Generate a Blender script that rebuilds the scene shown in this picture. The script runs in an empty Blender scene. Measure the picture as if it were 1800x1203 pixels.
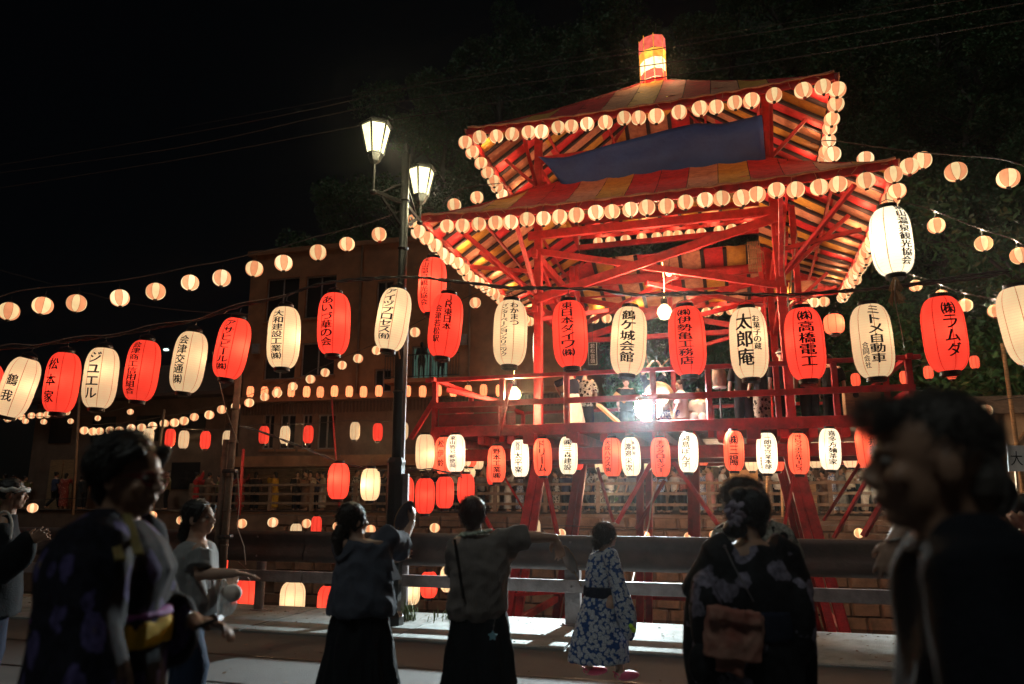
import bpy, bmesh, math, random
import numpy as np
from mathutils import Vector, Matrix, noise
R = math.radians
random.seed(7)
rng = np.random.default_rng(7)
SC = bpy.context.scene
COL = SC.collection

# ------------------------------------------------------------------ camera
CAM_H, F, HZ, CX, CY = 1.6, 1300.0, 872.0, 900.0, 601.5
PITCH = math.atan((HZ - CY) / F)
cam_data = bpy.data.cameras.new('camera')
cam = bpy.data.objects.new('camera', cam_data)
COL.objects.link(cam)
cam.location = (0, 0, CAM_H)
cam.rotation_euler = (R(90) + PITCH, 0, 0)
cam_data.sensor_width = 36.0
cam_data.lens = F / 1800 * 36
cam_data.clip_start = 0.05
cam_data.clip_end = 600
cam_data.dof.use_dof = True
cam_data.dof.focus_distance = 12.0
cam_data.dof.aperture_fstop = 1.6
SC.camera = cam

# ------------------------------------------------------------------ sky and light: night
world = bpy.data.worlds.new('World')
SC.world = world
world.use_nodes = True
wn = world.node_tree
bg = wn.nodes['Background']
sky = wn.nodes.new('ShaderNodeTexSky')
sky.sky_type = 'NISHITA'
sky.sun_disc = False
sky.sun_elevation = R(60)
sky.sun_rotation = R(200)
wn.links.new(sky.outputs[0], bg.inputs[0])
bg.inputs[1].default_value = 0.0003
sun = bpy.data.lights.new('moon', 'SUN')
sun.energy = 0.30
sun.color = (0.92, 1.0, 0.92)
sun.angle = R(14)
so = bpy.data.objects.new('moon', sun)
COL.objects.link(so)
so.rotation_euler = (R(30), 0, R(-25))
SC.view_settings.view_transform = 'Standard'
SC.view_settings.look = 'None'
SC.view_settings.exposure = 0
SC.view_settings.gamma = 1
SC.view_settings.use_curve_mapping = False
SC.render.engine = 'CYCLES'
cy = SC.cycles
cy.max_bounces = 5
cy.diffuse_bounces = 3
cy.glossy_bounces = 2
cy.transmission_bounces = 3
cy.transparent_max_bounces = 6
cy.volume_bounces = 0
cy.caustics_reflective = False
cy.caustics_refractive = False
cy.sample_clamp_indirect = 3.0
cy.use_denoising = True
cy.use_light_tree = True

# ------------------------------------------------------------------ helpers
def ray(px, py):
    c, s = math.cos(PITCH), math.sin(PITCH)
    a, b = (px - CX) / F, (CY - py) / F
    return Vector((a, c - b * s, s + b * c))
def P(px, py, Y):
    """the point at depth Y (metres north of the camera) seen at that pixel of the photograph"""
    d = ray(px, py)
    return Vector((0, 0, CAM_H)) + d * (Y / d.y)

def tag(o, label=None, cat=None, group=None, kind=None):
    if label: o['label'] = label
    if cat: o['category'] = cat
    if group: o['group'] = group
    if kind: o['kind'] = kind
    return o
def empty(name, loc=(0, 0, 0), rot=(0, 0, 0), label=None, cat=None, group=None):
    o = bpy.data.objects.new(name, None)
    o.empty_display_size = 0.1
    COL.objects.link(o)
    o.location = loc
    o.rotation_euler = rot
    return tag(o, label, cat, group)
def link(name, me, parent=None, mat=None):
    o = bpy.data.objects.new(name, me)
    COL.objects.link(o)
    if parent is not None: o.parent = parent
    return o
def copy_tree(o, parent=None):
    c = o.copy()
    COL.objects.link(c)
    if parent is not None: c.parent = parent
    for ch in KIDS.get(o.name, list(o.children)):
        copy_tree(ch, c)
    return c
KIDS = {}
ORD = ('first second third fourth fifth sixth seventh eighth ninth tenth eleventh twelfth thirteenth fourteenth fifteenth sixteenth '
       'seventeenth eighteenth nineteenth twentieth').split()
ORD += ['twenty-' + w for w in ORD[:9]] + ['thirtieth'] + ['thirty-' + w for w in ORD[:9]]

class MB:
    extra = None
    def __init__(s): s.v, s.f, s.m = [], [], []
    def add(s, vs, fs, mi=0):
        n = len(s.v)
        s.v += [tuple(p) for p in vs]
        s.f += [tuple(i + n for i in f) for f in fs]
        s.m += [mi] * len(fs)
        return s
    def box(s, c, d, rot=None, mi=0):
        x, y, z = d[0] / 2, d[1] / 2, d[2] / 2
        vs = [Vector(p) for p in ((-x, -y, -z), (x, -y, -z), (x, y, -z), (-x, y, -z), (-x, -y, z), (x, -y, z), (x, y, z), (-x, y, z))]
        if rot is not None: vs = [rot @ p for p in vs]
        c = Vector(c)
        return s.add([p + c for p in vs], [(0, 3, 2, 1), (4, 5, 6, 7), (0, 1, 5, 4), (1, 2, 6, 5), (2, 3, 7, 6), (3, 0, 4, 7)], mi)
    def beam(s, a, b, w, h, mi=0, up=(0, 0, 1), w2=None, h2=None):
        a, b = Vector(a), Vector(b)
        d = (b - a).normalized()
        up = Vector(up)
        if abs(d.dot(up)) > 0.97: up = Vector((0, 1, 0))
        x = d.cross(up).normalized()
        y = x.cross(d).normalized()
        w2 = w if w2 is None else w2
        h2 = h if h2 is None else h2
        vs = []
        for p, ww, hh in ((a, w, h), (b, w2, h2)):
            c = min(ww, hh) * 0.09
            for i, j in ((-1, -1), (1, -1), (1, 1), (-1, 1)):
                # small chamfers catch the light along the edges
                if i == j: o1, o2 = (i * ww / 2, j * (hh / 2 - c)), (i * (ww / 2 - c), j * hh / 2)
                else: o1, o2 = (i * (ww / 2 - c), j * hh / 2), (i * ww / 2, j * (hh / 2 - c))
                if (i, j) in ((-1, -1), (1, 1)): pass
                vs += [p + x * o1[0] + y * o1[1], p + x * o2[0] + y * o2[1]]
        # order both octagons by angle
        def order(k):
            c0 = a if k == 0 else b
            return sorted(range(k, k + 8), key=lambda q: math.atan2((vs[q] - c0).dot(y), (vs[q] - c0).dot(x)))
        A, B = order(0), order(8)
        fs = [tuple(reversed(A)), tuple(B)] + [(A[i], A[(i + 1) % 8], B[(i + 1) % 8], B[i]) for i in range(8)]
        return s.add(vs, fs, mi)
    def tube(s, pts, r, n=8, mi=0, cap=True):
        pts = [Vector(p) for p in pts]
        k = len(pts)
        rs = r if isinstance(r, (list, tuple)) else [r] * k
        vs, ref = [], None
        for i, p in enumerate(pts):
            t = (pts[min(i + 1, k - 1)] - pts[max(i - 1, 0)]).normalized()
            if ref is None: ref = Vector((0, 0, 1)) if abs(t.z) < 0.9 else Vector((1, 0, 0))
            x = (ref - t * ref.dot(t)).normalized()
            ref = x
            y = t.cross(x)
            vs += [p + (x * math.cos(2 * math.pi * j / n) + y * math.sin(2 * math.pi * j / n)) * rs[i] for j in range(n)]
        fs = [(i * n + j, i * n + (j + 1) % n, (i + 1) * n + (j + 1) % n, (i + 1) * n + j) for i in range(k - 1) for j in range(n)]
        if cap: fs += [tuple(range(n - 1, -1, -1)), tuple((k - 1) * n + j for j in range(n))]
        return s.add(vs, fs, mi)
    def lathe(s, prof, n=16, c=(0, 0, 0), mi=0, cap=True, mf=None):
        """prof: (radius, height) from bottom to top"""
        c = Vector(c)
        vs = [c + Vector((r * math.cos(2 * math.pi * j / n), r * math.sin(2 * math.pi * j / n), z)) for r, z in prof for j in range(n)]
        b = len(s.v)
        s.v += [tuple(p) for p in vs]
        for i in range(len(prof) - 1):
            for j in range(n):
                s.f.append((b + i * n + j, b + i * n + (j + 1) % n, b + (i + 1) * n + (j + 1) % n, b + (i + 1) * n + j))
                s.m.append(mf(j) if mf else mi)
        if cap:
            s.f += [tuple(b + j for j in range(n - 1, -1, -1)), tuple(b + (len(prof) - 1) * n + j for j in range(n))]
            s.m += [mi, mi]
        return s
    def ell(s, c, r, rot=None, n=12, k=8, mi=0):
        c = Vector(c)
        vs, fs = [], []
        for i in range(1, k):
            a = math.pi * i / k
            for j in range(n):
                b = 2 * math.pi * j / n
                p = Vector((r[0] * math.sin(a) * math.cos(b), r[1] * math.sin(a) * math.sin(b), -r[2] * math.cos(a)))
                vs.append(c + (rot @ p if rot is not None else p))
        bt, tp = Vector((0, 0, -r[2])), Vector((0, 0, r[2]))
        vs += [c + (rot @ bt if rot is not None else bt), c + (rot @ tp if rot is not None else tp)]
        m = len(vs)
        for i in range(k - 2):
            for j in range(n):
                fs.append((i * n + j, i * n + (j + 1) % n, (i + 1) * n + (j + 1) % n, (i + 1) * n + j))
        for j in range(n):
            fs.append((m - 2, (j + 1) % n, j))
            fs.append((m - 1, (k - 2) * n + j, (k - 2) * n + (j + 1) % n))
        return s.add(vs, fs, mi)
    def loft(s, rings, n=20, mi=0):
        """rings: (centre, rx, ry[, yaw]) stacked upward"""
        vs = []
        for q in rings:
            c, rx, ry = Vector(q[0]), q[1], q[2]
            w = q[3] if len(q) > 3 else 0
            for j in range(n):
                a = 2 * math.pi * j / n
                p = Vector((rx * math.cos(a), ry * math.sin(a), 0))
                if w: p = Matrix.Rotation(w, 3, 'Z') @ p
                vs.append(c + p)
        k = len(rings)
        fs = [(i * n + j, i * n + (j + 1) % n, (i + 1) * n + (j + 1) % n, (i + 1) * n + j) for i in range(k - 1) for j in range(n)]
        fs += [tuple(range(n - 1, -1, -1)), tuple((k - 1) * n + j for j in range(n))]
        return s.add(vs, fs, mi)
    def mesh(s, name, mats, smooth=False):
        me = bpy.data.meshes.new(name)
        me.from_pydata(s.v, [], s.f)
        for m in (mats if isinstance(mats, (list, tuple)) else [mats]): me.materials.append(m)
        if any(s.m): me.polygons.foreach_set('material_index', s.m)
        if smooth: me.polygons.foreach_set('use_smooth', [True] * len(s.f))
        me.update()
        return me
    def build(s, name, mats, parent=None, smooth=False, **k):
        if s.extra and s.extra is not s:
            s.add(s.extra.v, s.extra.f); s.extra = None
        return tag(link(name, s.mesh(name, mats, smooth), parent), **k)

# ------------------------------------------------------------------ materials
def new_mat(name):
    m = bpy.data.materials.new(name)
    m.use_nodes = True
    return m, m.node_tree.nodes, m.node_tree.links, m.node_tree.nodes['Principled BSDF']
def mat(name, col, rough=0.7, var=0.25, scale=6.0, bump=0.15, col2=None, stretch=(1, 1, 1), metal=0.0, detail=6, spec=0.4, bscale=None, coords='Object'):
    """a worn surface: two tones mixed by noise, uneven gloss and fine relief"""
    m, N, L, b = new_mat(name)
    tc = N.new('ShaderNodeTexCoord')
    mp = N.new('ShaderNodeMapping')
    mp.inputs['Scale'].default_value = stretch
    L.new(tc.outputs[coords], mp.inputs[0])
    no = N.new('ShaderNodeTexNoise')
    no.inputs['Scale'].default_value = scale
    no.inputs['Detail'].default_value = detail
    no.inputs['Roughness'].default_value = 0.65
    L.new(mp.outputs[0], no.inputs[0])
    mx = N.new('ShaderNodeMix'); mx.data_type = 'RGBA'
    mx.inputs[6].default_value = (*col, 1)
    c2 = col2 or tuple(c * (1 - var * 1.6) for c in col)
    mx.inputs[7].default_value = (*c2, 1)
    rp = N.new('ShaderNodeMapRange')
    rp.inputs[1].default_value = 0.38; rp.inputs[2].default_value = 0.68
    L.new(no.outputs[0], rp.inputs[0])
    L.new(rp.outputs[0], mx.inputs[0])
    L.new(mx.outputs[2], b.inputs['Base Color'])
    b.inputs['Roughness'].default_value = rough
    b.inputs['Metallic'].default_value = metal
    b.inputs['Specular IOR Level'].default_value = spec
    if bump:
        n2 = N.new('ShaderNodeTexNoise')
        n2.inputs['Scale'].default_value = bscale or scale * 6
        n2.inputs['Detail'].default_value = 4
        L.new(mp.outputs[0], n2.inputs[0])
        bp = N.new('ShaderNodeBump')
        bp.inputs['Strength'].default_value = bump
        bp.inputs['Distance'].default_value = 0.02
        L.new(n2.outputs[0], bp.inputs['Height'])
        L.new(bp.outputs[0], b.inputs['Normal'])
    return m
def glow(name, col, strength, paper=0.0, ribs=0.0, soil=0.12, base=None):
    """lit paper: emission of the paper's colour; paper > 0 lets a bulb inside shine through"""
    m, N, L, b = new_mat(name)
    N.remove(b)
    out = N['Material Output']
    e = N.new('ShaderNodeEmission')
    tc = N.new('ShaderNodeTexCoord')
    no = N.new('ShaderNodeTexNoise'); no.inputs['Scale'].default_value = 9.0; no.inputs['Detail'].default_value = 5
    L.new(tc.outputs['Object'], no.inputs[0])
    mr = N.new('ShaderNodeMapRange')
    mr.inputs[1].default_value = 0.3; mr.inputs[2].default_value = 0.7
    mr.inputs[3].default_value = strength * (1 - soil); mr.inputs[4].default_value = strength * (1 + soil)
    L.new(no.outputs[0], mr.inputs[0])
    oi = N.new('ShaderNodeObjectInfo'); rv = N.new('ShaderNodeMapRange'); rv.inputs[3].default_value = .80; rv.inputs[4].default_value = 1.16
    L.new(oi.outputs['Random'], rv.inputs[0])
    rm_ = N.new('ShaderNodeMath'); rm_.operation = 'MULTIPLY'; L.new(mr.outputs[0], rm_.inputs[0]); L.new(rv.outputs[0], rm_.inputs[1])
    src = rm_.outputs[0]
    if ribs:
        sx = N.new('ShaderNodeSeparateXYZ'); L.new(tc.outputs['Object'], sx.inputs[0])
        mu = N.new('ShaderNodeMath'); mu.operation = 'MULTIPLY'; mu.inputs[1].default_value = 2 * math.pi * ribs
        L.new(sx.outputs[2], mu.inputs[0])
        sn = N.new('ShaderNodeMath'); sn.operation = 'SINE'; L.new(mu.outputs[0], sn.inputs[0])
        m2 = N.new('ShaderNodeMapRange'); m2.inputs[1].default_value = 0.55; m2.inputs[2].default_value = 1.0
        m2.inputs[3].default_value = 1.0; m2.inputs[4].default_value = 0.72
        L.new(sn.outputs[0], m2.inputs[0])
        m3 = N.new('ShaderNodeMath'); m3.operation = 'MULTIPLY'
        L.new(src, m3.inputs[0]); L.new(m2.outputs[0], m3.inputs[1])
        src = m3.outputs[0]
    L.new(src, e.inputs[1])
    e.inputs[0].default_value = (*col, 1)
    df = N.new('ShaderNodeBsdfDiffuse')
    df.inputs[0].default_value = (*(base or col), 1)
    ad = N.new('ShaderNodeAddShader')
    if paper:
        tr = N.new('ShaderNodeBsdfTranslucent'); tr.inputs[0].default_value = (*col, 1)
        mx = N.new('ShaderNodeMixShader'); mx.inputs[0].default_value = paper
        L.new(df.outputs[0], mx.inputs[1]); L.new(tr.outputs[0], mx.inputs[2])
        L.new(mx.outputs[0], ad.inputs[0])
    else:
        df.inputs[0].default_value = tuple(c * 0.3 for c in (base or col)) + (1,)
        L.new(df.outputs[0], ad.inputs[0])
    L.new(e.outputs[0], ad.inputs[1])
    L.new(ad.outputs[0], out.inputs[0])
    return m
def flower(name, ground, petal, scale=9.0, size=0.55, accent=None, rough=0.85, stretch=(1, 1, 1)):
    """printed cloth: scattered blossoms with petals on a plain ground"""
    m, N, L, b = new_mat(name)
    tc = N.new('ShaderNodeTexCoord')
    mp = N.new('ShaderNodeMapping'); mp.inputs['Scale'].default_value = stretch
    L.new(tc.outputs['Object'], mp.inputs[0])
    wob = N.new('ShaderNodeTexNoise'); wob.inputs['Scale'].default_value = scale * 2.2; wob.inputs['Detail'].default_value = 2
    L.new(mp.outputs[0], wob.inputs[0])
    vo = N.new('ShaderNodeTexVoronoi'); vo.inputs['Scale'].default_value = scale
    L.new(mp.outputs[0], vo.inputs[0])
    md = N.new('ShaderNodeMath'); md.operation = 'MULTIPLY_ADD'; md.inputs[1].default_value = 0.55
    L.new(wob.outputs[0], md.inputs[0]); L.new(vo.outputs[0], md.inputs[2])
    cr = N.new('ShaderNodeValToRGB')
    cr.color_ramp.interpolation = 'LINEAR'
    el = cr.color_ramp.elements
    el[0].position = 0.0; el[0].color = (*(accent or petal), 1)
    el[1].position = size + 0.03; el[1].color = (*ground, 1)
    a = el.new(size * 0.45); a.color = (*(accent or petal), 1)
    a = el.new(size * 0.52); a.color = (*petal, 1)
    a = el.new(size); a.color = (*petal, 1)
    L.new(md.outputs[0], cr.inputs[0])
    st = N.new('ShaderNodeTexNoise'); st.inputs['Scale'].default_value = scale * 5; st.inputs['Detail'].default_value = 4
    L.new(mp.outputs[0], st.inputs[0])
    sr = N.new('ShaderNodeMapRange'); sr.inputs[1].default_value = .3; sr.inputs[2].default_value = .7; sr.inputs[3].default_value = .35; sr.inputs[4].default_value = 1.35
    L.new(st.outputs[0], sr.inputs[0])
    vs = N.new('ShaderNodeVectorMath'); vs.operation = 'SCALE'
    L.new(cr.outputs[0], vs.inputs[0]); L.new(sr.outputs[0], vs.inputs['Scale'])
    L.new(vs.outputs[0], b.inputs['Base Color'])
    b.inputs['Roughness'].default_value = rough
    b.inputs['Specular IOR Level'].default_value = 0.2
    w = N.new('ShaderNodeTexNoise'); w.inputs['Scale'].default_value = 220
    L.new(tc.outputs['Object'], w.inputs[0])
    bp = N.new('ShaderNodeBump'); bp.inputs['Strength'].default_value = 0.15; bp.inputs['Distance'].default_value = 0.004
    L.new(w.outputs[0], bp.inputs['Height']); L.new(bp.outputs[0], b.inputs['Normal'])
    return m

M = {}
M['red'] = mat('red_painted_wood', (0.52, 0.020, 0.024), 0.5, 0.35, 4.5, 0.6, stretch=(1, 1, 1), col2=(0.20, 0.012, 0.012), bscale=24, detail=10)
M['red_dark'] = mat('dark_red_painted_wood', (0.30, 0.012, 0.014), 0.6, 0.4, 4.0, 0.35, col2=(0.14, 0.009, 0.009))  # darker red for most rear members, floorboards and boarded bays
M['rafter'] = mat('dark_rafter_wood', (0.03, 0.015, 0.018), 0.8, 0.3, 8)
M['wood'] = mat('bare_wood', (0.33, 0.19, 0.09), 0.75, 0.3, 5.0, 0.3, stretch=(1, 1, 6), col2=(0.16, 0.09, 0.045))
M['wood_grey'] = mat('weathered_wood', (0.20, 0.13, 0.09), 0.8, 0.3, 6.0, 0.3, col2=(0.09, 0.06, 0.04))
M['cloth_red'] = mat('red_roof_cloth', (0.60, 0.02, 0.025), 0.7, 0.25, 7, 0.5, bscale=9, col2=(0.36, 0.012, 0.02))
M['cloth_orange'] = mat('orange_roof_cloth', (0.62, 0.29, 0.04), 0.7, 0.25, 7, 0.5, bscale=9, col2=(0.42, 0.17, 0.03))
M['cloth_pink'] = mat('faded_pink_roof_cloth', (0.62, 0.26, 0.15), 0.7, 0.25, 7, 0.5, bscale=9, col2=(0.40, 0.13, 0.08))
M['tarp'] = mat('blue_tarpaulin', (0.028, 0.085, 0.36), 0.5, 0.2, 1.6, 1.0, bscale=6, col2=(0.018, 0.055, 0.25))
M['black'] = mat('black_plastic', (0.012, 0.010, 0.010), 0.45, 0.2, 20, 0.1)
M['ink'] = mat('black_lettering_ink', (0.010, 0.008, 0.008), 0.8, 0.1, 30, 0.0)
M['wire'] = mat('black_cable', (0.035, 0.022, 0.020), 0.5, 0.2, 30, 0.1)
M['wire_pale'] = mat('pale_rope', (0.42, 0.34, 0.28), 0.8, 0.3, 60, 0.3)
M['post_black'] = mat('black_cast_iron', (0.018, 0.017, 0.016), 0.42, 0.3, 14, 0.35, metal=0.3)
M['steel'] = mat('grey_painted_steel', (0.22, 0.20, 0.21), 0.5, 0.3, 5, 0.2, metal=0.2, col2=(0.12, 0.10, 0.10))
M['rail_brown'] = mat('brown_guard_rail_paint', (0.080, 0.054, 0.048), 0.55, 0.4, 3, 0.4, col2=(0.04, 0.027, 0.024))
M['rail_post'] = mat('grey_guard_rail_post', (0.27, 0.23, 0.23), 0.6, 0.3, 6, 0.25, col2=(0.16, 0.13, 0.13))
M['paper_cream'] = glow('cream_lantern_paper', (1.0, 0.80, 0.52), 0.40, 0.6, ribs=34, base=(0.5, 0.42, 0.28))
M['paper_red'] = glow('red_lantern_paper', (0.95, 0.105, 0.062), 0.46, 0.6, ribs=34)
M['paper_white'] = glow('white_lantern_paper', (1.0, 0.92, 0.74), 0.66, 0.6, ribs=34, base=(0.5, 0.48, 0.40))
M['paper_orange'] = glow('orange_lantern_paper', (1.0, 0.20, 0.10), 0.52, 0.6, ribs=34)
M['seam_cream'] = glow('cream_lantern_seam', (1.0, 0.52, 0.20), 0.33)
M['seam_red'] = glow('red_lantern_seam', (1.0, 0.03, 0.015), 0.22)
M['gore_cream'] = glow('round_lantern_cream_gore', (1.0, 0.69, 0.33), 1.08)
M['gore_peach'] = glow('round_lantern_peach_gore', (1.0, 0.37, 0.16), 0.95)
M['gore_cream_hot'] = glow('round_lantern_bright_cream_gore', (1.0, 0.74, 0.40), 1.35)
M['gore_peach_hot'] = glow('round_lantern_bright_peach_gore', (1.0, 0.42, 0.19), 1.1)
M['seam_round'] = glow('round_lantern_seam', (1.0, 0.30, 0.09), 0.30)
M['ring_red'] = mat('red_lantern_rim', (0.35, 0.01, 0.01), 0.5, 0.2, 20, 0)
M['bulb_warm'] = glow('warm_bulb_glass', (1.0, 0.62, 0.24), 14.0, soil=0)
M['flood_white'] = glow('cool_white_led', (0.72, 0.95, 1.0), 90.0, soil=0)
M['lamp_glass'] = glow('frosted_lamp_pane', (1.0, 0.92, 0.52), 2.2, soil=0.2)
M['glass_dark'] = mat('dark_window_glass', (0.012, 0.013, 0.016), 0.12, 0.2, 2, 0.03, spec=0.6)
M['glass_lit'] = glow('lit_room_glass', (0.30, 0.62, 0.50), 0.10, soil=0.4)
M['concrete'] = mat('stained_concrete_wall', (0.24, 0.105, 0.05), 0.9, 0.3, 1.2, 0.25, col2=(0.13, 0.055, 0.027), bscale=20)
M['plaster_dark'] = mat('dark_plaster_wall', (0.14, 0.085, 0.06), 0.9, 0.3, 1.5, 0.2)
M['slat'] = mat('dark_wooden_slat', (0.07, 0.035, 0.025), 0.8, 0.3, 3, 0.2)
M['shutter'] = mat('rolled_steel_shutter', (0.30, 0.20, 0.13), 0.6, 0.3, 2, 0.1, metal=0.2)
M['asphalt'] = mat('asphalt_road', (0.095, 0.088, 0.085), 0.85, 0.3, 1.1, 0.9, col2=(0.075, 0.068, 0.066), bscale=130, detail=9)
M['kerb'] = mat('cast_concrete_kerb', (0.27, 0.28, 0.27), 0.88, 0.3, 3.0, 1.0, col2=(0.15, 0.15, 0.145), bscale=60)
M['stone'] = mat('river_wall_stone', (0.17, 0.10, 0.07), 0.9, 0.3, 2.2, 0.7, col2=(0.07, 0.045, 0.032), bscale=14)
M['soil'] = mat('river_bank_soil', (0.06, 0.045, 0.03), 0.95, 0.3, 2.0, 0.8)
M['hill'] = mat('hill_undergrowth', (0.022, 0.03, 0.016), 0.95, 0.3, 1.0, 0.8)
M['leaf'] = mat('green_leaf', (0.075, 0.19, 0.065), 0.6, 0.3, 1.3, 0.0, col2=(0.03, 0.08, 0.03))
M['leaf_dry'] = mat('olive_leaf', (0.13, 0.16, 0.055), 0.6, 0.3, 1.3, 0.0, col2=(0.04, 0.045, 0.02))
M['bark'] = mat('tree_bark', (0.10, 0.085, 0.07), 0.9, 0.3, 6, 0.5, stretch=(1, 1, 0.3))
M['straw'] = mat('straw_tassel', (0.42, 0.22, 0.10), 0.8, 0.3, 40, 0.3)

# ------------------------------------------------------------------ ground, road, kerb, river
RAILYAW = math.atan2(8.68 - 11.02, 4.34 + 3.58)
RD = Vector((math.cos(RAILYAW), math.sin(RAILYAW), 0))
RN = Vector((-RD.y, RD.x, 0))
R0 = Vector((0.0, 9.93, 0))           # a point on the guard-rail line
def rl(a, n, z=0.0): return R0 + RD * a + RN * n + Vector((0, 0, z))
def sheet(name, pts, m, kind='structure', sub=0, amp=0.0):
    me = bpy.data.meshes.new(name)
    bm = bmesh.new()
    vs = [bm.verts.new(p) for p in pts]
    bm.faces.new(vs)
    if sub:
        bmesh.ops.subdivide_edges(bm, edges=bm.edges, cuts=sub, use_grid_fill=True)
        for v in bm.verts: v.co.z += amp * noise.noise(v.co * 0.6)
    bm.to_mesh(me); bm.free()
    me.materials.append(m)
    return tag(link(name, me), kind=kind)
BED = -2.6
sheet('ground', [(-160, -60, BED - .3), (160, -60, BED - .3), (160, 200, BED - .3), (-160, 200, BED - .3)], M['soil'])
# near road slab with its retaining wall
mb = MB()
a0, a1 = -60, 60
c = [rl(a0, 0.35), rl(a1, 0.35), rl(a1, -40), rl(a0, -40)]
road = MB()
road.add([v + Vector((0, 0, z)) for z in (0, -2.9) for v in c], [(3, 2, 1, 0)[::-1], (4, 5, 6, 7), (0, 4, 5, 1)[::-1], (1, 5, 6, 2)[::-1], (2, 6, 7, 3)[::-1], (3, 7, 4, 0)[::-1]])
o = road.build('road', M['asphalt'], kind='structure')
bm = bmesh.new(); bm.from_mesh(o.data); bmesh.ops.recalc_face_normals(bm, faces=bm.faces); bm.to_mesh(o.data); bm.free()
# concrete kerb slabs under the guard rail, each a piece of its own with open joints
kerb = empty('kerb', rl(0, 0), label=None); kerb['kind'] = 'structure'
slabme = []
for k in range(4):
    m_ = MB()
    x0, x1 = -0.985, 0.985
    c_ = 0.02
    ys = (-1.42, 0.42)
    prof = [(ys[0], 0), (ys[0], 0.020), (ys[0] + c_, 0.032), (ys[1] - c_, 0.032), (ys[1], 0.020), (ys[1], 0)]
    vs = [(x, y + random.uniform(-.004, .004), z) for x in (x0, x1) for y, z in prof]
    n_ = len(prof)
    m_.add(vs, [(i, i + 1, n_ + i + 1, n_ + i)[::-1] for i in range(n_ - 1)] + [tuple(range(n_)), tuple(range(2 * n_ - 1, n_ - 1, -1))])
    slabme.append(m_.mesh('kerb_slab', M['kerb']))
for i in range(-9, 10):
    o = link('kerb_slab', random.choice(slabme), kerb)
    o.location = RD * (i * 2.0) + Vector((0, 0, random.uniform(-.003, .003)))
    o.rotation_euler.z = RAILYAW
# a tarred seam and worn patches on the road (flush sheets, 4 mm up)
for (a, n, w, l) in ((1.2, -2.6, 30, 0.04), (-1.0, -3.6, 26, 0.035)):
    sheet('road_seam', [rl(a - w / 2, n, .004), rl(a + w / 2, n, .004), rl(a + w / 2, n + l, .004), rl(a - w / 2, n + l, .004)],
          M['post_black'])
# grit, twigs and dry leaves blown along the kerb
lit = MB(); r_ = random.Random(12)
for _ in range(1500):
    a, n = r_.uniform(-9, 9), r_.choice((r_.uniform(-1.6, .3), r_.uniform(-.2, .35), r_.uniform(-5, -1.4)))
    w, l = r_.uniform(.003, .012), r_.uniform(.005, .03); t = r_.uniform(0, 6.28)
    c = rl(a, n, (.038 if n > -1.42 else .006)); u_ = Vector((math.cos(t), math.sin(t), r_.uniform(-.2, .2))) * l; v_ = Vector((-math.sin(t), math.cos(t), r_.uniform(0, .5))) * w
    lit.add([c - u_, c - v_, c + u_, c + v_ + Vector((0, 0, .004))], [(0, 1, 2, 3)])
lit.build('leaf_litter', M['wood_grey'], None, kind='stuff')
# river surface
wm, N, L, b = new_mat('dark_river_water')
b.inputs['Base Color'].default_value = (0.010, 0.008, 0.006, 1)
b.inputs['Roughness'].default_value = 0.12
tc = N.new('ShaderNodeTexCoord'); no = N.new('ShaderNodeTexNoise'); no.inputs['Scale'].default_value = 2.4; no.inputs['Detail'].default_value = 5
L.new(tc.outputs['Object'], no.inputs[0]); bp = N.new('ShaderNodeBump'); bp.inputs['Strength'].default_value = 0.7; bp.inputs['Distance'].default_value = .08
L.new(no.outputs[0], bp.inputs['Height']); L.new(bp.outputs[0], b.inputs['Normal'])
sheet('river_water', [rl(-60, 2.5, BED + .12), rl(60, 2.5, BED + .12), rl(60, 17, BED + .12), rl(-60, 17, BED + .12)], wm)
# near bank below the wall: rough soil strip with weeds
bank = []
nx, ny = 120, 10
bv = []
for j in range(ny + 1):
    for i in range(nx + 1):
        a = -30 + i * 0.5; n = 0.45 + j * 0.42
        z = -1.25 - j * 0.15 + 0.22 * noise.noise(Vector((a * .7, n * .9, 0))) + 0.08 * noise.noise(Vector((a * 3, n * 3, 5)))
        bv.append(rl(a, n, z))
mbk = MB(); mbk.add(bv, [(j * (nx + 1) + i, j * (nx + 1) + i + 1, (j + 1) * (nx + 1) + i + 1, (j + 1) * (nx + 1) + i) for j in range(ny) for i in range(nx)])
mbk.build('river_bank', M['soil'], smooth=True, kind='structure')

# far bank: promenade on a stone retaining wall (parallel to the near rail)
FARN = 17.2
FZ = 1.0
sheet('far_promenade', [rl(-60, FARN, FZ), rl(60, FARN, FZ), rl(60, FARN + 120, FZ), rl(-60, FARN + 120, FZ)], M['plaster_dark'])
wall = empty('river_wall', rl(0, FARN, BED)); wall['kind'] = 'structure'
backing = MB(); backing.box((0, .25, (FZ - BED) / 2 - .02), (120, .3, FZ - BED - .03)); o = backing.build('wall_core', M['plaster_dark'], wall); o.rotation_euler.z = RAILYAW
stones = []
for k in range(6):
    s_ = MB(); hx, hz = .43, .205
    pts = []
    for (x, z) in ((-hx, -hz), (hx, -hz), (hx, hz), (-hx, hz)):
        pts.append((x + random.uniform(-.03, .01) * (1 if x > 0 else -1), 0, z + random.uniform(-.02, .01)))
    top = [(p[0] * .86, -0.10 - random.uniform(0, .07), p[2] * .82) for p in pts]
    s_.add(pts + top, [(4, 5, 6, 7)[::-1]] + [(i, (i + 1) % 4, 4 + (i + 1) % 4, 4 + i)[::-1] for i in range(4)])
    me = s_.mesh('stone', M['stone'])
    bm = bmesh.new(); bm.from_mesh(me); bmesh.ops.recalc_face_normals(bm, faces=bm.faces)
    if sum(f.normal.y * f.calc_area() for f in bm.faces) > 0: bmesh.ops.reverse_faces(bm, faces=bm.faces)
    bm.to_mesh(me); bm.free()
    stones.append(me)
cnt = 0
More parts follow.
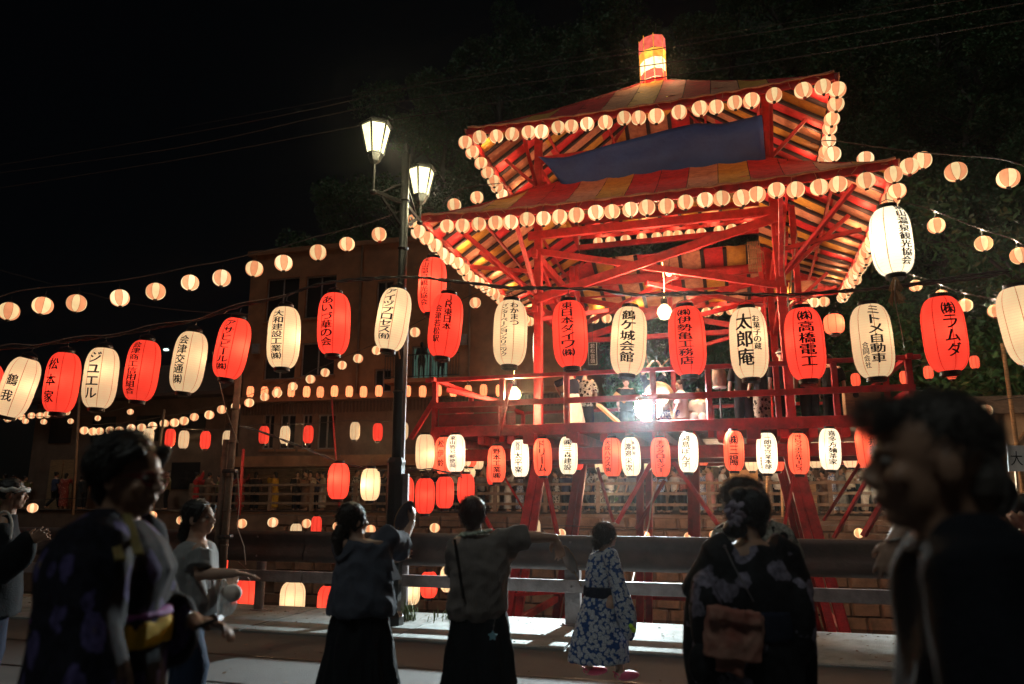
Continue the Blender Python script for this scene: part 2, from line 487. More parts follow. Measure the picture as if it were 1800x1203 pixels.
rest = MB()
for row in range(8):
    for i in range(-17, 26):
        x = i * .88 + (row % 2) * .44
        me = random.choice(stones)
        z = .24 + row * .43
        if row >= 3 and cnt < 290 and -13.2 < x < 19:
            o = link('stone', me, wall)
            p = RD * x + RN * 0.09
            o.location = (p.x, p.y, z); o.rotation_euler.z = RAILYAW; cnt += 1
        else:
            rest.add([(v.co.x + x, v.co.y + .09, v.co.z + z) for v in me.vertices], [tuple(p.vertices) for p in me.polygons])
o = rest.build('stone_courses', M['stone'], wall, kind='stuff'); o.rotation_euler.z = RAILYAW

# ------------------------------------------------------------------ guard rail on the kerb
gr = empty('guard_rail', rl(0, 0, 0.03), label='brown steel guard rail with broad ribbed beam along the river edge of the road', cat='guard rail')
def gl(a, n, z): return RD * a + RN * n + Vector((0, 0, z - .03))
postm = MB(); postm.box((0, 0, .40), (.19, .13, .80)); postm.box((0, 0, .008), (.30, .24, .016))
for sx in (-.12, .12):
    postm.lathe([(.013, 0.016), (.013, .035)], 6, (sx, -.08, 0))
postme = postm.mesh('post', M['rail_post'])
roundm = MB(); roundm.lathe([(.07, 0), (.07, .86), (.055, .875)], 16); roundm.lathe([(.12, 0), (.12, .014)], 12)
roundme = roundm.mesh('post', M['rail_post'], False)
pa = [(-13.2, 1), (-10.9, 1), (-8.4, 1), (-6.1, 1), (-3.73, 1), (-1.52, 1), (0.8, 0), (3.15, 0), (5.5, 0), (7.8, 0), (10.1, 0)]
for a, rnd in pa:
    o = link('post', roundme if rnd else postme, gr)
    o.location = gl(a, 0, .03); o.rotation_euler.z = RAILYAW
# the ribbed beam: real cross-section with two folds
prof = [(-.07, 1.115), (-.115, 1.10), (-.125, 1.05), (-.095, .985), (-.085, .93), (-.10, .87), (-.135, .80), (-.135, .745), (-.105, .70), (-.06, .69)]
k0 = 0
for k, (s0, s1) in enumerate(((-15, -9.0), (-8.985, -3.0), (-2.985, 2.95), (2.965, 8.9), (8.915, 14))):
    bmv = MB(); n_ = len(prof)
    nseg = 6
    vs = [gl(s0 + (s1 - s0) * q / nseg, n, z + random.uniform(-.002, .002)) for q in range(nseg + 1) for n, z in prof]
    bmv.add(vs, [(q * n_ + i, q * n_ + i + 1, (q + 1) * n_ + i + 1, (q + 1) * n_ + i) for q in range(nseg) for i in range(n_ - 1)])
    back = [gl(s, n + .012, z) for s in (s0, s1) for n, z in ((-.055, 1.11), (-.055, .695))]
    bmv.add(back, [(0, 1, 3, 2)])
    bmv.build('beam', M['rail_brown'], gr, smooth=True)
    lo = MB(); lo.beam(gl(s0, -.0 - .09, .50), gl(s1, -.09, .50), .05, .15)
    lo.build('lower_bar', M['rail_post'], gr)
for a, rnd in pa:
    for z in (.50, .77, 1.03):
        bt = MB(); bt.ell(gl(a, -.135 if z > .6 else -.118, z), (.016, .016, .016), n=8, k=5); bt.build('bolt', M['steel'], gr)

# ------------------------------------------------------------------ tall weeds at the lamp foot and on the bank
def grass_tuft(n, h, spread, seedv):
    r_ = random.Random(seedv); g = MB()
    for _ in range(n):
        a = r_.uniform(0, 6.28); d = r_.uniform(0, spread); hh = h * r_.uniform(.4, 1)
        bx, by = math.cos(a) * d, math.sin(a) * d
        lean = r_.uniform(.1, .6) * hh; la = r_.uniform(0, 6.28); w = r_.uniform(.004, .009)
        px_, py_ = math.cos(la) * lean, math.sin(la) * lean
        nx_, ny_ = -math.sin(la) * w, math.cos(la) * w
        g.add([(bx - nx_, by - ny_, 0), (bx + nx_, by + ny_, 0), (bx + px_ * .35 + nx_ * .8, by + py_ * .35 + ny_ * .8, hh * .6), (bx + px_ * .35 - nx_ * .8, by + py_ * .35 - ny_ * .8, hh * .6), (bx + px_, by + py_, hh)],
              [(0, 1, 2, 3), (3, 2, 4)])
    return g
g = grass_tuft(90, .30, .16, 3).build('weeds', M['leaf_dry'], None, kind='stuff', label='tuft of weeds growing at the foot of the street lamp', cat='weeds')
g.location = rl(-1.35, -.25, .03)
g = grass_tuft(60, .16, .35, 8).build('weeds', M['leaf_dry'], None, kind='stuff', label='low sparse weeds on the kerb right of the street lamp', cat='weeds')
g.location = rl(-.75, -.1, .03)
big = MB()
r_ = random.Random(5)
for i in range(260):
    t_ = grass_tuft(16, r_.uniform(.3, .9), .3, i)
    a, n = r_.uniform(-16, 16), r_.uniform(.55, 4.2)
    z = -1.25 - (n - .45) / .42 * .15
    big.add([tuple(rl(a, n, z) + Vector(v)) for v in t_.v], t_.f)
big.build('river_grass', M['leaf_dry'], None, kind='stuff')

# ------------------------------------------------------------------ far-bank timber fence
ff = empty('timber_fence', rl(0, FARN + .35, FZ), label='long timber rail fence between the river wall and the far crowd', cat='fence')
pm = MB(); pm.box((0, 0, .56), (.13, .11, 1.12)); pme = pm.mesh('fence_post', M['wood_grey'])
rm = MB(); rm.beam((-.96, 0, 0), (.96, 0, 0), .06, .10); rme = rm.mesh('rail', M['wood_grey'])
for i in range(-10, 14):
    o = link('fence_post', pme, ff); p = RD * (i * 1.95); o.location = p; o.rotation_euler.z = RAILYAW
    for z in (.30, .68, 1.03):
        o = link('rail', rme, ff); p = RD * ((i + .5) * 1.95); o.location = (p.x, p.y, z + random.uniform(-.015, .015)); o.rotation_euler.z = RAILYAW

# ------------------------------------------------------------------ apartment building beyond the river
BY = R(-15)
B0 = Vector((-12.2, 33.2, 0))
bd = empty('apartment_building', B0, (0, 0, BY), 'brown concrete apartment block with dark windows and a lit balcony door beyond the river', 'building')
def bx(mb_, x0, x1, y0, y1, z0, z1, mi=0): return mb_.box(((x0 + x1) / 2, (y0 + y1) / 2, (z0 + z1) / 2), (x1 - x0, y1 - y0, z1 - z0), mi=mi)
def bpx(px, py):
    """front-face coordinate (x along the facade, z) of a pixel"""
    d = ray(px, py); nrm = Vector((math.sin(-BY), math.cos(-BY), 0)); nrm = Vector((-math.sin(BY), math.cos(BY), 0))
    t = (B0 - Vector((0, 0, CAM_H))).dot(nrm) / d.dot(nrm)
    q = Vector((0, 0, CAM_H)) + d * t
    e = Vector((math.cos(BY), math.sin(BY), 0))
    return (q - B0).dot(e), q.z
wins = [(465, 486, 527, 566), (534, 482, 592, 560), (660, 492, 692, 560), (462, 601, 521, 668), (527, 600, 589, 662), (657, 648, 688, 690),
        (459, 728, 483, 790), (489, 728, 520, 790), (528, 728, 549, 790), (556, 728, 590, 790)]
W = []
for x0, y0, x1, y1 in wins:
    A, B = bpx(x0, y1), bpx(x1, y0)
    W.append((A[0], A[1], B[0], B[1]))
A, B = bpx(722, 671), bpx(788, 606)
DOOR = (A[0], A[1], B[0], B[1])
XR = 15.0; XL = 0.0; H_TOP = 12.6; LEDGE = bpx(560, 702)[1]
holes = W + [DOOR]
xs = sorted({XL, XR, *[h[0] for h in holes], *[h[2] for h in holes]})
zs = sorted({FZ, H_TOP, LEDGE, *[h[1] for h in holes], *[h[3] for h in holes]})
wm_ = MB(); lowm = MB()
for i in range(len(xs) - 1):
    for j in range(len(zs) - 1):
        cx_, cz_ = (xs[i] + xs[i + 1]) / 2, (zs[j] + zs[j + 1]) / 2
        if any(h[0] < cx_ < h[2] and h[1] < cz_ < h[3] for h in holes): continue
        t = wm_ if cz_ > LEDGE else lowm
        bx(t, xs[i], xs[i + 1], 0, .25, zs[j], zs[j + 1])
wm_.build('wall', M['concrete'], bd); lowm.build('ground_storey_wall', M['plaster_dark'], bd)
s_ = MB(); bx(s_, XL, XL + .25, .26, 11, FZ, H_TOP); bx(s_, XR - .25, XR, .26, 11, FZ, H_TOP); bx(s_, XL + .26, XR - .26, 10.7, 11, FZ, H_TOP); s_.build('side_wall', M['concrete'], bd)
s_ = MB(); bx(s_, XL - .15, XR + .15, -.15, 11.2, H_TOP + .005, H_TOP + .22); s_.build('roof', M['concrete'], bd)
s_ = MB(); bx(s_, XL + .3, XR - .3, 2.2, 2.3, FZ, H_TOP - .1); s_.build('interior_partition', M['plaster_dark'], bd)
for h in W:
    x0, z0, x1, z1 = h
    f_ = MB()
    for (a, b_, c, d) in ((x0, x1, z0, z0 + .06), (x0, x1, z1 - .06, z1)): bx(f_, a, b_, .10, .17, c, d)
    for (a, b_) in ((x0, x0 + .05), (x1 - .05, x1), ((x0 + x1) / 2 - .03, (x0 + x1) / 2 + .03)): bx(f_, a, b_, .102, .168, z0 + .062, z1 - .062)
    fr = f_.build('window', M['steel'], bd)
    for (a, b_) in ((x0 + .055, (x0 + x1) / 2 - .035), ((x0 + x1) / 2 + .035, x1 - .055)):
        g_ = MB(); bx(g_, a, b_, .13, .14, z0 + .065, z1 - .065); g_.build('pane', M['glass_dark'], fr)
    s_ = MB(); bx(s_, x0 - .08, x1 + .08, -.07, -.002, z0 - .10, z0 - .01); s_.build('window_sill', M['concrete'], bd)
x0, z0, x1, z1 = DOOR
f_ = MB()
for (a, b_) in ((x0, x0 + .07), (x1 - .07, x1), ((x0 + x1) / 2 - .05, (x0 + x1) / 2 + .05)): bx(f_, a, b_, .10, .17, z0, z1)
bx(f_, x0 + .071, x1 - .071, .10, .17, z1 - .08, z1)
fr = f_.build('balcony_door', M['steel'], bd, label='balcony door of a lit room')
for (a, b_) in ((x0 + .08, (x0 + x1) / 2 - .06), ((x0 + x1) / 2 + .06, x1 - .08)):
    g_ = MB(); bx(g_, a, b_, .13, .14, z0, z1 - .09); g_.build('pane', M['glass_lit'], fr)
# balcony slab and bars
bl0, bl1 = bpx(694, 672)[0], bpx(822, 672)[0]
zb = bpx(740, 672)[1]
bal = MB(); bx(bal, bl0, bl1, -1.1, -.003, zb - .16, zb); bal = bal.build('balcony', M['concrete'], bd)
br = MB()
bx(br, bl0, bl1, -1.09, -1.05, zb + .95, zb + 1.0); bx(br, bl0, bl1, -1.09, -1.05, zb + .06, zb + .09)
n_ = 26
for i in range(n_ + 1):
    x = bl0 + .02 + (bl1 - bl0 - .04) * i / n_
    bx(br, x - .012, x + .012, -1.08, -1.06, zb + .092, zb + .948)
br.build('balcony_railing', M['post_black'], bal)
# two people silhouettes are added later; drainpipes, ledge, slats, canopy, shutters
for x in (bpx(636, 500)[0], bpx(826, 600)[0]):
    dp = MB(); dp.tube([(x, -.09, LEDGE + .1), (x, -.09, H_TOP)], .05, 8)
    dp.build('drainpipe', M['plaster_dark'], bd)
ld = MB(); bx(ld, XL, XR, -.55, -.004, LEDGE - .12, LEDGE + .12); ld.build('ledge', M['concrete'], bd)
zt, zb2 = LEDGE - .14, bpx(560, 727)[1]
slm = MB(); slm.box((0, 0, 0), (.055, .05, zt - zb2)); slme = slm.mesh('slat', M['slat'])
x = .2
while x < 14.8:
    o = link('slat', slme, bd); o.location = (x, -.06, (zt + zb2) / 2); x += .155
cz0, cz1 = bpx(560, 822)[1], bpx(560, 804)[1]
cn = MB(); bx(cn, .1, XR - .1, -1.3, -.006, cz0, cz1); cn.build('canopy', M['concrete'], bd)
# roller shutters: curved slats on each bay
zz0, zz1 = FZ + .02, cz0 - .03
for k, (a, b_) in enumerate(((.5, 3.3), (3.5, 6.6), (6.8, 9.9), (10.1, 12.6))):
    sh = MB(); nz = 22
    for q in range(nz):
        z_0 = zz0 + (zz1 - zz0) * q / nz; z_1 = zz0 + (zz1 - zz0) * (q + .82) / nz; z_2 = zz0 + (zz1 - zz0) * (q + 1) / nz
        zm = (z_0 + z_1) / 2
        sh.add([(a, -.03, z_0), (b_, -.03, z_0), (b_, -.075, zm), (a, -.075, zm), (b_, -.03, z_1), (a, -.03, z_1), (b_, -.028, z_2), (a, -.028, z_2)],
               [(0, 1, 2, 3), (3, 2, 4, 5), (5, 4, 6, 7)])
    sh.build('roller_shutter', M['shutter'], bd)
# small meter boxes on the wall, air vents
for (px, py) in ((452, 614), (815, 598)):
    x, z = bpx(px, py); s_ = MB(); bx(s_, x - .18, x + .18, -.16, -.003, z - .22, z + .22); s_.build('meter_box', M['steel'], bd)

# low wooden building with shutters at far left, hardly lit
lb = empty('wooden_shop', (-23.5, 36.5, FZ), (0, 0, BY), 'dark two-storey wooden shop at far left with a pale door', 'building')
s_ = MB(); bx(s_, 0, 10.8, 0, 7, 0, 5.4); s_.build('wall', M['plaster_dark'], lb)
s_ = MB(); s_.add([(-.6, -1, 5.2), (11.2, -1, 5.2), (11.2, 3.5, 7.4), (-.6, 3.5, 7.4), (-.6, 8, 5.2), (11.2, 8, 5.2), (-.6, -1, 5.05), (11.2, -1, 5.05), (-.6, 8, 5.05), (11.2, 8, 5.05)],
                  [(0, 1, 2, 3), (3, 2, 5, 4), (6, 7, 1, 0), (0, 3, 4, 8, 6), (7, 9, 5, 2, 1), (6, 8, 9, 7)]); s_.build('roof', M['slat'], lb)
s_ = MB(); bx(s_, 1.3, 2.05, -.06, -.003, 0, 2.3); bx(s_, 2.10, 2.75, -.06, -.003, 0, 2.3); s_.build('door', M['wood'], lb, label='pale sliding door')
for i in range(3):
    s_ = MB(); bx(s_, 4 + i * 2.1, 5.5 + i * 2.1, -.05, -.003, .9, 2.1); s_.build('window', M['glass_dark'], lb)
for i in range(4):
    s_ = MB(); bx(s_, 1 + i * 2.5, 2.3 + i * 2.5, -.05, -.003, 3.1, 4.3); s_.build('window', M['glass_dark'], lb)
# food-stall hut at the right edge behind the near man
hb = empty('festival_stall', P(1700, 880, 20.5), (0, 0, R(-18)), 'tan canvas-sided festival stall at the right edge behind the nearest man', 'stall')
s_ = MB(); bx(s_, -1.2, 3.0, 0, 2.4, 0, 2.35); s_.build('canvas_side', mat('tan_canvas', (.40, .28, .19), .9, .2, 3, .3), hb)
s_ = MB(); s_.add([(-1.4, -.3, 2.3), (3.2, -.3, 2.3), (3.2, 1.2, 2.95), (-1.4, 1.2, 2.95), (3.2, 2.7, 2.3), (-1.4, 2.7, 2.3)], [(0, 1, 2, 3), (3, 2, 4, 5), (0, 3, 5), (1, 4, 2), (0, 5, 4, 1)]); s_.build('canopy', M['wood_grey'], hb)
for x in (-1.1, .9, 2.9):
    s_ = MB(); bx(s_, x - .05, x + .05, -.12, -.02, 0, 2.28); s_.build('frame_post', M['wood'], hb)
s_ = MB(); s_.beam((.2, -.1, .1), (1.6, -.1, 1.9), .05, .05); s_.build('brace', M['wood'], hb)

# ------------------------------------------------------------------ steep wooded hillside behind everything
def hill_z(x, y):
    side = min(1.0, max(0.0, (x + .16 * y + 17) / 26))
    base = max(0.0, (y + .25 * x) - 45) * 1.12
    return FZ - .3 + base * side * side * (3 - 2 * side) + (1.2 * noise.noise(Vector((x * .11, y * .11, 2))) if base > 0 else 0)
hv = []
nx, ny = 64, 34
for j in range(ny + 1):
    for i in range(nx + 1):
        x = -34 + i * 2.0; y = 38 + j * 2.0 - x * .1
        hv.append((x, y, hill_z(x, y) if j else FZ - 1.5))
hm = MB(); hm.add(hv, [(j * (nx + 1) + i, j * (nx + 1) + i + 1, (j + 1) * (nx + 1) + i + 1, (j + 1) * (nx + 1) + i) for j in range(ny) for i in range(nx)])
hill = hm.build('hillside', M['hill'], smooth=True, kind='structure')
def tree_meshes(seedv, H, crown_r, nleaf, leaf=.16, low=.3):
    r_ = random.Random(seedv)
    tr = MB()
    pts = [Vector((0, 0, -.6))]; 
    for k in range(1, 7): pts.append(Vector((noise.noise(Vector((seedv, k * .5, 0))) * .7, noise.noise(Vector((seedv, k * .5, 9))) * .7, H * .8 * k / 6)))
    tr.tube(pts, [.26 * H / 10 * (1 - .12 * k) for k in range(7)], 8)
    clumps = []
    limbs = MB()
    for k in range(15):
        t = r_.uniform(low, .98); base = pts[min(6, int(t * 6))]
        a = r_.uniform(0, 6.28); ln = crown_r * r_.uniform(.45, 1.05) * (1.15 - abs(t - .5))
        end = base + Vector((math.cos(a) * ln, math.sin(a) * ln, H * r_.uniform(.04, .20)))
        mid = (base + end) / 2 + Vector((0, 0, r_.uniform(-.1, .5)))
        limbs.tube([base, mid, end], [.07 * H / 10, .045 * H / 10, .015 * H / 10], 5)
        for q in range(4):
            e2 = end + Vector((r_.gauss(0, .35), r_.gauss(0, .35), r_.gauss(0, .3))) * crown_r * .35
            clumps.append((e2, crown_r * r_.uniform(.14, .30)))
            limbs.tube([mid.lerp(end, .5), e2], [.02, .008], 4)
    lf = MB(); 
    for _ in range(nleaf):
        c_, rr = r_.choice(clumps)
        d = Vector((r_.gauss(0, 1), r_.gauss(0, 1), r_.gauss(0, .7))).normalized() * rr * r_.uniform(.3, 1.0) ** .6
        p = c_ + d
        n1 = Vector((r_.gauss(0, 1), r_.gauss(0, 1), r_.gauss(.9, .8))).normalized()
        t1 = n1.orthogonal().normalized(); t2 = n1.cross(t1)
        w = leaf * r_.uniform(.5, 1.2)
        a = r_.uniform(0, 6.28); u_ = t1 * math.cos(a) + t2 * math.sin(a); v_ = n1.cross(u_)
        lf.add([p - u_ * w, p - v_ * w * .38, p + u_ * w, p + v_ * w * .38], [(0, 1, 2, 3)], 1 if r_.random() < .3 else 0)
    return (tr.mesh('trunk', M['bark'], True), limbs.mesh('limbs', M['bark'], True), lf.mesh('crown', [M['leaf'], M['leaf_dry']]))
TM = [tree_meshes(11, 11, 4.4, 15000, .15), tree_meshes(23, 9, 3.8, 13000, .15, .2), tree_meshes(37, 14, 4.8, 17000, .16)]
trees = [
    (1725, 27.5, 1, 1.0, 'leafy green tree at the right edge behind the lantern strings, most brightly lit'),
    (1630, 31, 0, .95, 'tree left of the brightest right-hand tree, behind the tall white lantern'),
    (1840, 26, 0, 1.1, 'tree cut by the right edge of the picture'),
    (1530, 36, 1, 1.0, 'tall dark tree rising behind the right eave of the tower'),
    (1690, 36, 2, 1.0, 'taller tree directly above the brightest right-hand tree'),
    (1180, 38, 0, .9, 'tree seen through the tower between its two roofs')]
def put_tree(x, y, z, k, s, lab, i):
    t = empty('tree', (x, y, z), (0, 0, i * 1.7), lab, 'tree', 'trees on the dark hillside')
    t.scale = (s, s, s * random.uniform(.9, 1.1))
    for nm, me in zip(('trunk', 'limbs', 'crown'), TM[k]): link(nm, me, t)
for i, (px, Y, k, s, lab) in enumerate(trees):
    x = (px - 900) / F * Y; put_tree(x, Y, hill_z(x, Y), k, s, lab, i)
rt = random.Random(19); row = 0
for y in (44, 48.5, 53, 58, 63.5, 69, 75, 82):
    row += 1; q = 0
    x = -18 + (row % 2) * 2.6
    while x < 46 + row * 3:
        xx, yy = x + rt.uniform(-1.2, 1.2), y - x * .12 + rt.uniform(-1.5, 1.5)
        x += rt.uniform(4.6, 6.2) * (1 + row * .06)
        pxx = 900 + F * xx / yy * .93
        z = hill_z(xx, yy)
        if not (560 < pxx < 1930) or z < 1.2: continue
        q += 1
        put_tree(xx, yy, z, rt.randrange(3), rt.uniform(.8, 1.25) * (1 + row * .05), 'dark hillside tree, %s from the left in the %s row up the slope' % (ORD[q - 1], ORD[row - 1]), q + row)
ug = MB(); r_ = random.Random(4)
for _ in range(30000):
    y = r_.uniform(42, 90); x = r_.uniform(-.28, .9) * y
    h = hill_z(x, y) + r_.uniform(0, 1.4) ** 1.5
    n1 = Vector((r_.gauss(0, 1), r_.gauss(-.4, 1), r_.gauss(.5, .8))).normalized(); t1 = n1.orthogonal().normalized(); v_ = n1.cross(t1); w = r_.uniform(.12, .34); p = Vector((x, y, h))
    ug.add([p - t1 * w, p - v_ * w * .4, p + t1 * w, p + v_ * w * .4], [(0, 1, 2, 3)])
ug.build('undergrowth', M['leaf'], None, kind='stuff')

# ------------------------------------------------------------------ lettering
_gl = {}
def glyph(ch, rot=False):
    """one character as a flat, finely cut mesh in a unit cell centred on 0"""
    key = (ch, rot)
    if key in _gl: return _gl[key]
    cu = bpy.data.curves.new('t', 'FONT'); cu.body = ch; cu.resolution_u = 3
    ob = bpy.data.objects.new('t', cu); COL.objects.link(ob)
    dg = bpy.context.evaluated_depsgraph_get(); dg.update()
    me = bpy.data.meshes.new_from_object(ob.evaluated_get(dg))
    bpy.data.objects.remove(ob)
    bm = bmesh.new(); bm.from_mesh(me)
    if not bm.verts: _gl[key] = ([], []); return _gl[key]
    if rot: bmesh.ops.rotate(bm, verts=bm.verts, matrix=Matrix.Rotation(R(-90), 3, 'Z'))
    xs_ = [v.co.x for v in bm.verts]; ys_ = [v.co.y for v in bm.verts]
    cx_, cy_ = (min(xs_) + max(xs_)) / 2, (min(ys_) + max(ys_)) / 2
    w, h = max(xs_) - min(xs_), max(ys_) - min(ys_)
    m_ = max(w, h, .62)
    full = ch not in 'ッョャューの' and max(w, h) / m_ > .9
    for v in bm.verts: v.co.x = (v.co.x - cx_) / m_; v.co.y = (v.co.y - cy_) / m_
    for k in range(-3, 4):
        for nrm, c in (((1, 0, 0), (k / 8, 0, 0)), ((0, 1, 0), (0, k / 8 + .03, 0))):
            if k % 2 and nrm[1]: continue
            bmesh.ops.bisect_plane(bm, geom=list(bm.verts) + list(bm.edges) + list(bm.faces), plane_co=c, plane_no=nrm)
    bm.verts.index_update()
    out = ([(v.co.x, v.co.y) for v in bm.verts], [tuple(v.index for v in f.verts) for f in bm.faces])
    bm.free(); bpy.data.meshes.remove(me)
    _gl[key] = out
    return out
def lettering(cols, rad, H, R0_, a0, lift=.004):
    """cols: (text, x offset / R, char width / R, top, bottom) in fractions of the height"""
    g = MB()
    for text, dx, cw, zt_, zb_ in cols:
        n_ = len(text); ch_h = (zt_ - zb_) * H / n_
        for i, ch in enumerate(text):
            if ch in ' 　': continue
            vs, fs = glyph(ch, ch == 'ー')
            w = cw * R0_; h = min(ch_h * .93, w * 1.15)
            zc = (zt_ * H - H / 2) - ch_h * (i + .5)
            for bx_, by_, bl in ((-.032, -.010, 0), (0, .010, .0008), (.032, -.002, .0016)):     # three passes of the brush thicken the strokes
                out = []
                for x, y in vs:
                    z = zc + (y + by_) * h; a = a0 + dx + ((x + bx_) * w) / R0_
                    r_ = rad(z) + lift + bl
                    out.append((r_ * math.sin(a), -r_ * math.cos(a), z))
                g.add(out, fs)
    return g

# ------------------------------------------------------------------ lanterns
def tall_profile(R_, H, end=.46, n=3.6, pw=.62):
    return lambda z: R_ * (end + (1 - end) * max(0.0, 1 - min(1, abs(2 * z / H)) ** n) ** pw)
_tl = {}
def tall_parts(R_, H, pm, sm, key):
    if key in _tl: return _tl[key]
    rad = tall_profile(R_, H)
    zs_ = [-H / 2 + H * (1 - math.cos(math.pi * i / 30)) / 2 for i in range(31)]
    n_ = 32
    sh = MB()
    # shallow flutes between the bamboo hoops give the paper its ribbed relief
    sh.lathe([(rad(z) * (1 + .006 * (i % 2)), z) for i, z in enumerate(zs_)], n_, cap=False)
    se = MB()
    for k in range(8):
        a = 2 * math.pi * k / 8 + .2
        hw = .010 / R_ * R_
        vs = []
        for z in zs_:
            r_ = rad(z) + .0035
            for s in (-1, 1):
                aa = a + s * .0042 / R_
                vs.append((r_ * math.sin(aa), -r_ * math.cos(aa), z))
        se.add(vs, [(2 * i, 2 * i + 1, 2 * i + 3, 2 * i + 2) for i in range(len(zs_) - 1)])
    e = rad(H / 2)
    rb = MB(); rb.lathe([(e * .98, -H / 2 - .045), (e * 1.05, -H / 2 - .045), (e * 1.05, -H / 2 + .012), (e * .98, -H / 2 + .012), (e * .98, -H / 2 - .045)], 20, cap=False)
    rt = MB(); rt.lathe([(e * .98, H / 2 - .012), (e * 1.05, H / 2 - .012), (e * 1.05, H / 2 + .04), (e * .98, H / 2 + .04), (e * .98, H / 2 - .012)], 20, cap=False)
    hg = MB()
    for s in (-1, 1): hg.tube([(s * e, 0, H / 2 + .03), (s * e * .75, 0, H / 2 + .075), (0, 0, H / 2 + .10)], .004, 5)
    hg.tube([(0, 0, H / 2 + .10), (.006, 0, H / 2 + .16)], .005, 5)
    for s in (-1, 1): hg.tube([(s * e * .9, 0, -H / 2 - .04), (s * e * .6, 0, -H / 2 - .065), (0, 0, -H / 2 - .07)], .004, 5)
    _tl[key] = (sh.mesh('paper_shade', pm, True), se.mesh('seam', sm), rt.mesh('top_ring', M['black']), rb.mesh('bottom_ring', M['black']), hg.mesh('hanger', M['wire']))
    return _tl[key]
LBL = []
def tall_lantern(c, R_, H, kind, cols, lab, grp, a0=0.0, tilt=0.0, bulb=2.0, name='paper_lantern', bz=0.0, bcol=None):
    pm = M['paper_' + kind]; sm = M['seam_red'] if kind in ('red', 'orange', 'ledge') else M['seam_cream']
    parts = tall_parts(R_, H, pm, sm, (round(R_, 3), round(H, 3), kind))
    yaw = math.atan2(-c.x, c.y)          # the sponsor's name is hung towards the road
    top = H / 2 + .16
    rot = Matrix.Rotation(tilt, 3, 'Y') @ Matrix.Rotation(yaw, 3, 'Z')
    e = empty(name, c + Matrix.Rotation(tilt, 3, 'Y') @ Vector((0, 0, top)), rot.to_euler(), lab, 'lantern', grp)
    for nm, me in zip(('paper_shade', 'seam', 'top_ring', 'bottom_ring', 'hanger'), parts):
        o = link(nm, me, e); o.location = (0, 0, -top)
        if nm == 'seam' or nm == 'paper_shade': o.rotation_euler.z = a0 * .5
    if cols:
        rad = tall_profile(R_, H)
        g = lettering(cols, lambda z: rad(z) * 1.004, H, R_, a0)
        o = g.build('lettering', M['ink'], e); o.location = (0, 0, -top)
    if bulb:
        li = bpy.data.lights.new('lantern_bulb', 'POINT'); li.energy = bulb; li.shadow_soft_size = .03
        li.color = bcol or ((1, .78, .52) if kind in ('cream', 'white') else (1, .62, .45))
        lo = bpy.data.objects.new('lantern_bulb', li); COL.objects.link(lo); lo.parent = e; q_ = random.uniform(0, 6.28); lo.location = (math.cos(q_) * R_ * .38, -abs(math.sin(q_)) * R_ * .38, -top + bz + random.uniform(-.06, .08) * H)
    return e
_rl = {}
def round_parts(v):
    if v in _rl: return _rl[v]
    R_, Hh = .158, .15
    zs_ = [-Hh * math.cos(math.pi * (i + .8) / 13.6) for i in range(13)]
    rr = [R_ * (1 - abs(z / Hh) ** 2.3) ** .5 for z in zs_]
    sh = MB(); off = v % 2
    sh.lathe([(r_, z) for r_, z in zip(rr, zs_)], 24, cap=False, mf=lambda j: ((j // 3) + off) % 2)
    se = MB()
    for k in range(8):
        a = 2 * math.pi * k / 8
        vs = []
        for r_, z in zip(rr, zs_):
            for s in (-1, 1):
                aa = a + s * .0034 / max(r_, .03)
                vs.append(((r_ + .003) * math.cos(aa), (r_ + .003) * math.sin(aa), z))
        se.add(vs, [(2 * i, 2 * i + 1, 2 * i + 3, 2 * i + 2) for i in range(len(zs_) - 1)])
    e = rr[0]
    rb = MB(); rb.lathe([(e * .8, zs_[0] - .028), (e * 1.08, zs_[0] - .028), (e * 1.08, zs_[0] + .008), (e * .8, zs_[0] + .008), (e * .8, zs_[0] - .028)], 12, cap=False)
    rb.tube([(-e, 0, zs_[0] - .01), (e, 0, zs_[0] - .01)], .006, 5)
    rt = MB(); rt.lathe([(e * .6, zs_[-1] - .006), (e * 1.05, zs_[-1] - .006), (e * 1.05, zs_[-1] + .02), (e * .6, zs_[-1] + .02), (e * .6, zs_[-1] - .006)], 12, cap=False)
    hg = MB(); hg.tube([(-e, 0, zs_[-1] + .01), (0, 0, zs_[-1] + .05), (.004, 0, zs_[-1] + .13)], .004, 4); hg.tube([(e, 0, zs_[-1] + .01), (0, 0, zs_[-1] + .05)], .004, 4)
    hot = v >= 4
    mats = [M['gore_cream_hot' if hot else 'gore_cream'], M['gore_peach_hot' if hot else 'gore_peach']]
    _rl[v] = (sh.mesh('paper_shade', mats, True), se.mesh('seam', M['seam_round']), rt.mesh('top_ring', M['black']), rb.mesh('bottom_ring', M['black' if v != 1 else 'ring_red']), hg.mesh('hanger', M['wire']))
    return _rl[v]
def round_lantern(c, lab, grp, s=1.0, small=False, name='round_lantern'):
    v = random.choice((0, 1, 2, 3, 0, 2, 4))
    tl = Vector((random.uniform(-.12, .12), random.uniform(-.12, .12), random.uniform(0, .78)))
    top = .25
    e = empty(name, Vector(c) + Vector((0, 0, top * s)), tl, lab, 'lantern', grp)
    s *= random.uniform(.95, 1.05)
    e.scale = (s * random.uniform(.96, 1.03), s * random.uniform(.96, 1.03), s)
    for nm, me in zip(('paper_shade', 'seam', 'top_ring', 'bottom_ring', 'hanger'), round_parts(v)):
        if small and nm in ('top_ring', 'seam'): continue
        o = link(nm, me, e); o.location = (0, 0, -top)
    return e
_sm = {}
def plain_lantern(c, kind, lab, grp, R_, H, bulb=0, tilt=0.0):
    return tall_lantern(Vector(c), R_, H, kind, None, lab, grp, random.uniform(-.3, .3), tilt, bulb)
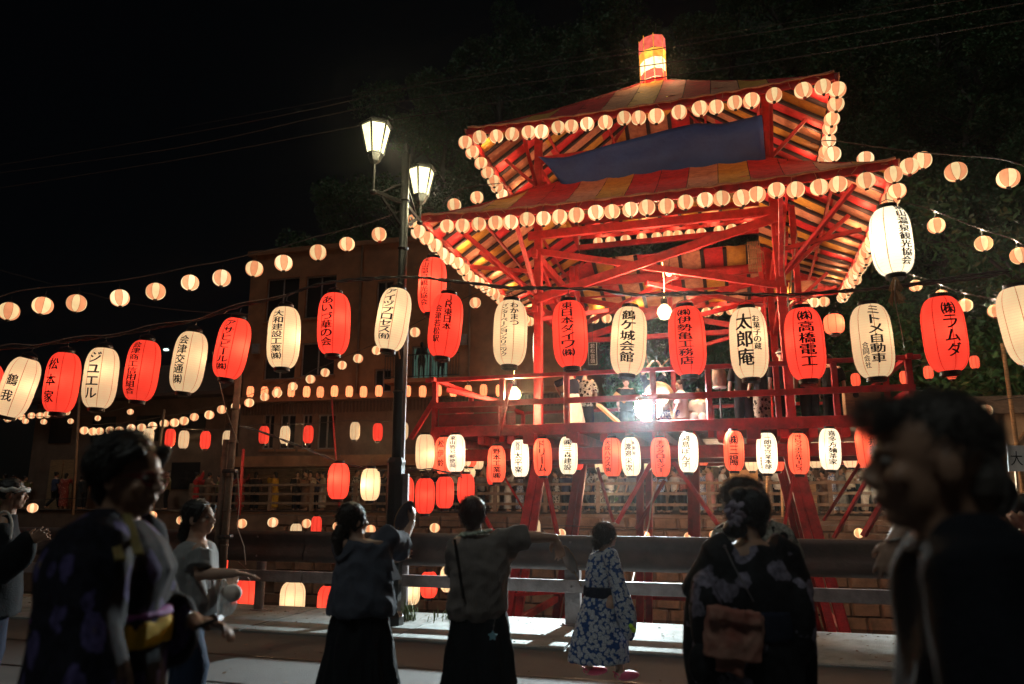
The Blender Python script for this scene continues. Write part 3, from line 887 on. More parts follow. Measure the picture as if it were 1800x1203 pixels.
def wire(name, pts, r, lab, cat='cable', m='wire', twist=0.0, grp=None, n=6, sub=4):
    """cable through pts (Catmull-Rom), optionally as two strands wound round each other"""
    pts = [Vector(p) for p in pts]
    q = []
    for i in range(len(pts) - 1):
        p0, p1, p2, p3 = pts[max(i - 1, 0)], pts[i], pts[i + 1], pts[min(i + 2, len(pts) - 1)]
        for k in range(sub):
            t = k / sub
            q.append(0.5 * ((2 * p1) + (p2 - p0) * t + (2 * p0 - 5 * p1 + 4 * p2 - p3) * t * t + (3 * p1 - p0 - 3 * p2 + p3) * t ** 3))
    q.append(pts[-1])
    g = MB()
    if not twist: g.tube(q, r, n)
    else:
        for ph in (0, math.pi):
            g.tube([p + Vector((0, math.cos(i * 1.1 + ph), math.sin(i * 1.1 + ph))) * twist * random.uniform(.6, 1.6) for i, p in enumerate(q)], r, n)
    return g.build(name, M[m], None, smooth=True, label=lab, cat=cat, group=grp)
def hang(pts, drop, lab, grp, wlab, s=1.0, wr=.010, ends=(), small=False, fillw=0):
    """round lanterns along a wire: pts = (px, py, Y)"""
    cs = [P(*p) for p in pts]
    for i, c in enumerate(cs):
        e_ = round_lantern(c, lab % ORD[i], grp, s, small)
        if fillw:
            li = bpy.data.lights.new('added_fill_light', 'POINT'); li.energy = fillw; li.color = (1, .86, .58); li.shadow_soft_size = .06  # fill point added at the hanger to brighten the trees behind
            lo = bpy.data.objects.new('added_fill_light', li); COL.objects.link(lo); lo.parent = e_; lo.location = (0, 0, .04)
    wp = [c + Vector((0, 0, drop * s)) for c in cs]
    wp = [P(*e) for e in ends[:1]] + wp + [P(*e) for e in ends[1:]]
    wire('lantern_cable', wp, wr, wlab)

# ---- the big row of sponsors' lanterns across the whole picture
def rowY(px): return float(np.interp(px, [-60, 0, 400, 700, 1000, 1350, 1660, 1850], [10.0, 9.95, 9.6, 9.2, 8.7, 8.2, 7.7, 7.3]))
def V1(t, w=.72, top=.90, bot=.12, dx=0.0): return [(t, dx, w, top, bot)]
SP = [
 (-28, 690, 'red', None, 0, 0, 'red sponsor lantern cut by the left edge of the picture'),
 (32, 681, 'cream', V1('鶴我', .62, .74, .20), -.45, .23, 'cream lantern lettered 鶴我, leftmost whole one of the large row'),
 (109, 673, 'red', V1('松本家', .66, .92, .10), -.7, .03, 'red lantern lettered 松本家 in the large row at left'),
 (177, 665, 'cream', V1('ジュエル', .72, .92, .12), -.5, .02, 'cream lantern lettered ジュエル in the large row at left'),
 (250, 652, 'red', V1('会津商工信用組合', .62, .96, .08), -.62, .06, 'red lantern lettered 会津商工信用組合 in the large row'),
 (332, 637, 'cream', V1('会津交通㈱', .60, .92, .10), -.55, .09, 'cream lantern lettered 会津交通㈱ in the large row'),
 (408, 613, 'red', V1('アサヒビール㈱', .66, .94, .10), -.45, .13, 'red lantern lettered アサヒビール㈱ above the bamboo pole'),
 (499, 594, 'cream', V1('大和建設工業㈱', .66, .92, .10), -.45, 0, 'cream lantern lettered 大和建設工業㈱ in front of the apartment block'),
 (587, 570, 'red', V1('あいづ華の会', .72, .92, .10), -.48, -.01, 'red lantern lettered あいづ華の会 in front of the apartment block'),
 (691, 562, 'cream', V1('アイヅプロセス㈲', .70, .96, .12), -.42, .13, 'cream lantern lettered アイヅプロセス㈲ hanging on the street lamp post'),
 (783, 573, 'red', [('ＪＲ東日本', .08, .50, .96, .38), ('会津若松駅', -.50, .42, .78, .18)], 0, .09, 'red lantern with two columns ＪＲ東日本 and 会津若松駅 left of the tower'),
 (897, 586, 'cream', [('わかまつ', .22, .50, .94, .56), ('インターベーションクリニック', -.38, .40, .92, .10)], 0, .03, 'cream lantern with two columns beginning わかまつ left of the tower column'),
 (1002, 588, 'red', V1('東日本ダイワ㈱', .74, .96, .12), -.14, -.03, 'red lantern lettered 東日本ダイワ㈱ in front of the tower'),
 (1105, 600, 'cream', V1('鶴ヶ城会館', .80, .92, .14), -.06, .08, 'cream lantern lettered 鶴ヶ城会館 in front of the tower'),
 (1208, 600, 'red', V1('㈱伊勢亀工務店', .78, .94, .12), -.10, -.02, 'red lantern lettered ㈱伊勢亀工務店 right of the glaring bulb'),
 (1316, 604, 'cream', [('太郎庵', -.20, .86, .90, .14), ('お菓子の蔵', .48, .40, .86, .36)], 0, .0, 'cream lantern with large 太郎庵 and small お菓子の蔵'),
 (1415, 605, 'red', V1('㈱高橋電工', .80, .94, .14), .14, -.02, 'red lantern lettered ㈱高橋電工 in front of the right tower column'),
 (1533, 600, 'cream', [('ミトメ自動車', .24, .70, .96, .16), ('合同会社', -.34, .30, .46, .10)], 0, -.02, 'cream lantern lettered ミトメ自動車 and small 合同会社'),
 (1660, 588, 'red', V1('㈱ラムダ', .66, .90, .16), .36, -.03, 'red lantern lettered ㈱ラムダ, the rightmost whole red one of the large row'),
 (1800, 572, 'cream', V1('会津', .6, .85, .2), 1.25, -.12, 'large cream lantern cut by the right edge of the picture'),
]
SPT = []
for px, py, kind, cols, a0, tilt, lab in SP:
    Y = rowY(px); c = P(px, py, Y)
    hot = {499: 4.0, 408: 3.4, 1002: 1.6}.get(px, 1.6 if px < 760 else 1.2) * (1.0 if kind == 'red' else .75)
    tall_lantern(c, .208, .80, kind, cols, lab, "sponsors' lanterns in the large row above the road", a0, tilt, hot, bz=-.05 if px == 499 else 0.02,
                 bcol=(1, .74, .5) if px == 499 else None)
    SPT.append(c + Matrix.Rotation(tilt, 3, 'Y') @ Vector((0, 0, .57)))
wp = []
for i, p in enumerate(SPT):
    wp.append(p)
    if i < len(SPT) - 1:
        q = SPT[i + 1]; wp.append((p + q) / 2 + Vector((0, 0, .02 - random.uniform(0, .03))))
for k in range(2):
    wire('lantern_cable', [p + Vector((0, .012 * k, random.uniform(-.012, .02) + .01 * k)) for p in wp], .009, ('front' if k == 0 else 'rear') + " twisted cable of the pair carrying the sponsors' large lanterns", twist=.011, sub=5)
wire('tie_rope', [p + Vector((0, -.02, .03 + .02 * math.sin(i * 1.7))) for i, p in enumerate(wp[:15])], .004, 'thin pale rope running along the left half of the large lantern cable', 'rope', 'wire_pale', sub=5)
wire('tie_rope', [p + Vector((0, -.02, -.01 + .03 * math.sin(i * 1.3))) for i, p in enumerate(wp[24:34])], .004, 'thin pale rope running along the cable in front of the tower', 'rope', 'wire_pale', sub=5)

# ---- extra-large lanterns of the spa association
tall_lantern(P(760, 503, 9.9), .195, .78, 'red', V1('東山温泉観光協会', .60, 1.0, .10), 'tall red lantern lettered 東山温泉観光協会 close beside the street lamp',
             'lanterns of the spa tourist association', -.62, .02, 5)
tall_lantern(P(1567, 425, 6.6), .180, .64, 'white', V1('東山温泉観光協会', .62, 1.02, .08), 'bright white lantern lettered 東山温泉観光協会, hanging below the right eave corner',
             'lanterns of the spa tourist association', .70, -.02, 3.0, bcol=(1, .9, .7))
for k, (px, py) in enumerate(((1574, 500), (1574, 520))):
    g = MB(); r_ = random.Random(k)
    for _ in range(46):
        a = r_.uniform(0, 6.28); r0 = r_.uniform(0, .02); r1 = r0 + r_.uniform(.005, .05) * (1 + k * .8)
        g.tube([(math.cos(a) * r0, math.sin(a) * r0, .06), (math.cos(a) * r1, math.sin(a) * r1, -.06 + r_.uniform(-.015, .01))], .0035, 3)
    g.tube([(0, 0, .05), (0, 0, .11)], .016, 6)
    t_ = g.build('straw_tassel', M['straw'], None, label=('upper' if k == 0 else 'lower') + ' straw tassel hanging beneath the bright white lantern', cat='tassel')
    t_.location = P(px, py, 6.6)
wire('tassel_cord', [P(1567, 370, 6.6), P(1568, 376, 6.6) + Vector((0, 0, 0))], .006, 'short cord above the bright white lantern', 'cord')
wire('tassel_cord', [P(1574, 490, 6.6), P(1574, 530, 6.6), P(1586, 590, 8.0), P(1590, 618, 14)], .004, 'thin cord running down from the straw tassels to the deck rail', 'cord', 'wire_pale')

# ---- round lanterns on wires: upper left to the tower, and the right-hand strings
GA = 'round lanterns on the long wire from the left edge to the tower'
A = [(17, 549), (78, 539), (136, 533), (207, 525), (273, 513), (334, 499), (390, 489), (449, 473), (497, 462), (557, 443), (609, 430), (664, 413), (727, 390)]
hang([(x, y, 11.6 + 3.2 * i / 12) for i, (x, y) in enumerate(A)], .33, '%s round lantern from left on the wire above the sponsors\' row', GA,
     'cable of round lanterns rising from the left edge to the tower', 1.0, ends=((-60, 545, 11.2), (775, 372, 15.2)))
GA2 = 'round lanterns between the street lamp and the upper roof'
hang([(797, 360, 16.2), (836, 348, 16.6)], .30, '%s round lantern right of the street lamp, behind the tip of the lower roof', GA2, 'cable of two round lanterns climbing to the upper roof', 1.0, ends=((775, 366, 15.8), (885, 322, 17.2)))
GB = 'round lanterns on the highest right-hand wire'
hang([(1462, 271, 14.0), (1523, 281, 13.3), (1600, 293, 12.2), (1678, 303, 11.2), (1775, 315, 10.3)], .30, '%s round lantern from the tower on the highest right-hand wire', GB, 'cable of the highest right-hand lanterns', 1.0, ends=((1425, 252, 14.5), (1860, 318, 9.5)))
GC = 'round lanterns on the middle right-hand wire'
hang([(1646, 396, 14.0), (1728, 430, 13.2), (1790, 451, 12.8)], .30, '%s round lantern from the left on the middle right-hand wire', GC, 'cable of the middle right-hand lanterns', 1.0, fillw=34, ends=((1592, 356, 14.6), (1850, 470, 12.4)))
GD = 'small round lanterns in front of the green trees'
hang([(1504, 478, 19.5), (1608, 503, 18.2), (1655, 520, 17.6), (1698, 536, 17.0), (1751, 547, 16.6)], .28, '%s small round lantern from the left in front of the green trees at right', GD, 'cable of the small lanterns before the green trees', .98, fillw=34, ends=((1450, 455, 20.3), (1830, 560, 16)))
GE = 'small red barrel lanterns behind the deck at right'
E_ = [(1504, 668), (1590, 664), (1632, 655), (1672, 656), (1713, 637), (1794, 630)]
for i, (x, y) in enumerate(E_):
    plain_lantern(P(x, y, 20), 'orange', '%s small red barrel lantern from the left beyond the right end of the deck' % ORD[i], GE, .12, .35)
wire('lantern_cable', [P(x, y - 16, 20) for x, y in [(1450, 672)] + E_ + [(1850, 628)]], .01, 'cable of the small red lanterns beyond the right end of the deck')
# pale globe lantern low at right
round_lantern(P(1733, 722, 15), 'pale round lantern low at right, above the near man\'s hair', 'pale globe at right', .8)
wire('service_cable', [P(1660, 712, 16), P(1735, 706, 15), P(1800, 697, 14), P(1880, 690, 13)], .010, 'cable crossing behind the near man at right')

# ---- long small wires at left and middle
GF = 'small round lanterns on the line climbing behind the street lamp'
hang([(545, 667, 22), (573, 656, 21.6), (602, 643, 21.2), (631, 631, 20.8), (664, 617, 20.4), (697, 602, 20), (729, 584, 19.6), (784, 556, 19), (834, 532, 18.5)], .27,
     '%s small lantern from the left on the line climbing before the apartment block', GF, 'cable of small lanterns climbing in front of the apartment block', .88, ends=((520, 676, 22.3), (870, 505, 18)), small=True)
GG = 'small round lanterns on the low line above the far crowd'
G_ = [(147, 757), (162, 759), (175, 759), (193, 757), (210, 757), (231, 753), (249, 752), (267, 749), (289, 745), (306, 743), (325, 740), (343, 734), (369, 729), (390, 720), (413, 715), (438, 708), (464, 698), (488, 691), (515, 680)]
hang([(x, y, 27 - 3.5 * i / 18) for i, (x, y) in enumerate(G_)], .28, '%s small round lantern from the left on the low line rising towards the apartment block', GG, 'cable of the low line of small lanterns', .92, ends=((120, 752, 27.3), (545, 662, 23)), small=True)
GH = 'small round lanterns in the two far rows at left'
Hh_ = [(14, 736), (22, 734), (38, 733), (55, 731), (69, 731), (84, 729), (98, 727), (118, 725)]
hang([(x, y, 30) for x, y in Hh_], .28, '%s small round lantern from the left in the upper far row at the left edge', GH, 'cable of the upper far row at left', .85, ends=((-20, 736, 30), (150, 720, 30)), small=True)
hang([(45, 741, 28), (78, 742, 28), (124, 741, 28), (173, 736, 28), (229, 724, 28)], .28, '%s small round lantern from the left in the lower far row at the left edge', GH, 'cable of the lower far row at left', .70, ends=((0, 740, 28), (268, 712, 28)), small=True)
GI = 'small barrel lanterns along the ledge of the apartment block'
I_ = [440, 465, 487, 512, 539, 563, 588, 614, 639, 666, 716, 743, 770, 797, 823, 850, 878]
M['paper_ledge'] = glow('ledge_lantern_paper', (1.0, .27, .10), 1.9)
for i, x in enumerate(I_):
    c = P(x, 689 + (i % 3) * .7 - (x - 440) * .006, 31.4 - (x - 440) * .0062)
    plain_lantern(c, 'ledge', '%s small orange barrel lantern from the left along the apartment ledge' % ORD[i], GI, .145, .46)
GJ = 'plain lanterns in the row across the lower windows'
J_ = [(261, 769, 'cream'), (299, 770, 'red'), (323, 773, 'cream'), (361, 774, 'red'), (400, 773, 'cream'), (464, 765, 'red'), (501, 765, 'cream'), (542, 764, 'red'), (624, 758, 'cream'), (664, 760, 'red'), (709, 758, 'cream')]
for i, (x, y, k) in enumerate(J_):
    plain_lantern(P(x, y, 22), k, '%s %s lantern from the left in the unlettered row before the lower windows' % (ORD[sum(1 for q in J_[:i] if q[2] == k)], k), GJ, .145, .52)
for x_ in (330, 520, 664):
    li = bpy.data.lights.new('added_fill_light', 'POINT'); li.energy = 75; li.color = (1, .60, .30); li.shadow_soft_size = .1  # unseen fill points added to brighten the house front and the crowd
    lo = bpy.data.objects.new('added_fill_light', li); COL.objects.link(lo); lo.location = P(x_, 782, 22.3)
wire('lantern_cable', [P(x, y - 19, 22) for x, y, k in J_], .010, 'cable of the unlettered row before the lower windows')
GK = 'plain large lanterns between the bamboo pole and the street lamp'
K_ = [(595, 846, 'red', .170, .56, 'red lantern hanging right of the bamboo pole, largest of the low ones'), (651, 852, 'cream', .155, .50, 'cream lantern hanging left of the street lamp post')]
for x, y, k, r_, h_, l_ in K_: plain_lantern(P(x, y, 12), k, l_, GK, r_, h_, 2.4)
wire('lantern_cable', [P(400, 745, 10), P(455, 758, 10.6), P(540, 790, 11.4), P(595, 812, 12), P(651, 825, 12), P(690, 828, 12), P(760, 826, 12.4), P(812, 838, 13)], .009, 'cable sagging from the bamboo pole past the street lamp', twist=.012, sub=6)
GL = 'red lanterns right of the street lamp post'
L_ = [(710, 868, .165, .55), (747, 872, .165, .58), (782, 866, .155, .53), (819, 860, .15, .52)]
for i, (x, y, r_, h_) in enumerate(L_): plain_lantern(P(x, y, 12.4 + i * .3), 'red', '%s plain red lantern from the street lamp post, above the dancing women' % ORD[i], GL, r_, h_, 1.0)
GM = 'small round lanterns along the far river wall'
M_ = [(57, 893), (223, 890), (268, 907), (318, 915), (365, 926), (424, 921), (480, 918), (538, 921), (592, 926), (650, 931), (765, 928), (985, 938), (1135, 942), (1210, 944), (1255, 941), (1510, 937), (1598, 942), (1672, 942)]
hang([(x, y, 20) for x, y in M_], .25, '%s small round lantern from the left along the far river wall', GM, 'cable of the small lanterns along the river wall', .80, ends=((20, 890, 20), (1760, 940, 20)), small=True)
plain_lantern(P(556, 925, 17), 'red', 'small red barrel lantern among the round ones over the river', 'low barrel lanterns over the river', .115, .42)
plain_lantern(P(520, 937, 17), 'cream', 'small cream barrel lantern half hidden by the guard rail, beside a small red one', 'low barrel lanterns over the river', .125, .40)
plain_lantern(P(941, 930, 17), 'cream', 'cream barrel lantern behind the left front tower leg', 'low barrel lanterns over the river', .115, .42)
GN = 'lanterns hung low over the river, seen under the guard rail'
N_ = [(300, 996, 'cream', .15), (384, 988, 'red', .15), (430, 1052, 'red', .20), (514, 1056, 'cream', .20), (578, 1060, 'red', .185), (723, 1040, 'cream', .14), (754, 1028, 'red', .14), (789, 1018, 'cream', .14)]
for i, (x, y, k, r_) in enumerate(N_):
    lab_ = '%s %s lantern from the left of those hanging low over the river' % (ORD[sum(1 for q in N_[:i] if q[2] == k)], k)
    plain_lantern(P(x, y, 12.6), k, lab_, GN, r_, r_ * 2.9, 1.2)
wire('lantern_cable', [P(x, y, 12.6) + Vector((0, 0, r_ * 1.45 + .16)) for x, y, k, r_ in N_], .009, 'cable of the lanterns hanging low over the river')

# ---- power lines overhead
def pl(name, pts, lab, r=.012): wire(name, [P(*p) for p in pts], r, lab, 'power line', 'rail_brown', grp='power lines crossing the night sky', sub=6)
pl('power_line', [(-60, 340, 22), (300, 283, 20), (560, 235, 18.5), (720, 206, 17.5), (1120, 143, 15.5), (1400, 101, 14.5), (1850, 27, 13)], 'lowest power line, passing just above the left street lantern')
pl('power_line', [(-60, 312, 22), (300, 262, 20), (560, 206, 18.5), (720, 176, 17.5), (1120, 118, 15.5), (1400, 76, 14.5), (1850, -4, 13)], 'second power line from below across the sky')
pl('power_line', [(-60, 300, 24), (300, 240, 22), (560, 190, 20), (720, 154, 19), (1120, 92, 17), (1400, 48, 16), (1720, -4, 15)], 'third power line from below across the sky')
pl('power_line', [(300, 228, 26), (560, 180, 24), (720, 148, 23), (1120, 84, 21), (1400, 38, 20), (1640, -4, 19)], 'uppermost and thinnest power line across the sky', .008)
pl('power_line', [(-20, 470, 16), (110, 505, 15), (220, 532, 14), (330, 547, 13.4), (440, 553, 13)], 'dark line crossing behind the fourth round lantern at left', .008)

# ------------------------------------------------------------------ the red tower (yagura)
TY = -0.299
TC = Vector((3.784, 17.94, 0))
tower = empty('festival_tower', (TC.x, TC.y, BED), (0, 0, TY), 'tall red timber festival tower with two patchwork cloth roofs standing in the river', 'tower')
TR = Matrix.Rotation(-TY, 3, 'Z')
def L(p):
    q = TR @ (Vector(p) - Vector((TC.x, TC.y, 0))); return Vector((q.x, q.y, q.z - BED))
def TW(u, v, z): return Matrix.Rotation(TY, 3, 'Z') @ Vector((u, v, 0)) + Vector((TC.x, TC.y, z))
def tz(u, v, z): return Vector((u, v, z - BED))
def tp(name, mb_, m='red', parent=None, **k): return mb_.build(name, M[m], parent or tower, **k)
CA, CB = 2.68, 2.15
DZ, DA, DBK = 2.92, 4.66, 3.42
LZ, LA, LB = 7.40, 4.607, 4.415
UZ, UA, UB = 9.72, 3.852, 3.68
# columns run through both roofs
for sx in (-1, 1):
    for sy in (-1, 1):
        m_ = MB(); m_.beam(tz(sx * CA, sy * CB, DZ - .5), tz(sx * (CA - .05), sy * (CB - .05), 10.6), .19, .19, w2=.17, h2=.17)
        tp('column', m_)
# second slimmer posts beside the right-hand columns, centre-back posts
for u, v in ((CA + .36, -CB + .5), (CA - .25, CB - .5), (0.0, CB), (-CA + .1, CB - .9)):
    m_ = MB(); m_.beam(tz(u, v, DZ), tz(u, v, 7.9), .13, .13); tp('post', m_)
# splayed legs down to the river bed
legs = []
for sx in (-1, 1):
    for sy in (-1, 1):
        for du, w in ((0, .20), (-.26 * sx, .15)):
            m_ = MB(); m_.beam(tz(sx * CA + du * .6, sy * CB, DZ - .45), tz(sx * (CA + .95) + du, sy * (CB + .35), BED), w, w)
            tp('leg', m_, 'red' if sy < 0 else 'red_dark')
for u, v in ((-.75, CB), (.35, CB), (-.7, 0), (.6, .2)):
    m_ = MB(); m_.beam(tz(u, v, DZ - .4), tz(u - .2, v + .1, BED), .17, .17); tp('leg', m_, 'red_dark')
# braces beneath the deck, each where the photograph shows it
def pxbeam(name, a, b, Ya, Yb, w, m='red', parent=None):
    m_ = MB(); m_.beam(L(P(*a, Ya)), L(P(*b, Yb)), w, w * .7); return tp(name, m_, m, parent)
for a, b, Ya, Yb, w, m in (((808, 826), (866, 934), 17.4, 16.9, .09, 'red'), ((879, 826), (926, 905), 16.9, 16.9, .07, 'red'), ((957, 832), (980, 940), 16.5, 16.2, .09, 'red'),
                           ((1144, 815), (1084, 920), 15.9, 15.9, .12, 'red'), ((1050, 822), (1078, 918), 18, 18, .10, 'red_dark'), ((1168, 845), (1118, 930), 18, 18, .11, 'red_dark'),
                           ((1185, 813), (1262, 922), 15.6, 15.2, .11, 'red'), ((1395, 838), (1376, 940), 14.5, 14.5, .07, 'red'), ((1512, 815), (1448, 915), 15.6, 16.4, .07, 'red_dark'),
                           ((1538, 818), (1466, 945), 13.6, 14.4, .08, 'red'), ((1560, 868), (1518, 942), 13.2, 13.6, .12, 'red'), ((1000, 1040), (905, 1046), 15.5, 16.6, .10, 'red'),
                           ((1010, 1068), (955, 1130), 15.2, 15.6, .10, 'red'), ((1440, 1012), (1380, 1018), 14.2, 14.6, .10, 'red')):
    pxbeam('brace', a, b, Ya, Yb, w, m)
for sy, m in ((-1, 'red'), (1, 'red_dark')):
    m_ = MB(); m_.beam(tz(-CA - .75, sy * (CB + .25), -1.0), tz(CA + .75, sy * (CB + .25), -1.0), .12, .16); tp('tie_beam', m_, m)
for sx in (-1, 1):
    m_ = MB(); m_.beam(tz(sx * (CA + .72), -CB - .3, -1.15), tz(sx * (CA + .72), CB + .3, -1.15), .12, .16); tp('tie_beam', m_, 'red_dark')
# deck: girders, joists, floorboards
for v in (-CB - .15, 0, CB + .15):
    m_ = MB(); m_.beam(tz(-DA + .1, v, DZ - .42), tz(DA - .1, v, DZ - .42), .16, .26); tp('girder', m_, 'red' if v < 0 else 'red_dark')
jn = [-4.3, -3.55, -2.9, -2.45, -1.55, -.95, -.45, .2, .75, 1.3, 1.9, 2.45, 2.95, 3.5, 4.25]
for k, u in enumerate(jn):
    big_ = k in (4, 10, 3)
    m_ = MB(); m_.beam(tz(u, -DBK - (.35 if big_ else .12), DZ - .18), tz(u, DBK + .1, DZ - .18), .24 if big_ else .15, .22 if big_ else .17); tp('joist', m_, 'red')
nb = 30
bm_ = MB(); bm_.beam((-(DA + .0), 0, 0), (DA, 0, 0), 2 * DBK / nb - .012, .045)
bme = bm_.mesh('floorboard', M['red_dark'])
for i in range(nb):
    o = link('floorboard', bme, tower); o.location = tz(0, -DBK + (i + .5) * 2 * DBK / nb, DZ - .03 + random.uniform(-.004, .004))
m_ = MB(); m_.beam(tz(-DA - .03, -DBK - .05, DZ + .02), tz(DA + .03, -DBK - .05, DZ + .02), .08, .22); tp('edge_beam', m_)
for sx in (-1, 1):
    m_ = MB(); m_.beam(tz(sx * (DA + .05), -DBK, DZ + .02), tz(sx * (DA + .05), DBK, DZ + .02), .08, .20); tp('edge_beam', m_)
m_ = MB(); m_.beam(tz(-DA, DBK + .05, DZ + .02), tz(DA, DBK + .05, DZ + .02), .08, .20); tp('edge_beam', m_, 'red_dark')
# railings
RT = DZ + 1.13
def rail_side(p, q, posts, m='red', mid=(.60,), w=.11):
    d = (q - p)
    for t in posts:
        b0 = p + d * t; m_ = MB(); m_.beam(b0 + Vector((0, 0, -.22)), b0 + Vector((0, 0, 1.12)), w, w); tp('rail_post', m_, m)
    ext = d.normalized() * .22
    m_ = MB(); m_.beam(p - ext + Vector((0, 0, 1.16)), q + ext + Vector((0, 0, 1.16)), .10, .085); tp('top_rail', m_, m)
    for h in mid:
        off = Vector((-d.y, d.x, 0)).normalized() * -.06
        m_ = MB(); m_.beam(p + off + Vector((0, 0, h)), q + off + Vector((0, 0, h)), .05, .12); tp('mid_rail', m_, m)
rail_side(tz(-DA, -DBK, DZ), tz(DA, -DBK, DZ), [0, .165, .315, .505, .62, .755, .865, 1.0])
rail_side(tz(-DA, -DBK, DZ), tz(-DA, DBK, DZ), [.33, .66, 1.0], mid=(.60,))
rail_side(tz(DA, -DBK, DZ), tz(DA, DBK, DZ), [.33, .66, 1.0], mid=(.60,))
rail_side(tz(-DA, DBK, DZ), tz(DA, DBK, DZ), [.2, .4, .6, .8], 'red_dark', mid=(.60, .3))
for x0, x1 in ((-DA + .08, -DA + 1.45), (-DA + 1.6, -2.85)):       # boarded bays at the left end
    for k in range(2):
        m_ = MB(); m_.beam(tz(x0, -DBK + .05, DZ + .28 + k * .27), tz(x1, -DBK + .05, DZ + .28 + k * .27), .03, .25); tp('board', m_, 'red_dark')
for a, b in (((-DA - .55, -DBK, DZ - .1), (-DA, -DBK, DZ + .75)), ((-DA + 1.5, -DBK - .12, DZ - .1), (-DA + 1.75, -DBK - .1, DZ + 1.0)), ((-DA + .1, -DBK + .4, DZ + 1.0), (-DA + 1.4, -DBK + 1.2, DZ + .72))):
    m_ = MB(); m_.beam(tz(*a), tz(*b), .08, .10); tp('brace', m_)
# ring beams and cross braces between the columns
for z, w in ((7.28, .2), (5.95, .14)):
    for sy in (-1, 1):
        if z < 6 and sy < 0: continue
        if sy < 0: z += .36
        m_ = MB(); m_.beam(tz(-CA - .2, sy * (CB + .02), z), tz(CA + .2, sy * (CB + .02), z), .12, w); tp('ring_beam', m_)
    z = min(z, 7.28)
    for sx in (-1, 1):
        m_ = MB(); m_.beam(tz(sx * (CA + .02), -CB - .2, z - .12), tz(sx * (CA + .02), CB + .2, z - .12), .12, w); tp('ring_beam', m_)
for sy, zlo in ((-1, 5.95), (1, 5.9)):
    v0 = sy * (CB + .12)
    m_ = MB(); m_.beam(tz(-CA, v0, zlo + .10), tz(CA, v0, 7.45), .07, .20); tp('cross_brace', m_)
    m_ = MB(); m_.beam(tz(-CA, v0 + .09, 7.25), tz(CA, v0 + .09, zlo), .07, .15); tp('cross_brace', m_)
for sx in (-1, 1):
    u0 = sx * (CA + .1)
    m_ = MB(); m_.beam(tz(u0, -CB, 6.0), tz(u0, CB, 7.2), .07, .14); tp('cross_brace', m_)
    m_ = MB(); m_.beam(tz(u0 + .08, -CB, 7.1), tz(u0 + .08, CB, 5.95), .07, .12); tp('cross_brace', m_)
for a, b in (((-CA, -CB, 5.6), (-1.2, -CB + 1, 5.95)), ((.9, -CB + .5, 5.55), (2.3, -CB + .8, 5.9)), ((0, CB, 5.4), (2.4, CB - .3, 5.95)), ((-.2, -CB + .3, 6.35), (2.5, CB - .4, 6.5)), ((-2.4, CB - .5, 6.3), (.5, -CB + .4, 6.5))):
    m_ = MB(); m_.beam(tz(*a), tz(*b), .09, .10); tp('strut', m_)
# inner level: beams of the upper storey
for v in (0.0, 1.6):
    m_ = MB(); m_.beam(tz(-CA, v, 9.0), tz(CA, v, 9.0), .09, .14); tp('inner_beam', m_, 'wood')
for z in (8.75, 9.55):
    for sy in (-1, 1):
        m_ = MB(); m_.beam(tz(-CA, sy * CB, z), tz(CA, sy * CB, z), .12, .15); tp('ring_beam', m_)
    for sx in (-1, 1):
        m_ = MB(); m_.beam(tz(sx * CA, -CB, z - .1), tz(sx * CA, CB, z - .1), .12, .15); tp('ring_beam', m_)

# roofs: rafters with separate patches of cloth stretched over them
CL = ['cloth_red', 'cloth_orange', 'cloth_pink']
def patch(c00, c10, c11, c01, sag, m, nrm):
    """a sagging, puckered cloth patch between four corners, two faces thick"""
    n_ = 5; vs = []
    ph = random.uniform(0, 6)
    for lay in (0, 1):
        for j in range(n_ + 1):
            for i in range(n_ + 1):
                s, t = i / n_, j / n_
                p = c00 * (1 - s) * (1 - t) + c10 * s * (1 - t) + c11 * s * t + c01 * (1 - s) * t
                b = -sag * math.sin(math.pi * s) * (.5 + .5 * math.sin(math.pi * t)) + .008 * math.sin(9 * t + ph + 4 * s)
                vs.append(p + nrm * (b - lay * .006))
    q = (n_ + 1) ** 2
    fs = [(j * (n_ + 1) + i, j * (n_ + 1) + i + 1, (j + 1) * (n_ + 1) + i + 1, (j + 1) * (n_ + 1) + i) for j in range(n_) for i in range(n_)]
    fs2 = [tuple(x + q for x in reversed(f)) for f in fs]
    g = MB(); g.add(vs, fs + fs2)
    return tp('cloth_patch', g, m, smooth=True)
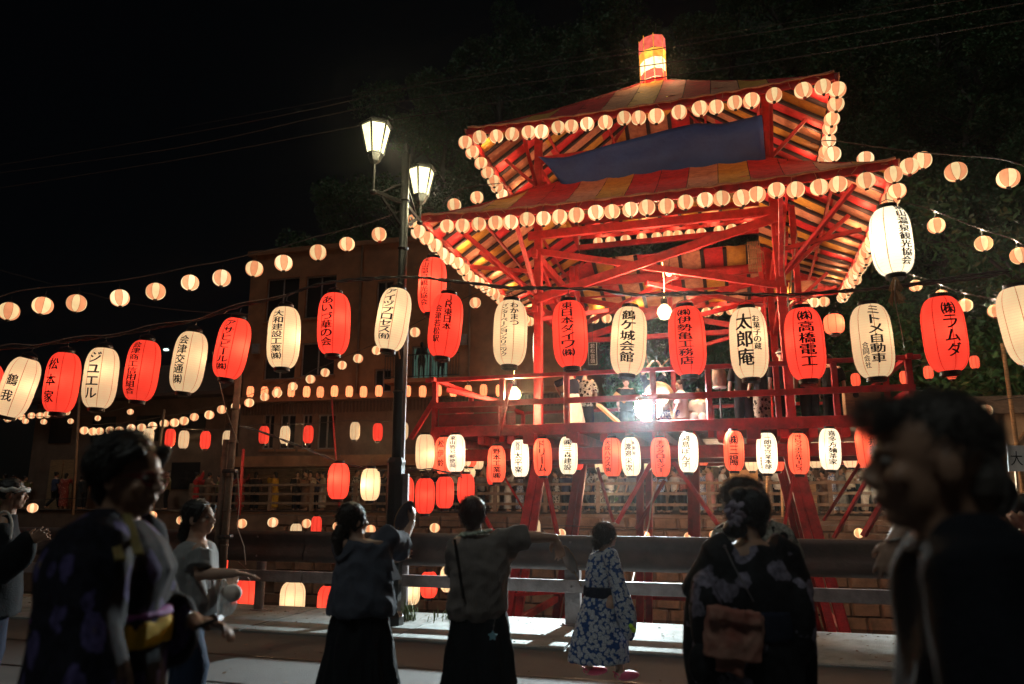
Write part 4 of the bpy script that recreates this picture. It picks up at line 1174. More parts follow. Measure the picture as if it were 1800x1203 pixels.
def roof(z0, a0, b0, z1, a1, b1, nu, nt, seedv, lift=.12, drop=0.0):
    r_ = random.Random(seedv)
    for side in range(4):
        hl, hd, tl, td = (a0, b0, a1, b1) if side % 2 == 0 else (b0, a0, b1, a1)
        ang = (0, math.pi / 2, math.pi, -math.pi / 2)[side]
        def pt(x, t):
            """x along the eave, t up the slope (0 eave, 1 top), square-on to the eave"""
            y = -(hd + (td - hd) * t)
            z = z0 + (z1 - z0) * t + lift * abs(x / hl) ** 3 * max(0, 1 - t) - .05 * math.sin(math.pi * t)
            c_, s_ = math.cos(ang), math.sin(ang)
            vv = x * s_ + y * c_
            z -= drop * t * min(1, max(0, (vv + b1) / (2 * b1)))      # the inner edge sags towards the back
            return tz(x * c_ - y * s_, vv, z)
        def tm(x): return 1.0 if abs(x) <= tl else max(0.0, (hl - abs(x)) / (hl - tl))
        nrm = (pt(.2, .1) - pt(-.2, .1)).cross(pt(0, .5) - pt(0, 0)).normalized()
        if nrm.z < 0: nrm = -nrm
        dx = 2 * hl / nu
        for i in range(nu):
            xa, xb = -hl + i * dx, -hl + (i + 1) * dx
            for j in range(nt):
                ta, tb = j / nt, (j + 1) / nt
                if max(tm(xa), tm(xb)) <= ta + .01: continue
                k = (2 * i + i // 4) % 3 if side == 0 else ((i + 2 * j) % 3 if j % 2 else (2 * i + j + r_.choice((0, 0, 1))) % 3)
                g_ = .008
                patch(pt(xa + g_, min(ta, tm(xa))), pt(xb - g_, min(ta, tm(xb))), pt(xb - g_, min(tb, tm(xb))), pt(xa + g_, min(tb, tm(xa))), .035, CL[k], nrm)
        for i in range(0, nu + 1):
            x = -hl + i * dx
            if tm(x) < .06: continue
            g = MB(); n_ = 4
            ps = [pt(x, -.01 + (tm(x) + .01) * q / n_) - nrm * .05 for q in range(n_ + 1)]
            for q in range(n_): g.beam(ps[q], ps[q + 1], .10, .06)
            tp('rafter', g, 'rafter')
        g = MB(); ps = [pt(hl + (tl - hl) * t, t) - nrm * .06 for t in np.linspace(0, 1, 7)]
        for q in range(6): g.beam(ps[q], ps[q + 1], .10, .10)
        tp('hip_rafter', g, 'red')
        for t in (.36, .72):
            xm = hl + (tl - hl) * t
            g = MB(); ps = [pt(x, t) - nrm * .13 for x in np.linspace(-xm, xm, 7)]
            for q in range(6): g.beam(ps[q], ps[q + 1], .06, .06)
            tp('purlin', g, 'red')
        g = MB(); ps = [pt(x, -.012) + Vector((0, 0, -.06)) for x in np.linspace(-hl, hl, 13)]
        for q in range(12): g.beam(ps[q], ps[q + 1], .05, .18)
        tp('fascia', g, 'red')
        g = MB(); pz = []
        for q in range(61):
            c = pt(-hl + 2 * hl * q / 60, -.02)
            pz.append(c + Vector((0, 0, .04 + .012 * math.sin(q * 1.9) + .01 * r_.random())))
        out = (pt(0, -.1) - pt(0, 0)).normalized() * .03
        g.tube([p + out * (1 + .5 * math.sin(q)) for q, p in enumerate(pz)], [.022 + .008 * math.sin(q * 1.3) for q in range(61)], 6)
        tp('cloth_hem', g, 'cloth_pink', smooth=True)
roof(LZ, LA, LB, 8.98, 2.45, 2.1, 15, 3, 1, drop=.62)
roof(UZ, UA, UB, 12.25, .36, .34, 13, 3, 2, .10)
# knee struts carrying the eaves
for sx in (-1, 1):
    for sy in (-1, 1):
        for (u1, v1) in ((LA - .5, CB), (CA, LB - .5), (LA - .6, LB - .6)):
            g = MB(); g.beam(tz(sx * CA, sy * CB, 6.15), tz(sx * u1, sy * v1, 7.42 - .05), .085, .085); tp('knee_strut', g)
        g = MB(); g.beam(tz(sx * CA, sy * CB, 6.75), tz(sx * (LA - .3), sy * (CB + .1), 7.0), .07, .09); tp('knee_strut', g)
        for (u1, v1) in ((UA - .4, CB), (CA, UB - .4)):
            g = MB(); g.beam(tz(sx * CA, sy * CB, 8.9), tz(sx * u1, sy * v1, 9.68), .075, .075); tp('knee_strut', g)
# reed screen and rope beside the right column
g = MB()
for i in range(8): g.beam(tz(CA - .62 + i * .035, -CB + .3, 6.4), tz(CA - .62 + i * .035, -CB + .3, 7.1), .022, .022)
for z in (6.5, 6.7, 6.9): g.beam(tz(CA - .64, -CB + .27, z), tz(CA - .35, -CB + .27, z), .01, .02)
tp('reed_screen', g, 'wood')
g = MB(); g.tube([tz(CA + .15, -CB - .12, 7.2), tz(CA + .06, -CB - .15, 6.3), tz(CA + .10, -CB - .13, 5.4), tz(CA + .08, -CB - .12, 3.4)], .012, 5)
g.tube([tz(CA + .42, -CB + .35, 7.2), tz(CA + .1, -CB - .1, 5.6)], .012, 5); tp('rope', g, 'wire_pale')
# leftover tied ribbons along the eaves
for (z0, a0, b0, n_) in ((LZ, LA, LB, 26), (UZ, UA, UB, 20)):
    for i in range(n_):
        u = -a0 + 2 * a0 * (i + random.random()) / n_
        base = tz(u, -b0 - .05, z0 + .02); g = MB()
        q = [base + Vector((0, -.03, 0)), base + Vector((random.uniform(-.05, .05), -.05, -.04 + random.uniform(0, .10))), base + Vector((random.uniform(-.12, .12), -.06, -.09 + random.uniform(-.1, .10)))]
        g.tube(q, .006, 4); tp('tie_ribbon', g, 'cloth_pink')

# blue tarpaulin laced across the front of the upper storey
ULe, URi = -2.72, 2.62
n1_, n2_ = 40, 12; vs = []
for j in range(n2_ + 1):
    for i in range(n1_ + 1):
        s, t = i / n1_, j / n2_
        u = ULe + .12 + (URi - ULe - .2) * s
        ztop = float(np.interp(s, [0, .06, .14, .3, .45, .62, .72, .84, 1.0], [9.60, 9.52, 9.48, 9.62, 9.72, 9.84, 9.88, 9.78, 9.86]))
        zbot = 8.55 + .75 * max(0, 1 - s / .11)
        z = zbot + (ztop - zbot) * t
        fold = .05 * math.sin(3 * math.pi * t) * math.sin(7 * s + 2 * t) + .07 * math.sin(math.pi * t) * math.sin(2.2 * math.pi * s + 3 * t) + .02 * noise.noise(Vector((s * 9, t * 4, 1)))
        u += .26 * (1 - t) * max(0, 1 - s * 3)
        vs.append(tz(u, -CB - .14 - fold * .5 - .03 * math.sin(math.pi * t), z))
g = MB(); g.add(vs, [(j * (n1_ + 1) + i, j * (n1_ + 1) + i + 1, (j + 1) * (n1_ + 1) + i + 1, (j + 1) * (n1_ + 1) + i) for j in range(n2_) for i in range(n1_)])
tarp = g.build('tarpaulin', M['tarp'], None, smooth=True, label='blue tarpaulin laced across the upper storey between the two roofs', cat='tarpaulin')
tarp.location = (TC.x, TC.y, BED); tarp.rotation_euler = (0, 0, TY)
sol = tarp.modifiers.new('thick', 'SOLIDIFY'); sol.thickness = .006

# glowing octagonal finial on the ridge
fin = empty('roof_finial', TW(0, 0, 11.85), (0, 0, TY + .2), 'glowing octagonal cloth column banded pink, yellow, white and red on top of the roof', 'lantern')
def fm(n_, c, s_): M[n_] = glow(n_, c, s_, soil=.3)
fm('finial_pink', (1.0, .16, .11), .92); fm('finial_yellow', (1.0, .60, .08), 1.35); fm('finial_white', (1.0, .86, .52), 1.6); fm('finial_red', (.9, .035, .025), .72); fm('finial_amber', (1.0, .40, .05), 1.05)
bands = [(0, .42, 'finial_yellow'), (.42, .56, 'finial_red'), (.56, .82, 'finial_pink'), (.82, 1.16, 'finial_white'), (1.16, 1.42, 'finial_yellow'), (1.42, 1.80, 'finial_pink')]
for z0_, z1_, m_n in bands:
    for k in range(8):
        a, b_ = 2 * math.pi * k / 8, 2 * math.pi * (k + 1) / 8
        r0_ = .345 + .02 * math.sin(z0_ * 5); r1_ = .345 + .02 * math.sin(z1_ * 5)
        g = MB()
        w_ = .035
        def pp(ang, r_, z): return Vector((r_ * math.cos(ang), r_ * math.sin(ang), z + .05 * math.sin(ang + 1.2)))
        g.add([pp(a + w_, r0_, z0_ + .01), pp(b_ - w_, r0_, z0_ + .01), pp(b_ - w_, r1_, z1_ - .008), pp(a + w_, r1_, z1_ - .008)], [(0, 1, 2, 3)])
        g.build('cloth_panel', M[m_n if (k % 2 or m_n != 'finial_yellow') else 'finial_amber'], fin)
g = MB()
for k in range(8):
    a = 2 * math.pi * k / 8; g.beam((.345 * math.cos(a), .345 * math.sin(a), 0), (.345 * math.cos(a), .345 * math.sin(a), 1.82), .014, .014)
g.build('frame', M['finial_amber'], fin)
g = MB(); g.lathe([(.46, -.25), (.40, -.06), (.37, .02)], 8, cap=True); g.build('base', M['cloth_orange'], fin)
g = MB(); g.tube([(.1, .05, 1.7), (.13, .05, 2.35)], .008, 5); g.build('rod', M['steel'], fin)

# ---- round lanterns along the eaves
G1 = 'round lanterns along the eaves of the tower'
def eave_u(px, v, z):
    best = None; lo, hi = -6.0, 6.0
    for _ in range(40):
        mid = (lo + hi) / 2; w = TW(mid, v, z)
        d = Vector((w.x, w.y, w.z - CAM_H)); f_ = Vector((0, math.cos(PITCH), math.sin(PITCH)))
        x = CX + F * w.x / d.dot(f_)
        if x < px: lo = mid
        else: hi = mid
    return (lo + hi) / 2
def spill(e_, w=11.0, d=.38):
    # unseen fill point added inward of the eave to brighten the roof cloth
    li = bpy.data.lights.new('added_fill_light', 'POINT'); li.energy = w; li.color = (1, .56, .26); li.shadow_soft_size = .05
    lo = bpy.data.objects.new('added_fill_light', li); COL.objects.link(lo); lo.parent = e_; v_ = Vector((TC.x, TC.y, 0)) - e_.location; v_.z = 0; v_ = v_.normalized() * d + Vector((0, 0, .02)); lo.location = e_.rotation_euler.to_matrix().transposed() @ v_
def eave_row(pxs, a, b, z, side, desc):
    for i, px in enumerate(pxs):
        v = side * (b + .10); u = eave_u(px, v, z)
        zz = z - .30 + .10 * abs(u / a) ** 3 + random.uniform(-.02, .02)
        e_ = round_lantern(TW(u, v, zz), '%s round lantern from left, %s' % (ORD[i], desc), G1)
        if i % 3 == 1: spill(e_, *((6, .22) if z > 9 and side < 0 else (11, .38)))
LF = [785, 814, 842, 870, 898, 927, 955, 985, 1013, 1045, 1074, 1106, 1136, 1170, 1204, 1237, 1267, 1298, 1331, 1364, 1399, 1437, 1473, 1519, 1568]
UF = [841, 871, 903, 928, 954, 979, 1005, 1031, 1063, 1095, 1122, 1153, 1193, 1226, 1257, 1289, 1320, 1359, 1408, 1444]
eave_row(LF, LA, LB, LZ, -1, 'front eave of the lower roof')
eave_row(UF, UA, UB, UZ, -1, 'front eave of the upper roof')
eave_row([1010, 1050, 1073, 1100, 1127, 1154, 1175, 1192, 1211, 1232, 1262, 1284, 1308, 1330], UA, UB, UZ, 1, 'back eave of the upper roof')
eave_row([968, 1046, 1066, 1090, 1120, 1185, 1200, 1218, 1240, 1262, 1284, 1306, 1328, 1396, 1413, 1432, 1448], LA, LB, LZ, 1, 'back eave of the lower roof')
def side_row(a, b, z, side, n_, desc, v0=-.93, v1=.95):
    for i in range(n_):
        t = v0 + (v1 - v0) * (i + random.uniform(-.15, .15)) / (n_ - 1)
        e_ = round_lantern(TW(side * (a + .08), t * b, z - .33 + .10 * abs(t) ** 3 + random.uniform(-.03, .03)), '%s round lantern from the front, %s' % (ORD[i], desc), G1)
        if i % 3 == 1: spill(e_)
side_row(LA, LB, LZ, -1, 21, 'left eave of the lower roof', -1.0)
side_row(LA, LB, LZ, 1, 22, 'right eave of the lower roof', -.88)
side_row(UA, UB, UZ, -1, 16, 'left eave of the upper roof', -1.0)
side_row(UA, UB, UZ, 1, 15, 'right eave of the upper roof', -.97)
round_lantern(TW(LA + .42, -LB - .1, LZ + .02), 'round lantern at the very tip of the right lower eave corner', G1)

# ---- sponsors' lanterns along the front edge of the deck
GD_ = "sponsors' lanterns along the lower edge of the deck"
def dv(px, v=-DBK - .22): return eave_u(px, v, 2.4)
DK = [(873, 816, 'orange', V1('野本工業㈱', .84, .92, .10), 0, 'orange lantern lettered 野本工業㈱ under the deck'),
      (914, 806, 'white', [('民芸', -.22, .50, .94, .70), ('太平楽', -.22, .80, .66, .10)], 0, 'white lantern lettered 太平楽 under the deck'),
      (954, 804, 'orange', V1('ドリーム', .84, .94, .10), -.08, 'orange lantern lettered ドリーム under the deck'),
      (999, 801, 'white', V1('㈱三森建設', .84, .92, .10), -.08, 'white lantern lettered ㈱三森建設 under the deck'),
      (1076, 804, 'orange', V1('大成ハウス㈱', .66, .94, .10), -.50, 'orange lantern lettered 大成ハウス㈱ left of the floodlight'),
      (1109, 803, 'white', [('渡邉栄次', -.25, .66, .84, .12), ('永楽屋', .35, .32, .92, .50)], 0, 'white lantern lettered 渡邉栄次 under the floodlight'),
      (1161, 804, 'orange', V1('ナックロキシー', .80, .92, .10), 0, 'orange lantern lettered ナックロキシー under the deck'),
      (1210, 796, 'white', V1('向島ぽん子', .80, .94, .12), -.25, 'white lantern lettered 向島ぽん子 under the deck'),
      (1290, 793, 'orange', V1('㈱三陽', .84, .90, .12), 0, 'orange lantern lettered ㈱三陽 under the deck'),
      (1348, 797, 'white', [('一朗堂営業本部', .10, .70, .94, .10), ('東京支店', -.60, .28, .40, .12)], 0, 'white lantern lettered 一朗堂営業本部 under the deck'),
      (1404, 798, 'orange', V1('㈲ビックホテルサービス', .66, .96, .08), 0, 'orange lantern lettered ㈲ビックホテルサービス under the deck'),
      (1459, 790, 'white', V1('喜多方麺茶家', .80, .94, .12), .25, 'white lantern lettered 喜多方麺茶家 under the deck'),
      (1524, 786, 'orange', V1('穴井秀俊', .74, .92, .12), .55, 'orange lantern lettered 穴井秀俊 beside the near man\'s forehead'),
      (747, 796, 'cream', None, 0, 'cream lantern at the left front corner of the deck, leftmost of the cluster'),
      (781, 801, 'orange', V1('松伊鈴', .66, .94, .16), -.40, 'orange lantern lettered 松伊鈴 in the cluster at the left deck corner'),
      (801, 797, 'white', V1('東山簡易郵便局', .60, .96, .10), -.35, 'white lantern lettered 東山簡易郵便局 in the cluster at the left deck corner')]
for q_, (px, py, k, cols, a0, lab) in enumerate(DK):
    lab = lab if 'cluster' in lab or 'forehead' in lab or 'floodlight' in lab else lab.replace(' under the deck', '') + (', %s from left along the deck edge' % ORD[sorted(d[0] for d in DK).index(px)])
    u = dv(px); w = TW(u, -DBK - .22 - (.15 if px == 801 else 0), 2.4); c = P(px, py, w.y)
    tall_lantern(c, .185 if px > 830 else .20, .74 if px > 830 else .76, k, cols, lab, GD_, a0, random.uniform(-.03, .05), 2.6, bz=.12 if k == 'orange' else 0)
GZ = 'unlettered lanterns along the left and back edges of the deck'
ZL = [(771, 806, 'orange', 18.6), (775, 804, 'cream', 19.4), (796, 806, 'orange', 20.2), (818, 800, 'cream', 20.4), (828, 801, 'orange', 21), (840, 806, 'cream', 21.4), (826, 822, 'cream', 21.6), (897, 798, 'orange', 21.0),
      (866, 832, 'red', 20.6), (1015, 806, 'red', 20.2), (1056, 810, 'cream', 20.0), (1136, 806, 'cream', 19.6), (1234, 797, 'orange', 19.0), (1321, 806, 'cream', 18.6), (1366, 806, 'orange', 18.4), (1433, 800, 'cream', 18.0), (1494, 799, 'cream', 17.8), (1507, 800, 'orange', 17.8)]
for i, (x, y, k, Y) in enumerate(ZL):
    plain_lantern(P(x, y, Y), k, '%s %s lantern from the left in the far rows under the deck' % (ORD[sum(1 for q in ZL[:i] if q[2] == k)], k), GZ, .165, .62, 1.2)
wire('lantern_cable', [P(x, 770 - (x - 860) * .027, 14.6 + (1530 - x) * .0036) + Vector((0, -.15, random.uniform(-.06, .06))) for x in range(740, 1560, 22)], .008, "pale cable of the sponsors' lanterns along the deck edge", 'cable', 'wire_pale', twist=.02, sub=5)

# ---- lights that burn on the tower: real bulbs and the floodlight, plus unseen fill points
def bulb(px, py, Y, r, watts, lab, col=(1, .62, .3), shade=False, grp='bare bulbs on the tower'):
    c = P(px, py, Y)
    e = empty('light_bulb', c + Vector((0, 0, r * 1.9)), (0, 0, 0), lab, 'bulb', grp)
    g = MB(); g.lathe([(.001, -r * 2.9), (r * .6, -r * 2.7), (r, -r * 1.95), (r * .85, -r * 1.3), (r * .4, -r * .8)], 14, cap=False)
    o = g.build('glass_globe', M['bulb_warm'] if watts else M['lamp_glass'], e, smooth=True)
    g = MB(); g.lathe([(r * .42, -r * .85), (r * .42, 0)], 10); g.build('socket', M['black'], e)
    g = MB(); g.tube([(0, 0, 0), (.02, 0, r * 2), (0, 0, r * 5)], .006, 5); g.build('cord', M['wire'], e)
    if watts:
        li = bpy.data.lights.new('bulb_light', 'POINT'); li.energy = watts; li.color = col; li.shadow_soft_size = r
        lo = bpy.data.objects.new('bulb_light', li); COL.objects.link(lo); lo.parent = e; lo.location = (0, 0, -r * 2)
        o.visible_shadow = True
    return e
B1 = bulb(1168, 550, 16.0, .17, 0, 'glaring warm bulb between two large lanterns, under the roof of the tower')
B2 = bulb(903, 695, 16.2, .17, 0, 'glaring warm bulb at the left end of the deck')
B3 = bulb(1176, 480, 16.0, .08, 0, 'clear bulb in a small reflector high inside the tower')
def point(name, loc, watts, col, r, parent):
    li = bpy.data.lights.new(name, 'POINT'); li.energy = watts; li.color = col; li.shadow_soft_size = r
    lo = bpy.data.objects.new(name, li); COL.objects.link(lo)
    lo.parent = parent; lo.location = Vector(loc) - Vector(parent.location); return lo
for B_ in (B1, B2):
    B_.children[0].data.materials.clear(); B_.children[0].data.materials.append(M['bulb_warm'])
# the bulb's light leaves from just outside the glass globe
point('bulb_light', Vector(B1.location) + Vector((0, -.16, -.38)), 560, (1, .62, .34), .06, B1)
point('bulb_light', Vector(B1.location) + Vector((0, .26, -.1)), 520, (1, .62, .34), .06, B1)
point('bulb_light', Vector(B2.location) + Vector((0, -.2, -.38)), 620, (1, .60, .30), .06, B2)
# floodlight clamped on the deck rail, aimed at the road
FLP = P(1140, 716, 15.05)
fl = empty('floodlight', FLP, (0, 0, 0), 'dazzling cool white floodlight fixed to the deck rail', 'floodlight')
dirf = Vector((.10, -1, -.24)).normalized(); q_ = (-dirf).to_track_quat('Y', 'Z').to_matrix()
g = MB(); g.box(q_ @ Vector((0, .06, 0)), (.52, .10, .48), q_)
for i in range(9): g.box(q_ @ Vector((-.2 + i * .05, .135, 0)), (.012, .05, .36), q_)
g.build('housing', M['black'], fl)
g = MB(); g.lathe([(.001, -.02), (.16, -.05), (.27, -.02), (.29, .02), (.001, .03)], 28, cap=False)  # disc made oversized to stand in for the lamp's glare
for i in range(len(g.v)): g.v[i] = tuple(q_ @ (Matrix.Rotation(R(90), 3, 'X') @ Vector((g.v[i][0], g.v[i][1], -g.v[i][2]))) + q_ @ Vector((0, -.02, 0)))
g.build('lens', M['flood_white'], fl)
g = MB(); g.tube([q_ @ Vector((-.24, .05, 0)), q_ @ Vector((-.25, .1, -.22)), q_ @ Vector((.25, .1, -.22)), q_ @ Vector((.24, .05, 0))], .014, 6); g.build('bracket', M['steel'], fl)
li = bpy.data.lights.new('flood_beam', 'SPOT'); li.energy = 22000; li.color = (.80, .97, 1.0); li.spot_size = R(120); li.spot_blend = .9; li.shadow_soft_size = .07
lo = bpy.data.objects.new('flood_beam', li); COL.objects.link(lo); lo.parent = fl; lo.location = dirf * .16 + Vector((0, 0, .2))
lo.rotation_euler = dirf.to_track_quat('-Z', 'Y').to_euler()
point('added_flood_fill', FLP + dirf * .30, 45, (.78, .96, 1.0), .1, fl)  # added point before the lens, brightening the rail and lanterns nearby
# unseen point light with no fixture, brightening the players on the deck
point('unseen_deck_fill', FLP + Vector((.5, 1.0, .3)), 130, (.75, .95, 1.0), .08, fl)

# ------------------------------------------------------------------ street lamp with two lanterns
LP = P(688, 1090, 9.75); LP.z = .03
lamp = empty('street_lamp', LP, (0, 0, 0), 'black iron street lamp with two glowing glass lanterns at the guard rail', 'street lamp')
PT = P(703, 272, 9.75).z - LP.z
g = MB(); g.lathe([(.155, 0), (.155, .10), (.115, .16), (.115, 1.95), (.125, 2.0), (.10, 2.06)], 8, cap=True); g.build('base', M['post_black'], lamp)
g = MB(); g.tube([(0, 0, 2.05), (0, 0, PT)], [.066, .058], 12); g.build('pole', M['post_black'], lamp, smooth=True)
for z in (2.9, 4.0, 4.9, 5.6):
    g = MB(); g.lathe([(.070, z), (.082, z + .02), (.070, z + .04)], 12, cap=False); g.build('collar', M['post_black'], lamp)
g = MB(); g.lathe([(.001, PT + .2), (.02, PT + .17), (.045, PT + .12), (.02, PT + .05), (.05, PT), (.05, PT - .03)][::-1], 10); g.build('finial', M['post_black'], lamp, smooth=True)
g = MB(); g.box((.075, .02, 3.1), (.05, .10, 2.3)); g.box((.13, .02, 1.4), (.07, .14, .9)); g.build('conduit_box', M['steel'], lamp)
hA = P(660, 246, 9.35); hB = P(740, 321, 10.55)
for k, hc in enumerate((hA, hB)):
    base = hc - LP
    arm_z = P(655, 338, 9.35).z - LP.z if k == 0 else P(738, 392, 10.55).z - LP.z
    ax = Vector((base.x, base.y, 0))
    g = MB()
    g.beam((0, 0, arm_z), (ax.x, ax.y, arm_z + .02), .035, .05)
    g.beam((0, 0, arm_z - .38), (ax.x * .75, ax.y * .75, arm_z - .02), .03, .04)
    g.tube([Vector((0, 0, arm_z + .30)), ax * .35 + Vector((0, 0, arm_z + .20)), ax * .75 + Vector((0, 0, arm_z + .03))], .014, 6)
    # scrolled ironwork
    sc = [ax * .42 + ax.normalized() * (.09 * math.cos(t) * (1 - t / 11)) + Vector((0, 0, arm_z - .17 + .09 * math.sin(t) * (1 - t / 11))) for t in np.linspace(0, 9, 24)]
    g.tube(sc, .010, 5)
    g.build('bracket_arm', M['post_black'], lamp)
    hd = empty('lamp_head', base, (0, 0, R(22)), None); hd.parent = lamp
    if True:
        g = MB(); g.tube([(0, 0, arm_z - base.z), (0, 0, -.34)], .017, 8); g.ell((0, 0, arm_z - base.z), (.05, .05, .035), n=10, k=6)
        g.lathe([(.03, -.36), (.075, -.32), (.10, -.26), (.115, -.225)], 6, cap=True); g.build('stem', M['post_black'], hd)
        r0_, r1_, z0_, z1_ = .115, .205, -.22, .20
        fr_ = MB()
        for i in range(6):
            a, b_ = 2 * math.pi * i / 6, 2 * math.pi * (i + 1) / 6
            fr_.beam((r0_ * math.cos(a), r0_ * math.sin(a), z0_), (r1_ * math.cos(a), r1_ * math.sin(a), z1_), .026, .026)
            for r_, z in ((r0_, z0_), (r1_, z1_)): fr_.beam((r_ * math.cos(a), r_ * math.sin(a), z), (r_ * math.cos(b_), r_ * math.sin(b_), z), .018, .02)
            g = MB(); s_ = .93
            pa_ = [Vector((r0_ * math.cos(a), r0_ * math.sin(a), z0_ + .012)), Vector((r0_ * math.cos(b_), r0_ * math.sin(b_), z0_ + .012)), Vector((r1_ * math.cos(b_), r1_ * math.sin(b_), z1_ - .012)), Vector((r1_ * math.cos(a), r1_ * math.sin(a), z1_ - .012))]
            m1 = sum((p for p in pa_), Vector()) / 4
            g.add([m1 + (p - m1) * s_ for p in pa_], [(0, 1, 2, 3)]); g.build('glass_pane', M['lamp_glass'], hd)
        fr_.build('frame', M['post_black'], hd)
        g = MB(); g.lathe([(.235, .205), (.235, .225), (.11, .30), (.05, .33), (.001, .36)], 6, cap=False); g.lathe([(.235, .205), (.001, .206)], 6, cap=False); g.build('roof_cap', M['post_black'], hd)
    point('lamp_light', hc + Vector((0, 0, -.42)) + Vector((.28, -.28, .2)), 60, (1, .90, .52), .08, lamp)
g = MB(); g.beam((-.20, -.12, 4.30), (.06, -.03, 3.85), .03, .03); g.tube([(-.18, -.11, 4.28), (.02, -.1, 3.35)], .012, 5); g.build('stay', M['wood'], lamp)

# ------------------------------------------------------------------ bamboo and timber poles
BP_ = P(386, 1065, 10.1); BP_.z = 0.0
pole = empty('lantern_pole', BP_, (0, 0, 0), 'pair of lashed bamboo poles holding the lantern cable behind the woman in the grey shirt', 'pole')
g = MB(); g.tube([(0, 0, 0), (.0, 0, 1.6), (.02, 0, 3.25)], [.055, .05, .045], 10)
for z in (.5, .95, 1.4, 1.85, 2.3, 2.75): g.lathe([(.055, z), (.062, z + .012), (.055, z + .024)], 10, (0, 0, 0), cap=False)
g.build('bamboo', M['wood_grey'], pole, smooth=True)
g = MB(); g.tube([(-.10, .03, 0), (-.10, .03, 1.2), (-.095, .03, 2.35)], [.05, .047, .042], 10); g.build('bamboo', M['wood_grey'], pole, smooth=True)
for z in (1.05, 1.9):
    g = MB(); g.lathe([(.10, z), (.108, z + .02), (.10, z + .05)], 10, (0, .01, 0), cap=False); g.build('lashing', M['wire'], pole)
g = MB(); g.tube([(.12, -.04, 1.9), (.18, -.05, 1.5), (.17, -.05, 1.2), (.28, -.05, .95), (.32, -.05, .72)], .007, 5); g.build('loose_rope', M['wire_pale'], pole)
g = MB(); g.tube([(.1, -.05, 2.3), (-.1, -.05, 2.75), (-.35, -.05, 3.55)], .006, 5); g.build('guy_rope', M['wire_pale'], pole)
for (a, b_, Y, r, lab, m) in (((1762, 604), (1790, 800), 17, .055, 'leaning timber pole at the right edge', 'wood'), ((1735, 715), (1770, 860), 19, .05, 'thinner pole behind the leaning timber pole', 'wood_grey'),
                              ((140, 690), (128, 900), 24, .05, 'thin pole far left behind the near woman', 'wood_grey'), ((289, 720), (272, 870), 24, .045, 'thin pole just right of the near woman\'s head', 'wood_grey'),
                              ((1352, 760), (1346, 900), 22, .04, 'pale stick behind the right tower leg', 'wood'), ((1372, 800), (1376, 905), 22, .045, 'pale pole beside the crate behind the tower', 'wood'),
                              ((583, 700), (590, 800), 24, .035, 'thin pole left of the middle windows', 'red_dark'), ((428, 790), (420, 900), 24, .06, 'red banner pole behind the far crowd at left', 'red_dark')):
    A, B = P(*a, Y), P(*b_, Y); B2_ = A + (B - A) * 1.25
    if B2_.z > FZ and Y > 20: B2_ = A + (B - A) * ((A.z - FZ) / (A.z - B.z))
    else: B2_ = A + (B - A) * ((A.z - (FZ if Y > 18 else 0)) / (A.z - B.z))
    g = MB(); g.tube([A - B2_, (A - B2_) * .5, (0, 0, 0)], [r * .8, r * .9, r], 8)
    o = g.build('pole', M[m], None, smooth=True, label=lab, cat='pole'); o.location = B2_
# white twisted cable hanging from the deck to the river bank
wire('hanging_cable', [P(1165, 770, 14.9), P(1158, 835, 14.6), P(1146, 880, 14.2), P(1140, 925, 13.8), P(1128, 960, 12.6), P(1108, 1040, 11.2), P(1112, 1080, 10.6)], .012, 'pale twisted cable hanging from the deck down behind the guard rail', 'cable', 'wire_pale', twist=.015, sub=6)
# distant street light at left
g = MB(); g.ell((0, 0, 0), (.16, .12, .07)); o = g.build('distant_street_light', glow('cold_street_light', (.75, 1.0, .9), 2.2, soil=0), None, smooth=True, label='tiny cold street light far behind the large lantern row at left', cat='street light')
o.location = P(292, 615, 40)
g = MB(); g.tube([P(292, 612, 40), P(300, 608, 40.2), P(302, 640, 40.2), P(304, 860, 40.2)], .05, 6); g.build('street_light_pole', M['post_black'], None, label='dark pole of the distant street light at left', cat='pole')

# unseen points added to brighten the roof cloth, and the crowd beyond the deck
for a in (-2.2, -.9, .4, 1.8):
    point('added_finial_fill', Vector(fin.location) + Vector((math.cos(a) * .75, math.sin(a) * .75, .75)), 26, (1, .62, .28), .2, fin)
for u in (-3.6, 0.0, 3.6):
    point('added_fill_light', TW(u, DBK + .5, 1.75), 260, (1, .66, .40), .15, tower)

# ------------------------------------------------------------------ people
M['skin'] = mat('skin', (.42, .24, .16), .5, .12, 12, .08, spec=.4)
M['skin_pale'] = mat('pale_skin', (.55, .34, .25), .5, .12, 12, .08)
M['hair'] = mat('dark_hair', (.014, .010, .009), .42, .3, 30, .3, stretch=(1, 1, .2), bscale=160)
M['hair_red'] = mat('reddish_hair', (.045, .012, .014), .42, .3, 30, .3, bscale=160)
M['hair_brown'] = mat('curly_brown_hair', (.10, .055, .03), .5, .3, 30, .3, bscale=160)
M['hair_grey'] = mat('grey_wavy_hair', (.12, .105, .095), .5, .3, 30, .3, bscale=160)
M['tee'] = mat('slate_cotton_shirt', (.085, .095, .125), .9, .2, 6, .3, bscale=120, spec=.12)
M['tee_grey'] = mat('light_grey_cotton_shirt', (.30, .30, .30), .9, .15, 6, .3, bscale=120, spec=.12)
M['knit'] = mat('grey_knit_fabric', (.34, .30, .28), .9, .2, 8, .4, bscale=120, spec=.12)
M['black_cloth'] = mat('black_cloth', (.010, .012, .015), .8, .2, 8, .3, bscale=100, spec=.12)
M['navy_cloth'] = mat('navy_cloth', (.015, .020, .040), .8, .2, 8, .3, bscale=100, spec=.12)
M['white_cloth'] = mat('white_cloth', (.62, .60, .56), .85, .12, 8, .3, bscale=100, spec=.12)
M['jacket'] = mat('dark_jacket', (.018, .020, .027), .85, .2, 6, .3, bscale=90, spec=.12)
